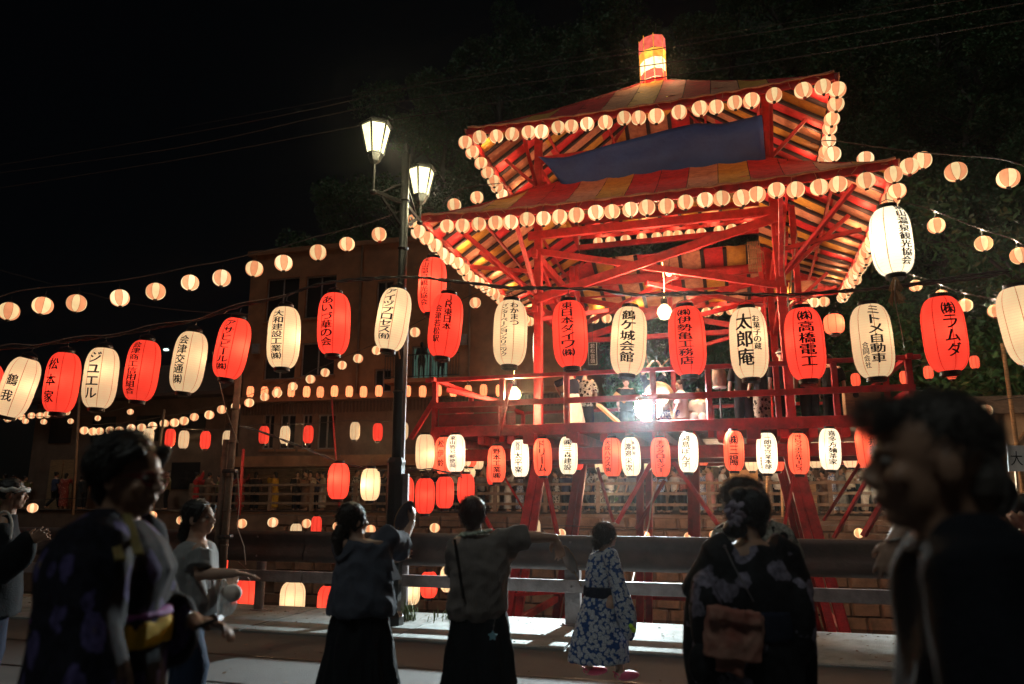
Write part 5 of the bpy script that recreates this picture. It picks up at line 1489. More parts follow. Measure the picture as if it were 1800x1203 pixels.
M['yukata_violet'] = flower('violet_iris_yukata', (.012, .012, .022), (.085, .07, .19), 11, .60, (.26, .19, .06), stretch=(1, 1, .55))
M['yukata_blue'] = flower('blue_yukata_white_blossoms', (.03, .085, .27), (.50, .54, .62), 30, .84, (.62, .64, .7))
M['yukata_dark'] = flower('dark_yukata_large_faded_flowers', (.010, .010, .013), (.20, .18, .24), 6.5, .66, (.26, .12, .11))
M['yukata_zig'] = flower('dark_yukata_with_pale_lattice', (.35, .33, .28), (.012, .012, .012), 12, .66)
M['yukata_red'] = flower('red_floral_yukata', (.28, .05, .04), (.5, .32, .22), 14, .5)
M['obi_yellow'] = mat('yellow_obi', (.75, .48, .02), .7, .1, 20, .2, spec=.12)
M['obi_purple'] = mat('purple_obi_cord', (.28, .06, .38), .7, .1, 20, .2)
M['obi_peach'] = mat('faded_peach_sash_cloth', (.40, .22, .17), .85, .4, 5, .2, col2=(.30, .07, .05), spec=.12)
M['pink_rubber'] = mat('pink_rubber', (.75, .12, .22), .45, .1, 20, .05)
M['fan_paper'] = mat('paper_fan', (.50, .50, .50), .8, .2, 10, .1)
M['eye'] = mat('eye_white', (.26, .23, .21), .8, .05, 20, 0)
M['iris'] = mat('dark_iris', (.015, .01, .008), .4, .05, 20, 0)
M['denim'] = mat('dark_denim', (.02, .035, .07), .85, .2, 10, .3, spec=.12)

def blob(name, mb_, m, parent, voxel=.01, smooth=3, fold=0.0, fs=(7, 7, 2.2), seed=0, open_below=None, mats=None, **k):
    """merge overlapping solids into ONE continuous skin, relax it and press folds into it"""
    me = mb_.mesh(name, m)
    if mb_.extra: mb_.extra.build('hair_strands', m, parent)
    ob = bpy.data.objects.new('tmp', me); COL.objects.link(ob)
    md = ob.modifiers.new('r', 'REMESH'); md.mode = 'VOXEL'; md.voxel_size = voxel; md.use_smooth_shade = True
    dg = bpy.context.evaluated_depsgraph_get(); dg.update()
    out = bpy.data.meshes.new_from_object(ob.evaluated_get(dg), depsgraph=dg)
    bpy.data.objects.remove(ob)
    bm = bmesh.new(); bm.from_mesh(out)
    for _ in range(smooth): bmesh.ops.smooth_vert(bm, verts=bm.verts, factor=.5, use_axis_x=True, use_axis_y=True, use_axis_z=True)
    if fold:
        bm.normal_update()
        for v in bm.verts:
            c = v.co
            q = Vector((c.x * fs[0] + seed, c.y * fs[1], c.z * fs[2]))
            d = noise.noise(q) + .5 * noise.noise(q * 2.3) + .5 * (1 - abs(noise.noise(q * 1.4 + Vector((5, 5, 5)))) * 3)
            v.co += v.normal * (d * fold)
    if open_below is not None:
        bm.normal_update()
        bmesh.ops.delete(bm, geom=[f for f in bm.faces if f.normal.z < -.75 and f.calc_center_median().z < open_below], context='FACES')
    bm.to_mesh(out); bm.free()
    out.name = name
    if mats:
        out.materials.clear()
        for q in mats: out.materials.append(q)
    elif not out.materials: out.materials.append(m)
    out.polygons.foreach_set('use_smooth', [True] * len(out.polygons)); out.update()
    return tag(link(name, out, parent), **k)

def frame(fwd, up=(0, 0, 1)):
    f = Vector(fwd).normalized(); r_ = f.cross(Vector(up)).normalized(); u_ = r_.cross(f)
    return Matrix((r_, f, u_)).transposed()
def head_prims(b, c, fwd, s=1.0, up=(0, 0, 1)):
    m_ = frame(fwd, up); q = lambda x, y, z: c + m_ @ (Vector((x, y, z)) * s)
    e = lambda p, r_: b.ell(q(*p), tuple(k * s for k in r_), m_, 16, 12)
    e((0, -.012, .018), (.074, .094, .088)); e((0, .022, -.030), (.060, .062, .082)); e((0, .048, -.092), (.028, .030, .020))
    e((0, .070, .014), (.048, .020, .011)); e((0, .082, -.058), (.022, .012, .006)); e((0, .079, -.070), (.019, .012, .006))
    b.tube([q(0, .080, .008), q(0, .094, -.018), q(0, .104, -.036)], [.007 * s, .009 * s, .012 * s], 8)
    for sx in (-1, 1):
        e((sx * .076, -.008, -.018), (.009, .020, .030)); e((sx * .042, .060, -.030), (.022, .020, .020)); e((sx * .012, .092, -.038), (.007, .009, .007))
def eyes(parent, c, fwd, s=1.0, up=(0, 0, 1)):
    m_ = frame(fwd, up)
    for sx in (-1, 1):
        p = c + m_ @ (Vector((sx * .031, .073, -.004)) * s)
        g = MB(); g.ell(p, (.013 * s, .010 * s, .009 * s), m_, 12, 8); ey = g.build('eye', M['eye'], parent, smooth=True)
        g = MB(); g.ell(p + m_ @ Vector((0, .0065 * s, 0)), (.006 * s, .005 * s, .006 * s), m_, 10, 6); g.build('iris', M['iris'], ey, smooth=True)
def hand_prims(b, w, d, n, curl=.35, s=1.0, side=1, spread=.10):
    """w wrist, d pointing direction, n direction the palm faces"""
    d = Vector(d).normalized(); n = Vector(n); n = (n - d * n.dot(d)).normalized(); x = d.cross(n) * side
    m_ = Matrix((x, d, n)).transposed()
    q = lambda a, b_, c_: w + m_ @ (Vector((a, b_, c_)) * s)
    b.ell(q(0, .045, 0), (.040 * s, .052 * s, .015 * s), m_, 12, 8); b.ell(q(0, .010, 0), (.028 * s, .035 * s, .018 * s), m_, 10, 8)
    for k, (px_, ln) in enumerate(((-.031, .060), (-.010, .070), (.012, .076), (.033, .068))):
        p = q(px_, .082, 0); a = curl * .5; dirx = (k - 1.5) * spread
        pts = [q(px_ * .9, .06, 0), p]
        for seg, fr in enumerate((.45, .32, .23)):
            v = m_ @ Vector((math.sin(dirx) * math.cos(a), math.cos(a) * math.cos(dirx), math.sin(a)))
            pts.append(pts[-1] + v * ln * fr * s * 1.05); a += curl
        b.tube(pts, [.0095 * s, .0098 * s, .009 * s, .008 * s, .0062 * s], 8)
    a = .9
    pts = [q(.022, .018, .004), q(.047, .040, .012), q(.058, .066, .020), q(.054, .088, .028)]
    b.tube(pts, [.013 * s, .0125 * s, .0105 * s, .008 * s], 8)
def limb(b, pts, rs):
    b.tube(pts, rs, 12)
    for p, r_ in zip(pts, rs): b.ell(p, (r_, r_, r_), None, 10, 8)

class Fig:
    """joints of a standing person, relative to the ground point under the body; yaw 0 looks away from the camera, 90 degrees to the right"""
    def __init__(s, px, Y, H, yaw, z0=0.0, lean=(0, 0), wide=1.0):
        s.o = P(px, HZ, Y); s.o.z = z0; s.H = H; s.k = H / 1.6
        s.f = Vector((math.sin(yaw), math.cos(yaw), 0)); s.r = Vector((math.cos(yaw), -math.sin(yaw), 0)); s.yaw = yaw; s.wide = wide
        L_ = Vector((lean[0], lean[1], 0))
        k = s.k
        s.hip = s.pt(0, 0, .83); s.waist = s.pt(0, 0, .98) + L_ * .4; s.chest = s.pt(0, .0, 1.18) + L_ * .8; s.neck = s.pt(0, -.01, 1.335) + L_; s.head = s.pt(0, .035, 1.475) + L_ * 1.1
        s.sh = {1: s.pt(.17 * wide, 0, 1.285) + L_, -1: s.pt(-.17 * wide, 0, 1.285) + L_}
        s.el = {i: s.pt(i * .235, .02, 1.03) + L_ * .8 for i in (1, -1)}; s.wr = {i: s.pt(i * .25, .10, .82) + L_ * .5 for i in (1, -1)}
        s.hd = {i: s.f * .25 + Vector((0, 0, -1)) for i in (1, -1)}; s.pn = {i: -s.r * i for i in (1, -1)}; s.curl = {1: .4, -1: .4}
        s.kn = {i: s.pt(i * .095, .03, .44) for i in (1, -1)}; s.an = {i: s.pt(i * .10, -.01, .075) for i in (1, -1)}
        s.hf = s.f.copy(); s.hu = Vector((0, 0, 1))
    def pt(s, a, b_, c): return s.r * (a * s.k) + s.f * (b_ * s.k) + Vector((0, 0, c * s.k))
    def at(s, px, py, Y): q = P(px, py, Y); return q - s.o
    def start(s, lab, cat='person', grp=None): s.e = empty('person', s.o, (0, 0, 0), lab, cat, grp); return s
    def body(s, skin='skin', voxel=.0075, eyes_on=True, smooth=2):
        b = MB(); k = s.k; W = s.wide
        rz = -s.yaw
        b.loft([(s.hip - Vector((0, 0, .09 * k)), .10 * k * W, .08 * k, rz), (s.hip, .165 * k * W, .115 * k, rz), (s.hip.lerp(s.waist, .5), .155 * k * W, .11 * k, rz), (s.waist, .125 * k * W, .095 * k, rz), (s.chest.lerp(s.waist, .5), .14 * k * W, .105 * k, rz),
                (s.chest, .16 * k * W, .11 * k, rz), (s.sh[1].lerp(s.sh[-1], .5) + Vector((0, 0, .01)), .15 * k * W, .085 * k, rz), (s.neck, .06 * k, .06 * k, rz)], 20)
        limb(b, [s.neck - Vector((0, 0, .05 * k)), s.neck.lerp(s.head, .5), s.head - Vector((0, 0, .03))], [.056 * k, .052 * k, .05 * k])
        head_prims(b, s.head, s.hf, k, s.hu)
        for i in (1, -1):
            limb(b, [s.sh[i], s.sh[i].lerp(s.el[i], .5), s.el[i], s.el[i].lerp(s.wr[i], .35), s.wr[i]], [.052 * k, .046 * k, .039 * k, .038 * k, .026 * k])
            hand_prims(b, s.wr[i], s.hd[i], s.pn[i], s.curl[i], k * 1.0, i)
            limb(b, [s.hip + s.r * (i * .085 * k), s.kn[i].lerp(s.hip + s.r * (i * .085 * k), .5), s.kn[i], s.kn[i].lerp(s.an[i], .35), s.an[i]], [.092 * k, .080 * k, .055 * k, .056 * k, .036 * k])
            b.ell(s.an[i] + s.f * (.06 * k) - Vector((0, 0, .035 * k)), (.042 * k, .115 * k, .035 * k), Matrix.Rotation(rz, 3, 'Z'), 12, 8)
            b.ell(s.an[i] - s.f * (.02 * k) - Vector((0, 0, .03 * k)), (.036 * k, .045 * k, .042 * k), None, 10, 8)
        o = blob('body', b, M[skin], s.e, voxel, smooth)
        if eyes_on: eyes(s.e, s.head, s.hf, k, s.hu)
        return o
    def hq(s, x, y, z): return s.head + frame(s.hf, s.hu) @ (Vector((x, y, z)) * s.k)

def strands(b, c, m_, rad, n, ln, r0, seed=0, curl=1.0, mask=None, out=.5):
    r_ = random.Random(seed)
    if b.extra is None: b.extra = MB()
    b = b.extra
    if curl <= 1.0: n, ln, r0, out = n * 5, max(ln, .05) * 1.5, min(r0, .0011), .10
    for _ in range(n):
        d = Vector((r_.gauss(0, 1), r_.gauss(0, 1), r_.gauss(0, 1))).normalized()
        if mask and not mask(d): continue
        p = Vector((d.x * rad[0], d.y * rad[1], d.z * rad[2])) * r_.uniform(.88, 1.0)
        t = Vector((r_.gauss(0, 1), r_.gauss(0, 1), r_.gauss(0, 1))).cross(d).normalized()
        if curl <= 1.0:
            dn = Vector((r_.gauss(0, .25), -.45 + r_.gauss(0, .2), -1)); t = (dn - d * dn.dot(d)).normalized()
        l_ = ln * r_.uniform(.4, 1.2); ph = r_.uniform(0, 6.28); bn = d.cross(t)
        pts = [c + m_ @ p]
        for q in range(1, 5):
            a = ph + q * 1.7 * curl
            pts.append(c + m_ @ (p + d * (l_ * out * q / 4) + t * (l_ * q / 4 * .6) + (t * math.cos(a) + bn * math.sin(a)) * l_ * (.16 * curl if curl > 1 else .03)))
        b.tube(pts, [r0, r0, r0 * .9, r0 * .7, r0 * .3], 3, cap=False)

# ---- dancer with raised fan (slate shirt, long black skirt)
def skirt(s, top, bot, wt, wb, m, name='skirt', fold=.012, seed=0, dy=.0):
    b = MB(); k = s.k; rz = -s.yaw; n_ = 9
    b.loft([(Vector((s.waist.x * (1 - t), s.waist.y * (1 - t), top + (bot - top) * t)), (wt + (wb - wt) * t ** .8) * k, (wt * .72 + (wb * .85 - wt * .72) * t ** .8) * k, rz) for t in [i / n_ for i in range(n_ + 1)]][::-1], 28)
    return blob(name, b, M[m], s.e, .012, 1, fold, (11, 11, .6), seed, open_below=bot + .03)
f = Fig(641, 5.0, 1.55, R(14), 0, (.02, .02)).start('woman in slate shirt and long black skirt raising a fan beside the street lamp')
f.el[1] = f.at(703, 962, 5.28); f.wr[1] = f.at(724, 920, 5.50); f.hd[1] = Vector((.10, .25, .9)); f.pn[1] = Vector((-1, .2, 0)); f.curl[1] = .55
f.el[-1] = f.pt(-.10, .30, 1.12); f.wr[-1] = f.pt(.06, .42, 1.20); f.hd[-1] = Vector((.6, .6, .3))
f.sh[1] = f.at(682, 948, 5.05); f.sh[-1] = f.at(602, 958, 4.98); f.head = f.at(622, 915, 5.02); f.hf = Vector((.75, .65, .12)); f.neck = f.at(628, 947, 5.0)
f.body('skin_pale')
b = MB(); k = f.k
b.loft([(f.pt(.0, .0, .88), .225 * k, .17 * k, -f.yaw), (f.pt(.0, .0, .93), .235 * k, .18 * k, -f.yaw), (f.pt(0, 0, 1.08), .205 * k, .155 * k, -f.yaw), (f.chest, .20 * k, .145 * k, -f.yaw), (f.sh[1].lerp(f.sh[-1], .5) - Vector((0, 0, .01)), .185 * k, .11 * k, -f.yaw), (f.neck - Vector((0, 0, .015)), .075, .07, 0)], 28)
for i in (1, -1):
    b.tube([f.sh[i].lerp(f.chest, .3), f.sh[i], f.sh[i].lerp(f.el[i], .55), f.sh[i].lerp(f.el[i], .92)], [.10, .085, .088, .098], 14)
blob('shirt', b, M['tee'], f.e, .010, 2, .016, (7, 7, 6), 3, open_below=1.0)
b = MB(); b.beam(f.at(686, 985, 5.0), f.at(697, 1020, 4.98), .05, .012, w2=.11); b.build('shirt_tail', M['tee'], f.e)
skirt(f, .95, .07, .165, .33, 'black_cloth', seed=2, fold=.024)
m_ = frame(f.hf)
b = MB(); b.ell(f.hq(0, -.022, .030), (.086, .098, .096), m_, 16, 12); b.ell(f.hq(0, -.085, -.03), (.045, .04, .06), m_, 12, 8)
b.tube([f.hq(0, -.10, -.03), f.hq(0, -.135, -.10), f.hq(0, -.12, -.20), f.hq(.0, -.085, -.31)], [.035, .042, .036, .012], 12)
b.tube([f.hq(.07, .03, .05), f.hq(.078, .015, -.03), f.hq(.06, -.04, -.06)], [.02, .016, .012], 8); b.tube([f.hq(-.07, .03, .05), f.hq(-.078, .015, -.03), f.hq(-.06, -.04, -.06)], [.02, .016, .012], 8)
strands(b, f.hq(0, -.022, .030), m_, (.088, .10, .098), 160, .05, .0022, 3)
blob('hair', b, M['hair'], f.e, .0055, 1, .003, (30, 30, 60))
def uchiwa(c, ax, nrm, w, h, hl, lab, m='fan_paper'):
    ax = Vector(ax).normalized(); nrm = Vector(nrm); nrm = (nrm - ax * nrm.dot(ax)).normalized(); x = ax.cross(nrm)
    e = empty('hand_fan', c, (0, 0, 0), lab, 'fan', 'hand fans')
    g = MB(); n_ = 28
    ring = [x * (w / 2 * math.cos(2 * math.pi * i / n_)) + ax * (h / 2 * math.sin(2 * math.pi * i / n_)) for i in range(n_)]
    g.add([p + nrm * .0012 for p in ring] + [p - nrm * .0012 for p in ring], [tuple(range(n_)), tuple(range(2 * n_ - 1, n_ - 1, -1))] + [(i, n_ + i, n_ + (i + 1) % n_, (i + 1) % n_) for i in range(n_)])
    g.build('fan_leaf', M[m], e)
    g = MB(); g.tube(ring + [ring[0]], .003, 5)
    for i in range(-4, 5): g.tube([ax * (-h / 2), x * (w * .11 * i) + ax * (h * .36 * (1 - (i / 5.5) ** 2) ** .5)], .0012, 4)
    g.build('fan_ribs', M['wood'], e)
    g = MB(); g.beam(ax * (-h / 2 + .02), ax * (-h / 2 - hl), .02, .008); g.build('handle', M['wood'], e)
    return e
uchiwa(f.o + f.at(711, 907, 5.47), (.42, .05, .9), (.75, -.35, -.35), .22, .225, .10, 'round paper fan raised in front of the street lamp post', 'tee')

# ---- dancer with arm stretched right (knit top)
f = Fig(843, 4.9, 1.555, R(4), 0, (.01, .0)).start('woman in a ribbed grey knit top and black skirt stretching one arm to the right')
f.sh[1] = f.at(882, 950, 4.92); f.el[1] = f.at(935, 944, 4.97); f.wr[1] = f.at(976, 946, 5.0); f.hd[1] = Vector((.35, .1, -.93)); f.pn[1] = Vector((-.6, -.6, 0)); f.curl[1] = .5
f.sh[-1] = f.at(806, 957, 4.9); f.el[-1] = f.at(800, 1010, 5.1); f.wr[-1] = f.at(812, 1000, 5.35); f.hd[-1] = Vector((.1, .9, .3))
f.head = f.at(829, 905, 4.95); f.neck = f.at(835, 940, 4.92); f.hf = Vector((-.25, .95, .10))
f.body('skin_pale')
b = MB(); k = f.k
b.loft([(f.pt(-.01, .0, .86), .17 * k, .14 * k), (f.pt(-.01, .0, .93), .20 * k, .16 * k), (f.pt(0, 0, 1.06), .19 * k, .15 * k), (f.chest, .195 * k, .145 * k), (f.sh[1].lerp(f.sh[-1], .5) - Vector((0, 0, .01)), .175 * k, .11 * k), (f.neck - Vector((0, 0, .005)), .08, .075), (f.neck + Vector((0, 0, .015)), .07, .068)], 28)
b.tube([f.chest.lerp(f.sh[1], .6), f.sh[1], f.sh[1].lerp(f.el[1], .5), f.sh[1].lerp(f.el[1], .85)], [.11, .082, .078, .082], 14)
b.tube([f.at(862, 985, 4.93), f.at(890, 975, 4.95), f.at(905, 968, 4.97)], [.07, .055, .03], 12)
b.tube([f.chest.lerp(f.sh[-1], .6), f.sh[-1], f.sh[-1].lerp(f.el[-1], .9)], [.11, .080, .075], 14)
o = blob('knit_top', b, M['knit'], f.e, .010, 2, .013, (7, 7, 7), 6, open_below=.98)
# knitted ribs: fine vertical wales
kt = M['knit'].node_tree; N, L_ = kt.nodes, kt.links
tc = [n for n in N if n.type == 'TEX_COORD'][0]; wv = N.new('ShaderNodeTexWave'); wv.wave_type = 'BANDS'; wv.bands_direction = 'X'; wv.inputs['Scale'].default_value = 32; wv.inputs['Distortion'].default_value = 1.2; wv.inputs['Detail Scale'].default_value = 1
L_.new(tc.outputs['Object'], wv.inputs[0]); bp = [n for n in N if n.type == 'BUMP'][0]; bp.inputs['Strength'].default_value = .9; bp.inputs['Distance'].default_value = .01; L_.new(wv.outputs[1], bp.inputs['Height'])
skirt(f, .93, .07, .15, .30, 'black_cloth', seed=7, fold=.024)
b = MB(); b.beam(f.at(799, 948, 4.80), f.at(815, 1053, 4.74), .022, .004); b.build('bag_strap', M['black'], f.e)
m_ = frame(f.hf); b = MB(); b.ell(f.hq(0, -.020, .025), (.088, .102, .102), m_, 16, 12); b.ell(f.hq(0, -.06, -.06), (.05, .045, .035), m_, 12, 8)
strands(b, f.hq(0, -.02, .025), m_, (.09, .104, .104), 140, .03, .002, 5)
blob('hair', b, M['hair_red'], f.e, .0055, 2, .002, (30, 30, 60))
g = MB(); r_ = random.Random(2)      # flower garland round the neck
for i in range(70):
    a = 2 * math.pi * i / 70; c = f.neck + Vector((.092 * math.cos(a), .088 * math.sin(a) - .005, .01 + .012 * math.cos(a)))
    g.ell(c + Vector((r_.uniform(-.008, .008),) * 3), (.013, .013, .010), None, 6, 4)
g.build('garland', mat('pale_green_petal', (.55, .62, .50), .8, .3, 30, .1), f.e, smooth=True)
g = MB(); c = f.at(866, 1118, 4.62); n_ = 5
ring = [c + Vector((math.sin(math.pi * i / 5) * (.030 if i % 2 == 0 else .017), 0, math.cos(math.pi * i / 5) * (.030 if i % 2 == 0 else .017))) for i in range(10)]
g.add([p - Vector((0, .004, 0)) for p in ring] + [p + Vector((0, .004, 0)) for p in ring], [tuple(range(10)), tuple(range(19, 9, -1))] + [(i, 10 + i, 10 + (i + 1) % 10, (i + 1) % 10) for i in range(10)])
g.build('star_charm', mat('pale_blue_star_charm', (.25, .5, .6), .4, .1, 30, 0), f.e)
g = MB(); g.tube([f.at(871, 1085, 4.63), f.at(868, 1100, 4.62), f.at(866, 1112, 4.62)], .002, 5); g.ell(f.at(871, 1087, 4.63), (.004,) * 3, None, 8, 5); g.ell(f.at(868, 1100, 4.62), (.005,) * 3, None, 8, 5); g.build('charm_cord', M['steel'], f.e)
uchiwa(f.o + f.at(1000, 984, 5.02), (-.42, 0, .90), (.80, .45, .35), .15, .19, .09, 'round pale paper fan hanging from the outstretched hand above the mid rail')

# ---- walking girl in a blue yukata
f = Fig(1060, 6.55, 1.375, R(78)).start('girl in a blue yukata with white blossoms and pink clogs walking to the right')
Yg = 6.55
f.kn[1] = f.at(1074, 1100, 6.58); f.an[1] = f.at(1090, 1180, 6.45); f.kn[-1] = f.at(1050, 1105, 6.65); f.an[-1] = f.at(1035, 1172, 6.75)
f.el[1] = f.at(1092, 1040, 6.36); f.wr[1] = f.at(1106, 1078, 6.36); f.hd[1] = Vector((.1, -.1, -1)); f.curl[1] = .9
f.el[-1] = f.at(1040, 1025, 6.80); f.wr[-1] = f.at(1040, 1045, 6.86); f.hd[-1] = Vector((1, .1, -.1))
f.head = f.at(1067, 942, 6.55); f.hf = Vector((.92, .42, .12)); f.neck = f.at(1062, 968, 6.55)
f.body('skin_pale')
k = f.k
b = MB(); b.loft([(f.at(1052, 1162, Yg), .26, .20), (f.at(1054, 1120, Yg), .235, .18), (f.at(1058, 1070, Yg), .185, .15), (f.at(1058, 1042, Yg), .15, .125), (f.at(1060, 1000, Yg), .15, .125), (f.at(1061, 975, Yg), .12, .11), (f.neck, .055, .055)], 28)
def sleeve(b, sh, el, wr, drop, r0=.07, t0=.25, th=.05):
    for q in range(13):
        t = t0 + (1 - t0) * q / 12
        p = sh.lerp(el, t / .55) if t < .55 else el.lerp(wr, (t - .55) / .45 * .92)
        dz = drop * min(1, max(0, (t - .2) / .35))
        b.ell(p - Vector((0, 0, dz * .8)), (th, th, r0 + dz), None, 12, 8)
sleeve(b, f.sh[1], f.el[1], f.wr[1], .09, .075, .0, .068); sleeve(b, f.sh[-1], f.el[-1], f.wr[-1], .09, .075, .0, .068)
blob('yukata', b, M['yukata_blue'], f.e, .010, 3, .007, (9, 9, 3), 9, open_below=.5)
b = MB(); b.loft([(f.at(1058, 1050, Yg), .158, .135), (f.at(1058, 1030, Yg), .158, .136)], 24); b.ell(f.at(1038, 1036, Yg), (.05, .07, .05)); blob('obi', b, M['navy_cloth'], f.e, .010, 2, .004, (20, 20, 20))
m_ = frame(f.hf); b = MB(); b.ell(f.hq(0, -.028, .032), (.086, .098, .096), m_, 16, 12); b.ell(f.hq(0, -.125, -.055), (.045, .04, .042), m_, 12, 8); b.tube([f.hq(0, -.08, -.02), f.hq(0, -.12, -.05)], [.04, .03], 8)
strands(b, f.hq(0, -.03, .03), m_, (.088, .10, .098), 200, .06, .0018, 8); strands(b, f.hq(0, -.125, -.055), m_, (.045, .04, .042), 60, .05, .0018, 9)
blob('hair', b, M['hair'], f.e, .0055, 1, .003, (30, 30, 60))
for i in (1, -1):
    a_ = f.an[i]; b = MB(); rz = Matrix.Rotation(-f.yaw, 3, 'Z')
    b.ell(a_ + f.f * (.065 * k) - Vector((0, 0, .04 * k)), (.052 * k, .13 * k, .045 * k), rz, 14, 10); b.tube([a_ - f.f * .03 * k + f.r * .045 * k - Vector((0, 0, .02)), a_ - f.f * .07 * k - Vector((0, 0, .0)), a_ - f.f * .03 * k - f.r * .045 * k - Vector((0, 0, .02))], .008, 6)
    blob('clog', b, M['pink_rubber'], f.e, .006, 1)
g = MB(); g.tube([f.at(1107, 1098, 6.3), f.at(1112, 1105, 6.28)], [.014, .020], 8); g.ell(f.at(1114, 1108, 6.28), (.020,) * 3, None, 8, 6)
o = g.build('toy', mat('lime_plastic', (.45, .75, .03), .4, .1, 30, 0), None, smooth=True, label='lime green toy dangling from the walking girl\'s hand', cat='toy'); o.location = f.o

# ---- woman in dark yukata with a flower in her hair, back to us
f = Fig(1312, 3.75, 1.62, R(-8), 0, (0, .02), 1.05).start('woman in dark yukata with pale hair flower, seen from behind, right of the girl')
f.head = f.at(1313, 905, 3.82); f.neck = f.at(1318, 950, 3.78); f.hf = Vector((-.45, .85, .02))
f.sh[1] = f.at(1375, 975, 3.78); f.sh[-1] = f.at(1262, 975, 3.74)
f.el[1] = f.at(1398, 1050, 3.85); f.wr[1] = f.at(1370, 1060, 4.1); f.el[-1] = f.at(1228, 1050, 3.82); f.wr[-1] = f.at(1262, 1050, 4.1)
f.hd[1] = Vector((-.5, .8, 0)); f.hd[-1] = Vector((.5, .8, 0))
f.body('skin')
b = MB(); k = f.k; Yk = 3.76
b.loft([(f.pt(0, 0, .10), .24, .20), (f.pt(0, 0, .5), .22, .19), (f.pt(0, 0, .80), .215, .18), (f.pt(0, 0, 1.0), .20, .165), (f.chest, .225, .165), (f.sh[1].lerp(f.sh[-1], .5) - Vector((0, 0, .02)), .20, .12), (f.neck + Vector((0, 0, -.02)), .085, .085)], 30)
for i, ex in ((1, 1400), (-1, 1225)):
    b.tube([f.sh[i].lerp(f.neck, .4), f.sh[i], f.el[i]], [.09, .10, .09], 14)
    for q in range(8):
        t = q / 7
        c0 = f.sh[i].lerp(f.el[i], .35 + .65 * t)
        b.ell(c0 - Vector((0, 0, .04 + .20 * t)) + f.r * (i * .0), (.055 + .02 * t, .10, .12 + .20 * t), None, 12, 8)
b.ell(f.at(1238, 1080, 3.68), (.075, .10, .20)); b.ell(f.at(1404, 1085, 3.68), (.075, .10, .20))
blob('yukata', b, M['yukata_dark'], f.e, .011, 3, .013, (5, 5, 2.5), 4, open_below=.2)
b = MB(); q_ = Matrix.Rotation(.12, 3, 'Y')
b.box(f.at(1290, 1118, 3.56), (.25, .07, .20), q_); b.box(f.at(1290, 1083, 3.54), (.23, .08, .06), q_); b.box(f.at(1283, 1160, 3.57), (.13, .03, .12), Matrix.Rotation(.2, 3, 'Y'))
blob('obi_knot', b, M['obi_peach'], f.e, .007, 5, .010, (12, 12, 9), 2)
b = MB(); b.loft([(f.pt(0, 0, .93), .215, .185, -f.yaw), (f.pt(0, 0, 1.06), .212, .18, -f.yaw)], 28); blob('obi', b, M['navy_cloth'], f.e, .010, 2, .004)
b = MB(); b.ell(f.at(1238, 1165, 3.65), (.08, .06, .10)); b.ell(f.at(1252, 1150, 3.65), (.06, .05, .08)); blob('drawstring_bag', b, M['yukata_dark'], f.e, .009, 2, .01, (12, 12, 4))
m_ = frame(f.hf); b = MB(); b.ell(f.hq(0, -.025, .035), (.090, .103, .103), m_, 16, 12); b.ell(f.at(1292, 930, 3.72), (.062, .05, .045)); b.ell(f.at(1300, 868, 3.78), (.05, .05, .035)); b.ell(f.at(1330, 920, 3.8), (.05, .05, .08))
strands(b, f.hq(0, -.025, .035), m_, (.092, .105, .105), 220, .045, .0018, 18)
blob('hair', b, M['hair'], f.e, .006, 1, .004, (25, 25, 40))
fl_ = MB(); r_ = random.Random(6); c0 = f.at(1291, 903, 3.68)
for i in range(26):
    a = r_.uniform(0, 6.28); rr = r_.uniform(.01, .045); c = c0 + Vector((math.cos(a) * rr * .9, r_.uniform(-.02, .02), math.sin(a) * rr * 1.3)); mm = Matrix.Rotation(r_.uniform(0, 6), 3, 'Y') @ Matrix.Rotation(r_.uniform(-.8, .8), 3, 'X')
    fl_.ell(c, (.020, .004, .014), mm, 8, 5)
fl_.build('hair_flower', mat('pale_lilac_petals', (.42, .36, .46), .8, .2, 20, .1), f.e, smooth=True)
g = MB(); g.tube([f.at(1274, 961, 3.62), f.at(1290, 995, 3.58), f.at(1312, 1035, 3.56), f.at(1325, 1058, 3.56)], .0035, 5); g.ell(f.at(1274, 961, 3.62), (.008,) * 3, None, 8, 6); g.build('bag_chain', M['steel'], f.e)

# ---- person with curly hair beyond her
f = Fig(1318, 4.55, 1.66, R(-35), 0, (0, 0), 1.05).start('person with curly brown hair and pale-latticed dark yukata beyond the woman with the hair flower')
f.head = f.at(1300, 888, 4.5); f.neck = f.at(1310, 925, 4.52); f.hf = Vector((-.7, .7, 0)); f.sh[1] = f.at(1372, 945, 4.5); f.sh[-1] = f.at(1278, 945, 4.5)
f.el[1] = f.at(1390, 985, 4.6); f.wr[1] = f.at(1360, 990, 4.8); f.el[-1] = f.at(1262, 990, 4.6); f.wr[-1] = f.at(1285, 990, 4.8)
f.body('skin_pale')
b = MB(); b.loft([(f.pt(0, 0, .12), .22, .18), (f.pt(0, 0, .8), .20, .17), (f.pt(0, 0, 1.0), .19, .16), (f.chest, .21, .16), (f.sh[1].lerp(f.sh[-1], .5), .19, .12), (f.neck, .07, .07)], 28)
for i in (1, -1):
    b.tube([f.sh[i].lerp(f.neck, .4), f.sh[i], f.el[i]], [.08, .09, .085], 14); b.ell(f.el[i] - Vector((0, 0, .05)), (.06, .09, .12))
blob('yukata', b, M['yukata_zig'], f.e, .011, 3, .010, (6, 6, 3), 14, open_below=.2)
m_ = frame(f.hf); b = MB(); b.ell(f.hq(0, -.02, .03), (.10, .11, .11), m_, 14, 10)
strands(b, f.hq(0, -.02, .02), m_, (.105, .115, .120), 2600, .075, .0016, 21, 2.2, lambda d: not (d.y > .55 and d.z < .2))
strands(b, f.hq(0, -.05, -.09), m_, (.08, .07, .06), 700, .06, .0016, 22, 2.2)
b.build('hair', M['hair_brown'], f.e)

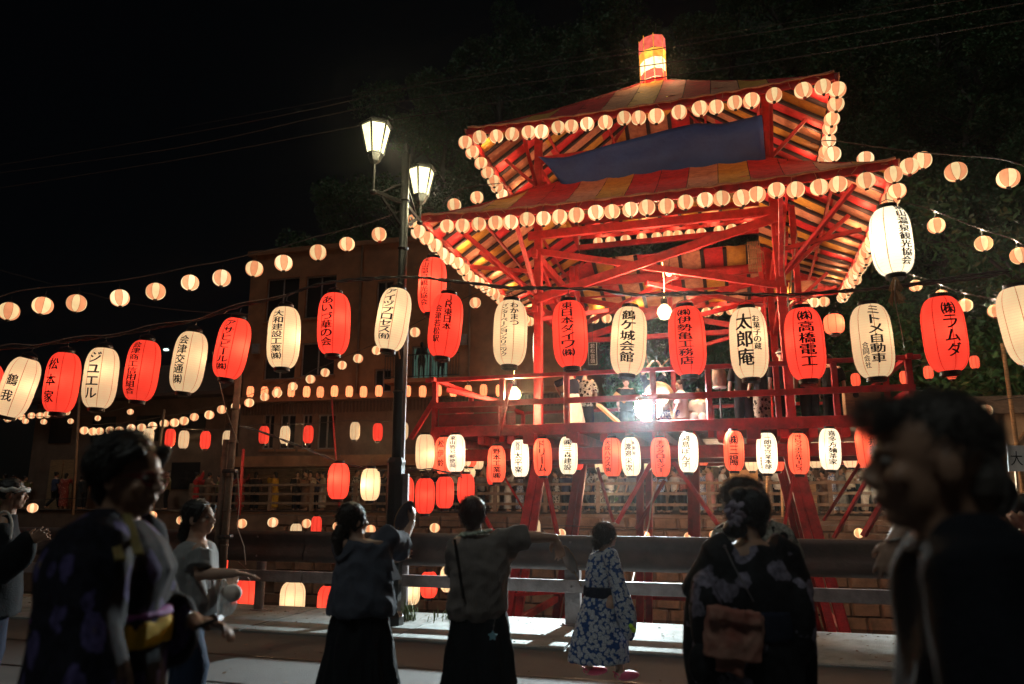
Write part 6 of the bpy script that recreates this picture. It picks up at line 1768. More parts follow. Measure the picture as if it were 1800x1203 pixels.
# ---- woman in grey shirt with a plastic bag, by the bamboo pole
f = Fig(338, 4.95, 1.60, R(84), 0, (.02, 0)).start('woman in loose light grey shirt with a plastic bag, by the bamboo pole')
f.head = f.at(352, 910, 4.95); f.hf = Vector((.93, -.22, .10)); f.neck = f.at(345, 948, 4.95)
f.sh[1] = f.at(352, 968, 4.80); f.el[1] = f.at(352, 1010, 4.76); f.wr[1] = f.at(413, 1008, 4.72); f.hd[1] = Vector((1, 0, -.12)); f.pn[1] = Vector((0, -.2, -1)); f.curl[1] = .16
f.sh[-1] = f.at(345, 965, 5.1); f.el[-1] = f.at(345, 1022, 5.12); f.wr[-1] = f.at(388, 1022, 5.1); f.hd[-1] = Vector((1, 0, -.1)); f.curl[-1] = .8
f.kn[1] = f.at(338, 1170, 4.9); f.an[1] = f.pt(.10, .05, .075)
f.body('skin_pale')
b = MB(); b.loft([(f.at(335, 1080, 4.95), .165, .20), (f.at(336, 1060, 4.95), .165, .20), (f.at(338, 1010, 4.95), .15, .20), (f.at(342, 975, 4.95), .13, .19), (f.at(345, 958, 4.95), .10, .15), (f.neck - Vector((0, 0, .01)), .07, .08)], 28)
for i in (1, -1): b.tube([f.sh[i], f.sh[i].lerp(f.el[i], .6), f.el[i] + Vector((-.01, 0, .03))], [.075, .078, .085], 14)
b.tube([f.at(338, 1010, 4.8), f.at(350, 1060, 4.82), f.at(352, 1090, 4.85)], [.05, .06, .03], 12)
blob('shirt', b, M['tee_grey'], f.e, .010, 3, .009, (8, 8, 2.5), 31, open_below=.9)
b = MB()
for i in (1, -1): b.tube([f.hip + f.r * (.08 * i) + Vector((0, 0, .08)), f.kn[i], f.an[i] + Vector((0, 0, .02))], [.115, .10, .105], 14)
b.ell(f.hip + Vector((0, 0, .04)), (.14, .17, .14)); blob('trousers', b, M['denim'], f.e, .012, 3, .008, (8, 8, 3), 5, open_below=.15)
m_ = frame(f.hf); b = MB(); b.ell(f.hq(0, -.028, .032), (.086, .098, .096), m_, 16, 12); b.tube([f.hq(0, -.10, -.02), f.hq(0, -.115, -.10), f.hq(0, -.10, -.20)], [.04, .045, .02], 10); b.ell(f.hq(0, -.12, -.10), (.05, .045, .045), m_)
for sx in (-1, 1): b.tube([f.hq(sx * .05, .065, .075), f.hq(sx * .078, .035, .02), f.hq(sx * .078, .01, -.03)], [.018, .018, .010], 8)
strands(b, f.hq(0, -.03, .03), m_, (.088, .10, .098), 160, .05, .0018, 48)
blob('hair', b, M['hair'], f.e, .0055, 1, .003, (30, 30, 60))
bag = empty('plastic_bag', f.o + f.at(395, 1030, 5.0), (0, 0, 0), 'clear plastic bag holding a round white thing, carried by the woman in grey', 'bag')
b = MB(); b.ell((.01, 0, -.10), (.075, .05, .095)); b.tube([(.0, 0, -.03), (-.01, 0, .04)], [.03, .012], 8)
bgm, N, L_, pb = new_mat('clear_plastic'); pb.inputs['Base Color'].default_value = (.75, .8, .8, 1); pb.inputs['Roughness'].default_value = .2; pb.inputs['Alpha'].default_value = .45
blob('bag_film', b, bgm, bag, .008, 1, .010, (25, 25, 12), 3)
g = MB(); g.ell((.055, -.01, -.045), (.062, .05, .056), None, 20, 14); g.build('white_ball', M['white_cloth'], bag, smooth=True)

# ---- man in festival coat and headband at the left edge
f = Fig(14, 5.9, 1.64, R(60), 0, (0, 0), 1.1).start('man with a white headband and dark festival coat at the left edge, arm held out')
f.head = f.at(22, 868, 5.9); f.neck = f.at(12, 905, 5.9); f.hf = Vector((.9, .4, 0)); f.el[1] = f.at(10, 985, 5.7); f.wr[1] = f.at(48, 955, 5.6); f.hd[1] = Vector((.8, 0, .5)); f.el[-1] = f.at(22, 965, 6.1); f.wr[-1] = f.at(60, 948, 6.1); f.hd[-1] = Vector((.9, 0, .3))
f.body('skin')
b = MB(); b.loft([(f.pt(0, 0, .70), .24, .18, -f.yaw), (f.pt(0, 0, 1.0), .21, .17, -f.yaw), (f.chest, .23, .16, -f.yaw), (f.sh[1].lerp(f.sh[-1], .5), .21, .12, -f.yaw), (f.neck, .07, .07)], 26)
sleeve(b, f.sh[1], f.el[1], f.wr[1], .05, .09, .0, .08); sleeve(b, f.sh[-1], f.el[-1], f.wr[-1].lerp(f.el[-1], .4), .05, .09, .0, .08)
blob('festival_coat', b, M['black_cloth'], f.e, .012, 3, .01, (6, 6, 3), 40, open_below=.8)
b = MB()
for i in (1, -1): b.tube([f.hip + f.r * (.08 * i), f.kn[i], f.an[i]], [.11, .08, .06], 12)
blob('trousers', b, M['navy_cloth'], f.e, .013, 2, .006)
g = MB(); cc = f.at(6, 935, 5.72)
g.tube([cc + Vector((.075 * math.cos(a), -.02, .15 * math.sin(a))) for a in np.linspace(0, 6.283, 20)], .009, 6); g.build('coat_crest', M['white_cloth'], f.e)
m_ = frame(f.hf); b = MB(); b.ell(f.hq(0, -.02, .03), (.082, .100, .096), m_, 16, 12); blob('hair', b, M['hair'], f.e, .007, 1, .004, (30, 30, 40))
g = MB(); ring = [f.hq(.089 * math.cos(a), -.012 + .110 * math.sin(a), .028 + .006 * math.sin(a * 9)) for a in np.linspace(0, 6.283, 40)]; g.tube(ring, .017, 8); g.ell(f.hq(0, -.125, .03), (.03, .02, .02)); g.build('headband', M['white_cloth'], f.e, smooth=True)

# ---- near woman with glasses at left
f = Fig(205, 2.45, 1.74, R(74), 0, (.03, 0), 1.08).start('nearest woman with glasses in a dark violet floral yukata, walking right at the left side')
Yn = 2.45
f.head = f.at(232, 838, Yn); f.hf = Vector((.93, -.20, -.04)); f.neck = f.at(205, 905, Yn)
f.sh[1] = f.at(170, 958, 2.28); f.sh[-1] = f.at(232, 945, 2.64)
f.el[1] = f.at(140, 1075, 2.22); f.wr[1] = f.at(165, 1190, 2.20); f.hd[1] = Vector((.2, .05, -1)); f.curl[1] = .5
f.el[-1] = f.at(262, 1068, 2.62); f.wr[-1] = f.at(340, 1092, 2.58); f.hd[-1] = Vector((1, -.1, -.1)); f.pn[-1] = Vector((0, -.4, -1)); f.curl[-1] = .6
f.body('skin', .0065)
b = MB()
b.loft([(f.pt(-.02, -.05, .10), .27, .25), (f.pt(0, -.03, .55), .25, .24), (f.at(178, 1120, Yn), .185, .22), (f.at(185, 1060, Yn), .175, .21), (f.at(196, 1000, Yn), .195, .22), (f.at(198, 955, Yn), .16, .20), (f.at(200, 918, Yn), .085, .11)], 32)
for i in (1, -1): b.tube([f.sh[i].lerp(f.neck, .4), f.sh[i], f.sh[i].lerp(f.el[i], .6), f.el[i]], [.085, .105, .10, .10], 16)
sleeve(b, f.sh[1], f.el[1], f.wr[1], .14, .10, .2, .115)
sleeve(b, f.sh[-1], f.el[-1], f.wr[-1].lerp(f.el[-1], .25), .05, .065, .2, .06)
blob('yukata', b, M['yukata_violet'], f.e, .010, 3, .012, (6, 6, 2.5), 55, open_below=.2)
g = MB(); # crossed collar
for sx, m2 in ((-1, 0), (1, 0)):
    pass
g.beam(f.at(182, 905, 2.27), f.at(212, 985, 2.20), .028, .010); g.beam(f.at(222, 905, 2.34), f.at(244, 975, 2.26), .026, .010); g.build('collar', mat('olive_gold_collar', (.30, .24, .09), .8, .3, 12, .1), f.e)
b = MB(); b.loft([(f.at(182, 1132, Yn), .192, .225), (f.at(186, 1082, Yn), .188, .222)], 28); blob('obi', b, M['obi_yellow'], f.e, .012, 2, .006, (9, 9, 9))
b = MB(); b.loft([(f.at(186, 1083, Yn), .194, .228), (f.at(186, 1068, Yn), .186, .222)], 28); blob('obi_cord', b, M['obi_purple'], f.e, .012, 2, .004, (9, 9, 9))
m_ = frame(f.hf); b = MB(); b.ell(f.hq(0, -.035, .040), (.092, .108, .108), m_, 20, 14); b.ell(f.hq(0, -.11, .03), (.07, .06, .07), m_); b.ell(f.hq(0, -.07, -.05), (.065, .05, .05), m_)
for sx in (-1, 1): b.tube([f.hq(sx * .05, .062, .085), f.hq(sx * .083, .02, .045), f.hq(sx * .083, -.02, -.01)], [.022, .022, .016], 8)
strands(b, f.hq(0, -.035, .04), m_, (.094, .11, .11), 500, .07, .0012, 61, 1.0, lambda d: d.y < .5, .35)
blob('hair', b, M['hair'], f.e, .006, 1, .004, (25, 25, 40))
g = MB()
for sx in (-1, 1):
    g.tube([f.hq(sx * .033 + .025 * math.cos(a), .092 - .012 * abs(math.cos(a)), -.004 + .019 * math.sin(a)) for a in np.linspace(0, 6.283, 24)], .0028, 6)
    g.tube([f.hq(sx * .058, .080, .004), f.hq(sx * .078, .03, .002), f.hq(sx * .080, -.02, -.006)], .0016, 5)
g.tube([f.hq(-.009, .098, 0), f.hq(.009, .098, 0)], .0016, 5); g.build('glasses', mat('dark_red_frame', (.20, .01, .02), .25, .1, 30, 0), f.e)
g = MB(); wr = f.wr[-1]; g.tube([wr + Vector((-.01, .034 * math.cos(a), .03 * math.sin(a))) for a in np.linspace(0, 6.283, 20)], .004, 6); g.build('bracelet', M['steel'], f.e)
g = MB(); g.beam(f.at(345, 1104, 2.5), f.at(388, 1086, 2.5), .035, .012); o = g.build('folded_fan', M['black'], None, label='dark folded fan in the hand of the nearest woman with glasses', cat='fan', group='hand fans'); o.location = f.o

# ---- nearest man at right, out of focus
f = Fig(1752, 1.36, 1.745, R(-78), 0, (-.02, .0), 1.12).start('nearest man, wavy grey hair, dark and out of focus, facing left')
Ym = 1.36
f.head = f.at(1632, 808, Ym); f.hf = Vector((-.97, .22, .0)); f.neck = f.at(1672, 925, Ym)
f.sh[1] = f.at(1715, 985, 1.54); f.sh[-1] = f.at(1735, 1005, 1.22)
f.el[-1] = f.at(1760, 1200, 1.20); f.wr[-1] = f.at(1770, 1400, 1.20); f.el[1] = f.at(1735, 1200, 1.56); f.wr[1] = f.at(1730, 1400, 1.56)
f.body('skin', .0065)
b = MB(); b.loft([(f.at(1765, 1420, Ym), .14, .22), (f.at(1762, 1200, Ym), .14, .22), (f.at(1755, 1080, Ym), .14, .22), (f.at(1738, 1005, Ym), .125, .21), (f.at(1705, 960, Ym), .08, .14), (f.at(1690, 945, Ym), .07, .09)], 32)
for i in (1, -1): b.tube([f.sh[i].lerp(f.neck, .3), f.sh[i], f.sh[i].lerp(f.el[i], .6), f.el[i], f.wr[i]], [.08, .092, .085, .08, .065], 16)
blob('jacket', b, M['jacket'], f.e, .009, 3, .014, (8, 8, 3), 71)
b = MB(); b.tube([f.at(1645, 950, 1.40), f.at(1665, 985, 1.42)], [.03, .035], 12); b.loft([(f.at(1688, 975, Ym), .09, .11), (f.at(1684, 938, Ym), .072, .085)], 20); blob('collar', b, M['jacket'], f.e, .009, 2, .004)
b = MB()
for i in (1, -1): b.tube([f.hip + f.r * (.09 * i) + Vector((0, 0, .1)), f.kn[i], f.an[i]], [.13, .10, .08], 14)
blob('trousers', b, M['black_cloth'], f.e, .014, 2, .006)
m_ = frame(f.hf); b = MB(); b.ell(f.hq(0, -.022, .034), (.080, .098, .084), m_, 20, 14); b.ell(f.hq(0, .050, .072), (.055, .040, .030), m_); b.ell(f.hq(0, -.070, -.03), (.070, .045, .075), m_)
strands(b, f.hq(0, -.02, .030), m_, (.082, .100, .088), 4200, .034, .0007, 81, 1.2, lambda d: not (d.y > .35 and d.z < .35) and not (d.z < -.5), .45)
strands(b, f.hq(0, .066, .072), m_, (.05, .035, .026), 900, .045, .0007, 82, 1.2, None, .6)
b.build('hair', M['hair_grey'], f.e)
# ---- hand reaching out behind him
f = Fig(1745, 3.3, 1.58, R(-60)).start('person hidden behind the nearest man, one bare arm with a bracelet hanging out')
f.sh[-1] = f.at(1685, 930, 3.2); f.el[-1] = f.at(1600, 905, 3.1); f.wr[-1] = f.at(1570, 952, 3.05); f.hd[-1] = Vector((-.35, 0, -.95)); f.pn[-1] = Vector((.5, .8, 0)); f.curl[-1] = .25
f.head = f.at(1735, 880, 3.3); f.neck = f.at(1735, 925, 3.3)
f.body('skin_pale')
b = MB(); b.loft([(f.pt(0, 0, .12), .20, .17), (f.pt(0, 0, .8), .18, .15), (f.chest, .19, .14), (f.sh[1].lerp(f.sh[-1], .5), .15, .11), (f.neck, .06, .06)], 24); blob('dress', b, M['navy_cloth'], f.e, .013, 2, .008, open_below=.2)
m_ = frame(f.hf); b = MB(); b.ell(f.hq(0, -.02, .03), (.086, .10, .098), m_, 14, 10); blob('hair', b, M['hair'], f.e, .008, 1)
g = MB(); wr = f.wr[-1]; g.tube([wr + Vector((.026 * math.cos(a), .026 * math.sin(a), .01 + .006 * math.cos(a))) for a in np.linspace(0, 6.283, 20)], .003, 6); g.build('bracelet', M['white_cloth'], f.e)
# ---- woman at the right edge
f = Fig(1806, 5.2, 1.62, R(-40)).start('woman with dark hair cut by the right edge, behind the nearest man')
f.body('skin_pale', .01)
b = MB(); b.loft([(f.pt(0, 0, .12), .22, .18), (f.pt(0, 0, .8), .19, .16), (f.chest, .2, .15), (f.sh[1].lerp(f.sh[-1], .5), .18, .11), (f.neck, .06, .06)], 24)
for i in (1, -1): sleeve(b, f.sh[i], f.el[i], f.wr[i], .08, .08, .0, .07)
blob('yukata', b, M['yukata_red'], f.e, .013, 2, .008, open_below=.2)
m_ = frame(f.hf); b = MB(); b.ell(f.hq(0, -.02, .03), (.086, .10, .098), m_, 14, 10); blob('hair', b, M['hair'], f.e, .008, 1)

# ---- people on the deck
DP = 'musicians and dancers on the deck'
def deck_person(px, Y, H, yaw, lab, m1, m2, hair='hair', arms=None, sit=False, hf=None, band=False):
    f = Fig(px, Y, H, yaw, DZ).start(lab, 'person', DP)
    if sit:
        dz = Vector((0, 0, -.38 * f.k)) 
        for a in ('hip', 'waist', 'chest', 'neck', 'head'): setattr(f, a, getattr(f, a) + dz)
        for i in (1, -1): f.sh[i] += dz; f.el[i] += dz; f.wr[i] += dz; f.kn[i] = f.pt(i * .12, .42, .45); f.an[i] = f.pt(i * .12, .40, .075)
    if arms:
        for i, (e_, w_) in arms.items(): f.el[i] = e_(f); f.wr[i] = w_(f); f.hd[i] = (f.wr[i] - f.el[i]); f.curl[i] = .9
    if hf: f.hf = Vector(hf)
    f.body('skin_pale', .012, True)
    b = MB(); b.loft([(f.hip - Vector((0, 0, .12)), .20, .16, -yaw), (f.waist, .165, .13, -yaw), (f.chest, .195, .14, -yaw), (f.sh[1].lerp(f.sh[-1], .5), .175, .11, -yaw), (f.neck - Vector((0, 0, .01)), .065, .06)], 22)
    for i in (1, -1): b.tube([f.sh[i], f.sh[i].lerp(f.el[i], .6), f.el[i]], [.075, .08, .085], 12)
    blob('coat', b, M[m1], f.e, .016, 2, .006)
    b = MB()
    for i in (1, -1): b.tube([f.hip + f.r * (.08 * i), f.kn[i], f.an[i] + Vector((0, 0, .03))], [.12, .10, .08], 12)
    blob('trousers', b, M[m2], f.e, .016, 2, .006)
    m_ = frame(f.hf); b = MB(); b.ell(f.hq(0, -.022, .03), (.084, .098, .096), m_, 12, 9); blob('hair', b, M[hair], f.e, .011, 1)
    if band:
        g = MB(); g.tube([f.hq(.088 * math.cos(a), -.012 + .108 * math.sin(a), .03) for a in np.linspace(0, 6.283, 24)], .014, 6); g.build('headband', M['white_cloth'], f.e)
    return f
up = lambda a, b_, c: (lambda f: f.pt(a, b_, c))
deck_person(1008, 17.2, 1.66, R(-30), 'dancer on the deck in navy top and flowing white sash, arm raised', 'navy_cloth', 'white_cloth', arms={1: (up(.30, .1, 1.45), up(.34, .15, 1.72)), -1: (up(-.30, .2, 1.2), up(-.10, .34, 1.0))})
g = MB(); c = P(1012, 735, 16.9)
g.loft([(c + Vector((.02, 0, -.12)), .20, .10), (c + Vector((0, 0, .2)), .16, .08), (c + Vector((-.02, 0, .55)), .10, .06)], 16); blob('white_sash', g, M['white_cloth'], None, .014, 2, .012, (9, 9, 2), 2, label='long white sash hanging behind the dancer on the deck', cat='sash')
deck_person(1032, 17.6, 1.7, R(10), 'dancer in a dark coat with pale motifs beside the white sash', 'yukata_zig', 'navy_cloth')
deck_person(1106, 17.8, 1.5, R(170), 'fair-haired musician on the deck left of the floodlight, facing the road', 'black_cloth', 'black_cloth', 'hair_brown', sit=False)
f = deck_person(1152, 17.0, 1.62, R(165), 'drummer on the deck holding two sticks overhead behind the floodlight', 'navy_cloth', 'black_cloth', arms={1: (up(.27, .15, 1.40), up(.12, .24, 1.62)), -1: (up(-.27, .15, 1.40), up(-.12, .24, 1.62))}, band=True)
for i in (1, -1):
    g = MB(); w = f.wr[i]; g.tube([w - Vector((i * .03, 0, .05)), w + Vector((-.10 if i == 1 else .24, .05, .32 if i == 1 else .16))], [.013, .011], 8)
    o = g.build('drumstick', M['wood'], None, label=('upright' if i == 1 else 'slanting') + ' wooden drumstick above the drummer\'s head', cat='drumstick', group='drumsticks'); o.location = f.o
deck_person(1206, 16.3, 1.6, R(-60), 'seated musician in a pale coat right of the floodlight, looking left', 'white_cloth', 'yukata_blue', sit=True, hf=(-.8, -.3, -.1))
deck_person(1238, 16.5, 1.35, R(200), 'boy musician in white with a dark striped belt, facing the road', 'white_cloth', 'white_cloth', sit=True, hf=(-.3, -.9, 0))
deck_person(1318, 15.8, 1.72, R(5), 'tall dark-clad man on the deck behind the lantern reading 太郎庵', 'black_cloth', 'black_cloth')
deck_person(1352, 15.6, 1.68, R(-20), 'person in black with a patterned sash near the right column', 'black_cloth', 'yukata_zig')
deck_person(1392, 15.3, 1.74, R(15), 'man in a black festival coat right of the right column', 'black_cloth', 'black_cloth', band=True)
deck_person(1438, 15.2, 1.7, R(-10), 'person in a dark red coat with checked scarf near the loudspeaker', 'red_dark', 'black_cloth')
deck_person(1478, 15.6, 1.66, R(30), 'person in black at the right end of the deck', 'black_cloth', 'black_cloth')
# drum on its stand, crates, speaker cabinet, sign and straight pole lantern
dr = empty('drum', P(1160, 745, 16.4), (0, 0, TY), 'large barrel drum on a wooden stand behind the floodlight', 'drum')
dr.location.z = DZ
g = MB(); g.lathe([(.26, -.3), (.32, -.15), (.335, 0), (.32, .15), (.26, .3)], 24, (0, 0, 0)); 
for i in range(len(g.v)): x, y, z = g.v[i]; g.v[i] = (x, z, y + .85)
g.build('shell', M['wood'], dr, smooth=True)
for s_ in (-1, 1):
    g = MB(); g.lathe([(.265, -.01), (.265, .01)], 24)
    for i in range(len(g.v)): x, y, z = g.v[i]; g.v[i] = (x, z + s_ * .305, y + .85)
    g.build('drumhead', M['wood'], dr)
for sx in (-1, 1):
    g = MB(); g.beam((sx * .38, -.2, 0), (sx * .22, -.1, .75), .05, .05); g.beam((sx * .38, .2, 0), (sx * .22, .1, .75), .05, .05); g.build('stand', M['wood'], dr)
M['crate'] = mat('orange_crate_wood', (.62, .33, .12), .7, .2, 5, .3, stretch=(1, 6, 1), col2=(.45, .22, .08))  # the wood's own orange tone
def crate(px, py, Y, d, rz, lab):
    e = empty('crate', P(px, py, Y), (0, 0, rz), lab, 'crate', 'wooden crates on the deck'); e.location.z = DZ
    for sx in (-1, 1):
        g = MB(); g.box((sx * d[0] / 2, 0, d[2] / 2), (.018, d[1], d[2])); g.build('side_panel', M['crate'], e)
        g = MB(); g.box((0, sx * (d[1] / 2 + .001), d[2] / 2), (d[0] + .02, .018, d[2] - .01)); g.build('side_panel', M['crate'], e)
    g = MB(); g.box((0, 0, .01), (d[0] - .03, d[1] - .03, .02)); g.build('bottom', M['crate'], e)
crate(1076, 745, 15.2, (.55, .35, .13), TY, 'long shallow orange crate at the deck edge left of the floodlight')
crate(975, 745, 15.9, (.34, .3, .2), TY + .1, 'small crate beside the left column on the deck')
g = MB(); g.beam(P(1052, 712, 15.6), P(1088, 744, 15.3), .14, .06); g.build('plank', M['crate'], None, label='plank leaning on the long orange crate', cat='plank')
g = MB(); g.beam(P(1080, 692, 16.2), P(1100, 706, 16.2), .26, .07); g.build('slanted_board', M['crate'], None, label='slanted wooden board behind the rail left of the floodlight', cat='board')
sp = empty('speaker_cabinet', TW(3.92, -2.75, DZ), (0, 0, TY), 'wooden speaker cabinet with round port at the right end of the deck', 'speaker')
g = MB(); g.box((0, 0, .36), (.62, .45, .70)); g.build('cabinet', M['wood'], sp)
g = MB(); g.lathe([(.055, 0), (.055, .01)], 16)
for i in range(len(g.v)): x, y, z = g.v[i]; g.v[i] = (x - .12, -.226 - z, y + .56)
g.build('port', M['black'], sp)
g = MB(); g.box((.06, -.232, .27), (.42, .012, .36)); g.build('grille', M['plaster_dark'], sp)
sg = empty('hanging_sign', P(1042, 622, 15.6), (0, 0, TY), 'narrow black sign board with white border and lettering inside the tower', 'sign')
g = MB(); g.box((0, 0, 0), (.19, .02, .50)); g.build('board', M['black'], sg)
g = MB()
for a, b_ in (((-.088, -.24), (.088, -.24)), ((-.088, .24), (.088, .24)), ((-.088, -.24), (-.088, .24)), ((.088, -.24), (.088, .24))): g.beam((a[0], -.016, a[1]), (b_[0], -.016, b_[1]), .006, .006)
g.build('border', M['white_cloth'], sg)
g = MB()
for i, ch in enumerate('若松音頭'):
    vs, fs = glyph(ch); g.add([(x * .10, -.018, y * .10 + .165 - i * .11) for x, y in vs], fs)
g.build('lettering', M['white_cloth'], sg)
g = MB(); g.tube([(0, 0, .25), (0, 0, .9)], .005, 4); g.build('cord', M['wire'], sg)
tall_lantern(P(945, 612, 17.8), .115, .95, 'white', None, 'slim white lantern partly hidden behind the left front column', 'lanterns hanging inside the tower', 0, 0, 3)
tall_lantern(P(1466, 570, 15.0), .20, .40, 'orange', None, 'short pink lantern above the deck people at right', 'lanterns hanging inside the tower', 0, 0, 6)
g = MB(); g.lathe([(.13, -.2), (.15, 0), (.13, .2)], 16); o = g.build('small_drum', M['wood_grey'], None, smooth=True, label='small upright drum with pale rim on a stand right of the boy', cat='drum'); o.location = P(1264, 665, 15.4)
for z_ in (-.2, .2):
    r2 = MB(); r2.lathe([(.135, z_ - .02), (.15, z_), (.135, z_ + .02)], 16); q = r2.build('rim', M['white_cloth'], o)
g = MB(); g.tube([(0, 0, -.2), (0, 0, DZ - o.location.z)], .02, 6); g.build('stand', M['black'], o)

# ---- two silhouettes on the lit balcony
for i, (px, s_) in enumerate(((735, 1.0), (770, .9))):
    f = Fig(px, 30.2, 1.6 * s_, R(180), zb + .0).start(('left' if i == 0 else 'right') + ' dark figure leaning on the lit balcony of the apartment block', 'person', 'people on the lit balcony')
    f.body('black_cloth', .03, False, 1)

# ---- the crowd across the river
CR = 'people along the far promenade'
def low_meshes(kind, seed_):
    f = Fig(900, 30, 1.6, 0.0); f.e = None; r_ = random.Random(seed_)
    if kind == 'dance': f.el[1] = f.pt(.28, .12, 1.35); f.wr[1] = f.pt(.36, .2, 1.58); f.el[-1] = f.pt(-.28, .15, 1.15); f.wr[-1] = f.pt(-.30, .38, 1.25)
    if kind == 'phone': f.el[1] = f.pt(.24, .08, 1.05); f.wr[1] = f.pt(.12, .30, 1.22); f.el[-1] = f.pt(-.24, .08, 1.05); f.wr[-1] = f.pt(-.10, .30, 1.22)
    if kind == 'reach': f.el[1] = f.pt(.25, .2, 1.2); f.wr[1] = f.pt(.22, .45, 1.3); f.el[-1] = f.pt(-.22, .0, 1.02)
    for i in (1, -1): f.hd[i] = f.wr[i] - f.el[i]
    if kind == 'walk': f.kn[1] = f.pt(.09, .15, .45); f.an[1] = f.pt(.09, .22, .08); f.kn[-1] = f.pt(-.09, .02, .44); f.an[-1] = f.pt(-.09, -.25, .12)
    bo = f.body('skin', .022, False, 1)
    b = MB(); long_ = seed_ % 2
    if long_: b.loft([(f.pt(0, 0, .12), .19, .16), (f.pt(0, 0, .8), .19, .15), (f.waist, .15, .12), (f.chest, .19, .14), (f.sh[1].lerp(f.sh[-1], .5), .17, .10), (f.neck - Vector((0, 0, .02)), .06, .06)], 16)
    else: b.loft([(f.pt(0, 0, .76), .18, .14), (f.waist, .16, .13), (f.chest, .19, .14), (f.sh[1].lerp(f.sh[-1], .5), .17, .10), (f.neck - Vector((0, 0, .02)), .06, .06)], 16)
    for i in (1, -1):
        if long_: sleeve(b, f.sh[i], f.el[i], f.wr[i], .07, .07, .0, .06)
        else: b.tube([f.sh[i], f.sh[i].lerp(f.el[i], .8)], [.075, .08], 10)
    g1 = blob('garment', b, M['white_cloth'], None, .024, 1, .006)
    tr = None
    if not long_:
        b = MB()
        for i in (1, -1): b.tube([f.hip + f.r * (.08 * i), f.kn[i], f.an[i]], [.11, .085, .07], 10)
        tr = blob('trousers', b, M['black_cloth'], None, .024, 1)
    b = MB(); b.ell(f.hq(0, -.025, .03), (.088, .10, .10), None, 12, 8)
    if seed_ % 3 == 0: b.ell(f.hq(0, -.07, -.08), (.07, .05, .12))
    if seed_ % 3 == 1: b.ell(f.hq(0, -.10, .09), (.05, .05, .05))
    hr = blob('hair', b, M['hair'], None, .022, 1)
    out = [('body', bo), ('garment', g1), ('hair', hr)] + ([('trousers', tr)] if tr else [])
    res = [(n, o.data) for n, o in out]
    for n, o in out: bpy.data.objects.remove(o)
    return res
LT = [low_meshes(k, i) for i, k in enumerate(('stand', 'dance', 'phone', 'reach', 'walk', 'stand', 'dance', 'phone'))]
CC = {}
for n_, c_ in (('white', (.62, .60, .56)), ('cream', (.5, .42, .32)), ('red', (.5, .03, .03)), ('yellow', (.62, .36, .03)), ('navy', (.03, .04, .09)), ('black', (.015, .015, .018)), ('brown', (.18, .10, .06)), ('teal', (.05, .12, .12)), ('pink', (.5, .22, .2)), ('grey', (.2, .2, .2)), ('olive', (.14, .13, .05))):
    CC[n_] = mat(n_ + '_crowd_cloth', c_, .85, .25, 7, 0)
CC['red patterned'] = M['yukata_red']; CC['blue patterned'] = M['yukata_blue']; CC['dark latticed'] = M['yukata_zig']
CNT = {}
def far_person(px, n, k, col, yaw, H=1.6, lead=None, skin=None):
    d = ray(px, 850); c0 = Vector((0, 0, 0)); base = rl(0, n)
    t = (base - c0).dot(RN) / d.dot(RN); x, y = d.x * t, d.y * t
    j = CNT[col] = CNT.get(col, 0) + 1
    side = 'left of the street lamp' if px < 690 else 'behind the tower legs'
    side += ', at the fence' if n < FARN + 1.9 else ', further back'
    key = (col, side); q = CNT[key] = CNT.get(key, 0) + 1
    e = empty('person', (x, y, FZ), (0, 0, -yaw), lead or '%s person in %s from left, %s' % (ORD[q - 1], col, side), 'person', CR)
    s_ = H / 1.6; e.scale = (s_, s_, s_)
    for nm, me in LT[k]:
        o = link(nm, me, e)
        if nm == 'garment':
            o.material_slots[0].link = 'OBJECT'; o.material_slots[0].material = CC[col]
rc = random.Random(77)
named = [(345, 1, 'red', R(60), 'woman in a bright red kimono across the river, far left of the bamboo pole'), (424, 1, 'red patterned', R(-30), 'dancer in red patterned robe with arms out, right of the bamboo pole'), (449, 0, 'black', R(0), 'dark-clad person right of the red patterned dancer'),
         (484, 3, 'yellow', R(-80), 'woman in a yellow dress across the river, arm reaching left'), (522, 0, 'black', R(150), 'person in black before the shutters, right of the yellow dress'), (545, 7, 'brown', R(180), 'person in brown holding a phone before the shutters'),
         (558, 2, 'navy', R(190), 'second of the pair with phones before the shutters'), (345 + 22, 5, 'brown', R(30), 'person in brown right of the red kimono')]
for px, k, col, yaw, lab in named: far_person(px, FARN + 1.3, k, col, yaw, 1.62, lab)
for px in (6, 24, 40, 52, 62, 74, 84, 94, 104, 113, 122, 132, 142, 150, 158, 292, 312, 388, 402, 500, 535, 572, 596, 610, 628, 640, 655, 672):
    far_person(px + rc.uniform(-4, 4), FARN + rc.choice((1.2, 2.2)), rc.randrange(8), rc.choice(['brown', 'olive', 'dark latticed', 'navy', 'red patterned', 'cream', 'black']), rc.uniform(-2.5, 2.5), rc.uniform(1.5, 1.72))
x = 742
while x < 1560:
    far_person(x, FARN + 1.25 + rc.uniform(0, .3), rc.randrange(8), rc.choice(['white', 'cream', 'white', 'red patterned', 'navy', 'black', 'brown', 'blue patterned', 'pink', 'grey', 'dark latticed', 'cream']), rc.uniform(-3, 3), rc.uniform(1.45, 1.74))
    x += rc.uniform(15, 26)
x = 880
while x < 1560:
    far_person(x, FARN + 2.5 + rc.uniform(0, .9), rc.randrange(8), rc.choice(['white', 'cream', 'navy', 'black', 'brown', 'grey', 'teal', 'pink']), rc.uniform(-3, 3), rc.uniform(1.5, 1.76))
    x += rc.uniform(19, 32)
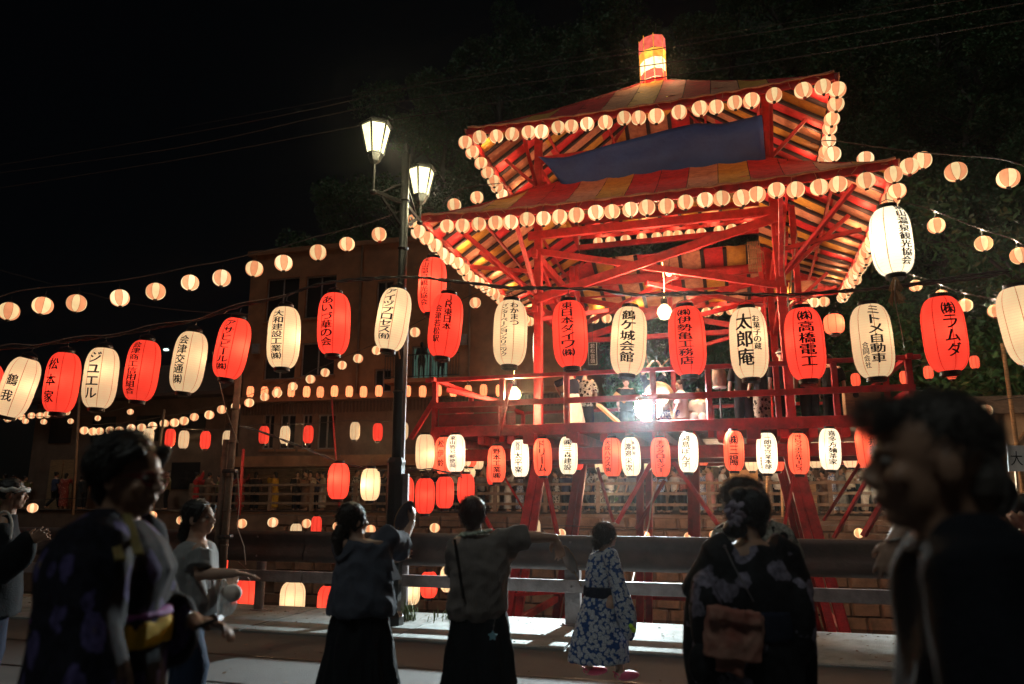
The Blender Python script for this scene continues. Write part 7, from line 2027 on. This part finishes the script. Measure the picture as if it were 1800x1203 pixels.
# stall furniture among the crowd: a tan screen and boxes, a plain shop front behind them
sc_ = empty('shop_front', Vector((rl(9.5, FARN + 5.5).x, rl(9.5, FARN + 5.5).y, FZ)), (0, 0, RAILYAW), 'brown timber shop front with pale noren and paper boards behind the far crowd', 'shop front')
s_ = MB(); bx(s_, -9.5, 9.5, 0, .2, 0, 3.4); s_.build('wall', M['wood_grey'], sc_)
for i in range(9):
    s_ = MB(); bx(s_, -9 + i * 2.0, -7.5 + i * 2.0, -.05, -.003, .15, 2.1); s_.build('shutter_panel', M[('wood', 'plaster_dark', 'shutter')[i % 3]], sc_)
for i in range(7):
    s_ = MB(); bx(s_, -8.6 + i * 2.5, -7.4 + i * 2.5, -.10, -.06, 1.75, 2.35); s_.build('noren_curtain', CC[('olive', 'cream', 'navy', 'cream')[i % 4]], sc_)
for (px, py, h_, w_, m_n) in ((1308, 862, 1.5, .95, 'crate'), (1420, 868, 1.0, .5, 'wood')):
    d = ray(px, 850); t = rl(0, FARN + .9).dot(RN) / d.dot(RN)
    s_ = MB(); bx(s_, -w_ / 2, w_ / 2, -.05, .05, 0, h_); bx(s_, -w_ / 2 - .03, w_ / 2 + .03, -.07, -.051, h_ * .55, h_ * .6)
    o = s_.build('plywood_screen', M[m_n], None, label=('tall tan plywood screen' if w_ > .6 else 'small plywood screen') + ' at the fence behind the tower legs', cat='screen'); o.location = (d.x * t, d.y * t, FZ); o.rotation_euler.z = RAILYAW
sgn = empty('paper_sign', P(1786, 806, 10.5), (R(4), 0, R(12)), 'white paper sign with a large black 大 at the right edge', 'sign')
g = MB(); g.box((0, 0, 0), (.28, .01, .36)); g.build('sheet', M['white_cloth'], sgn)
vs, fs = glyph('大'); g = MB(); g.add([(x * .2, -.009, y * .2) for x, y in vs], fs); g.build('lettering', M['ink'], sgn)
g = MB(); g.beam((0, .02, -.18), (0, .02, -P(1786, 806, 10.5).z + .0), .03, .03); g.build('post', M['wood'], sgn)

# ------------------------------------------------------------------ thin haze added to stand in for lens bloom around the lamps
hz = MB(); hz.box((0, 70, 45.55), (324, 264, 98.9))
hm_ = bpy.data.materials.new('thin_haze'); hm_.use_nodes = True
n_ = hm_.node_tree.nodes; n_.remove(n_['Principled BSDF'])
pv = n_.new('ShaderNodeVolumePrincipled'); pv.inputs['Color'].default_value = (.95, .97, 1, 1); pv.inputs['Density'].default_value = .00075; pv.inputs['Anisotropy'].default_value = .93
hm_.node_tree.links.new(pv.outputs[0], n_['Material Output'].inputs['Volume'])
hz.build('haze', hm_, None, kind='stuff')
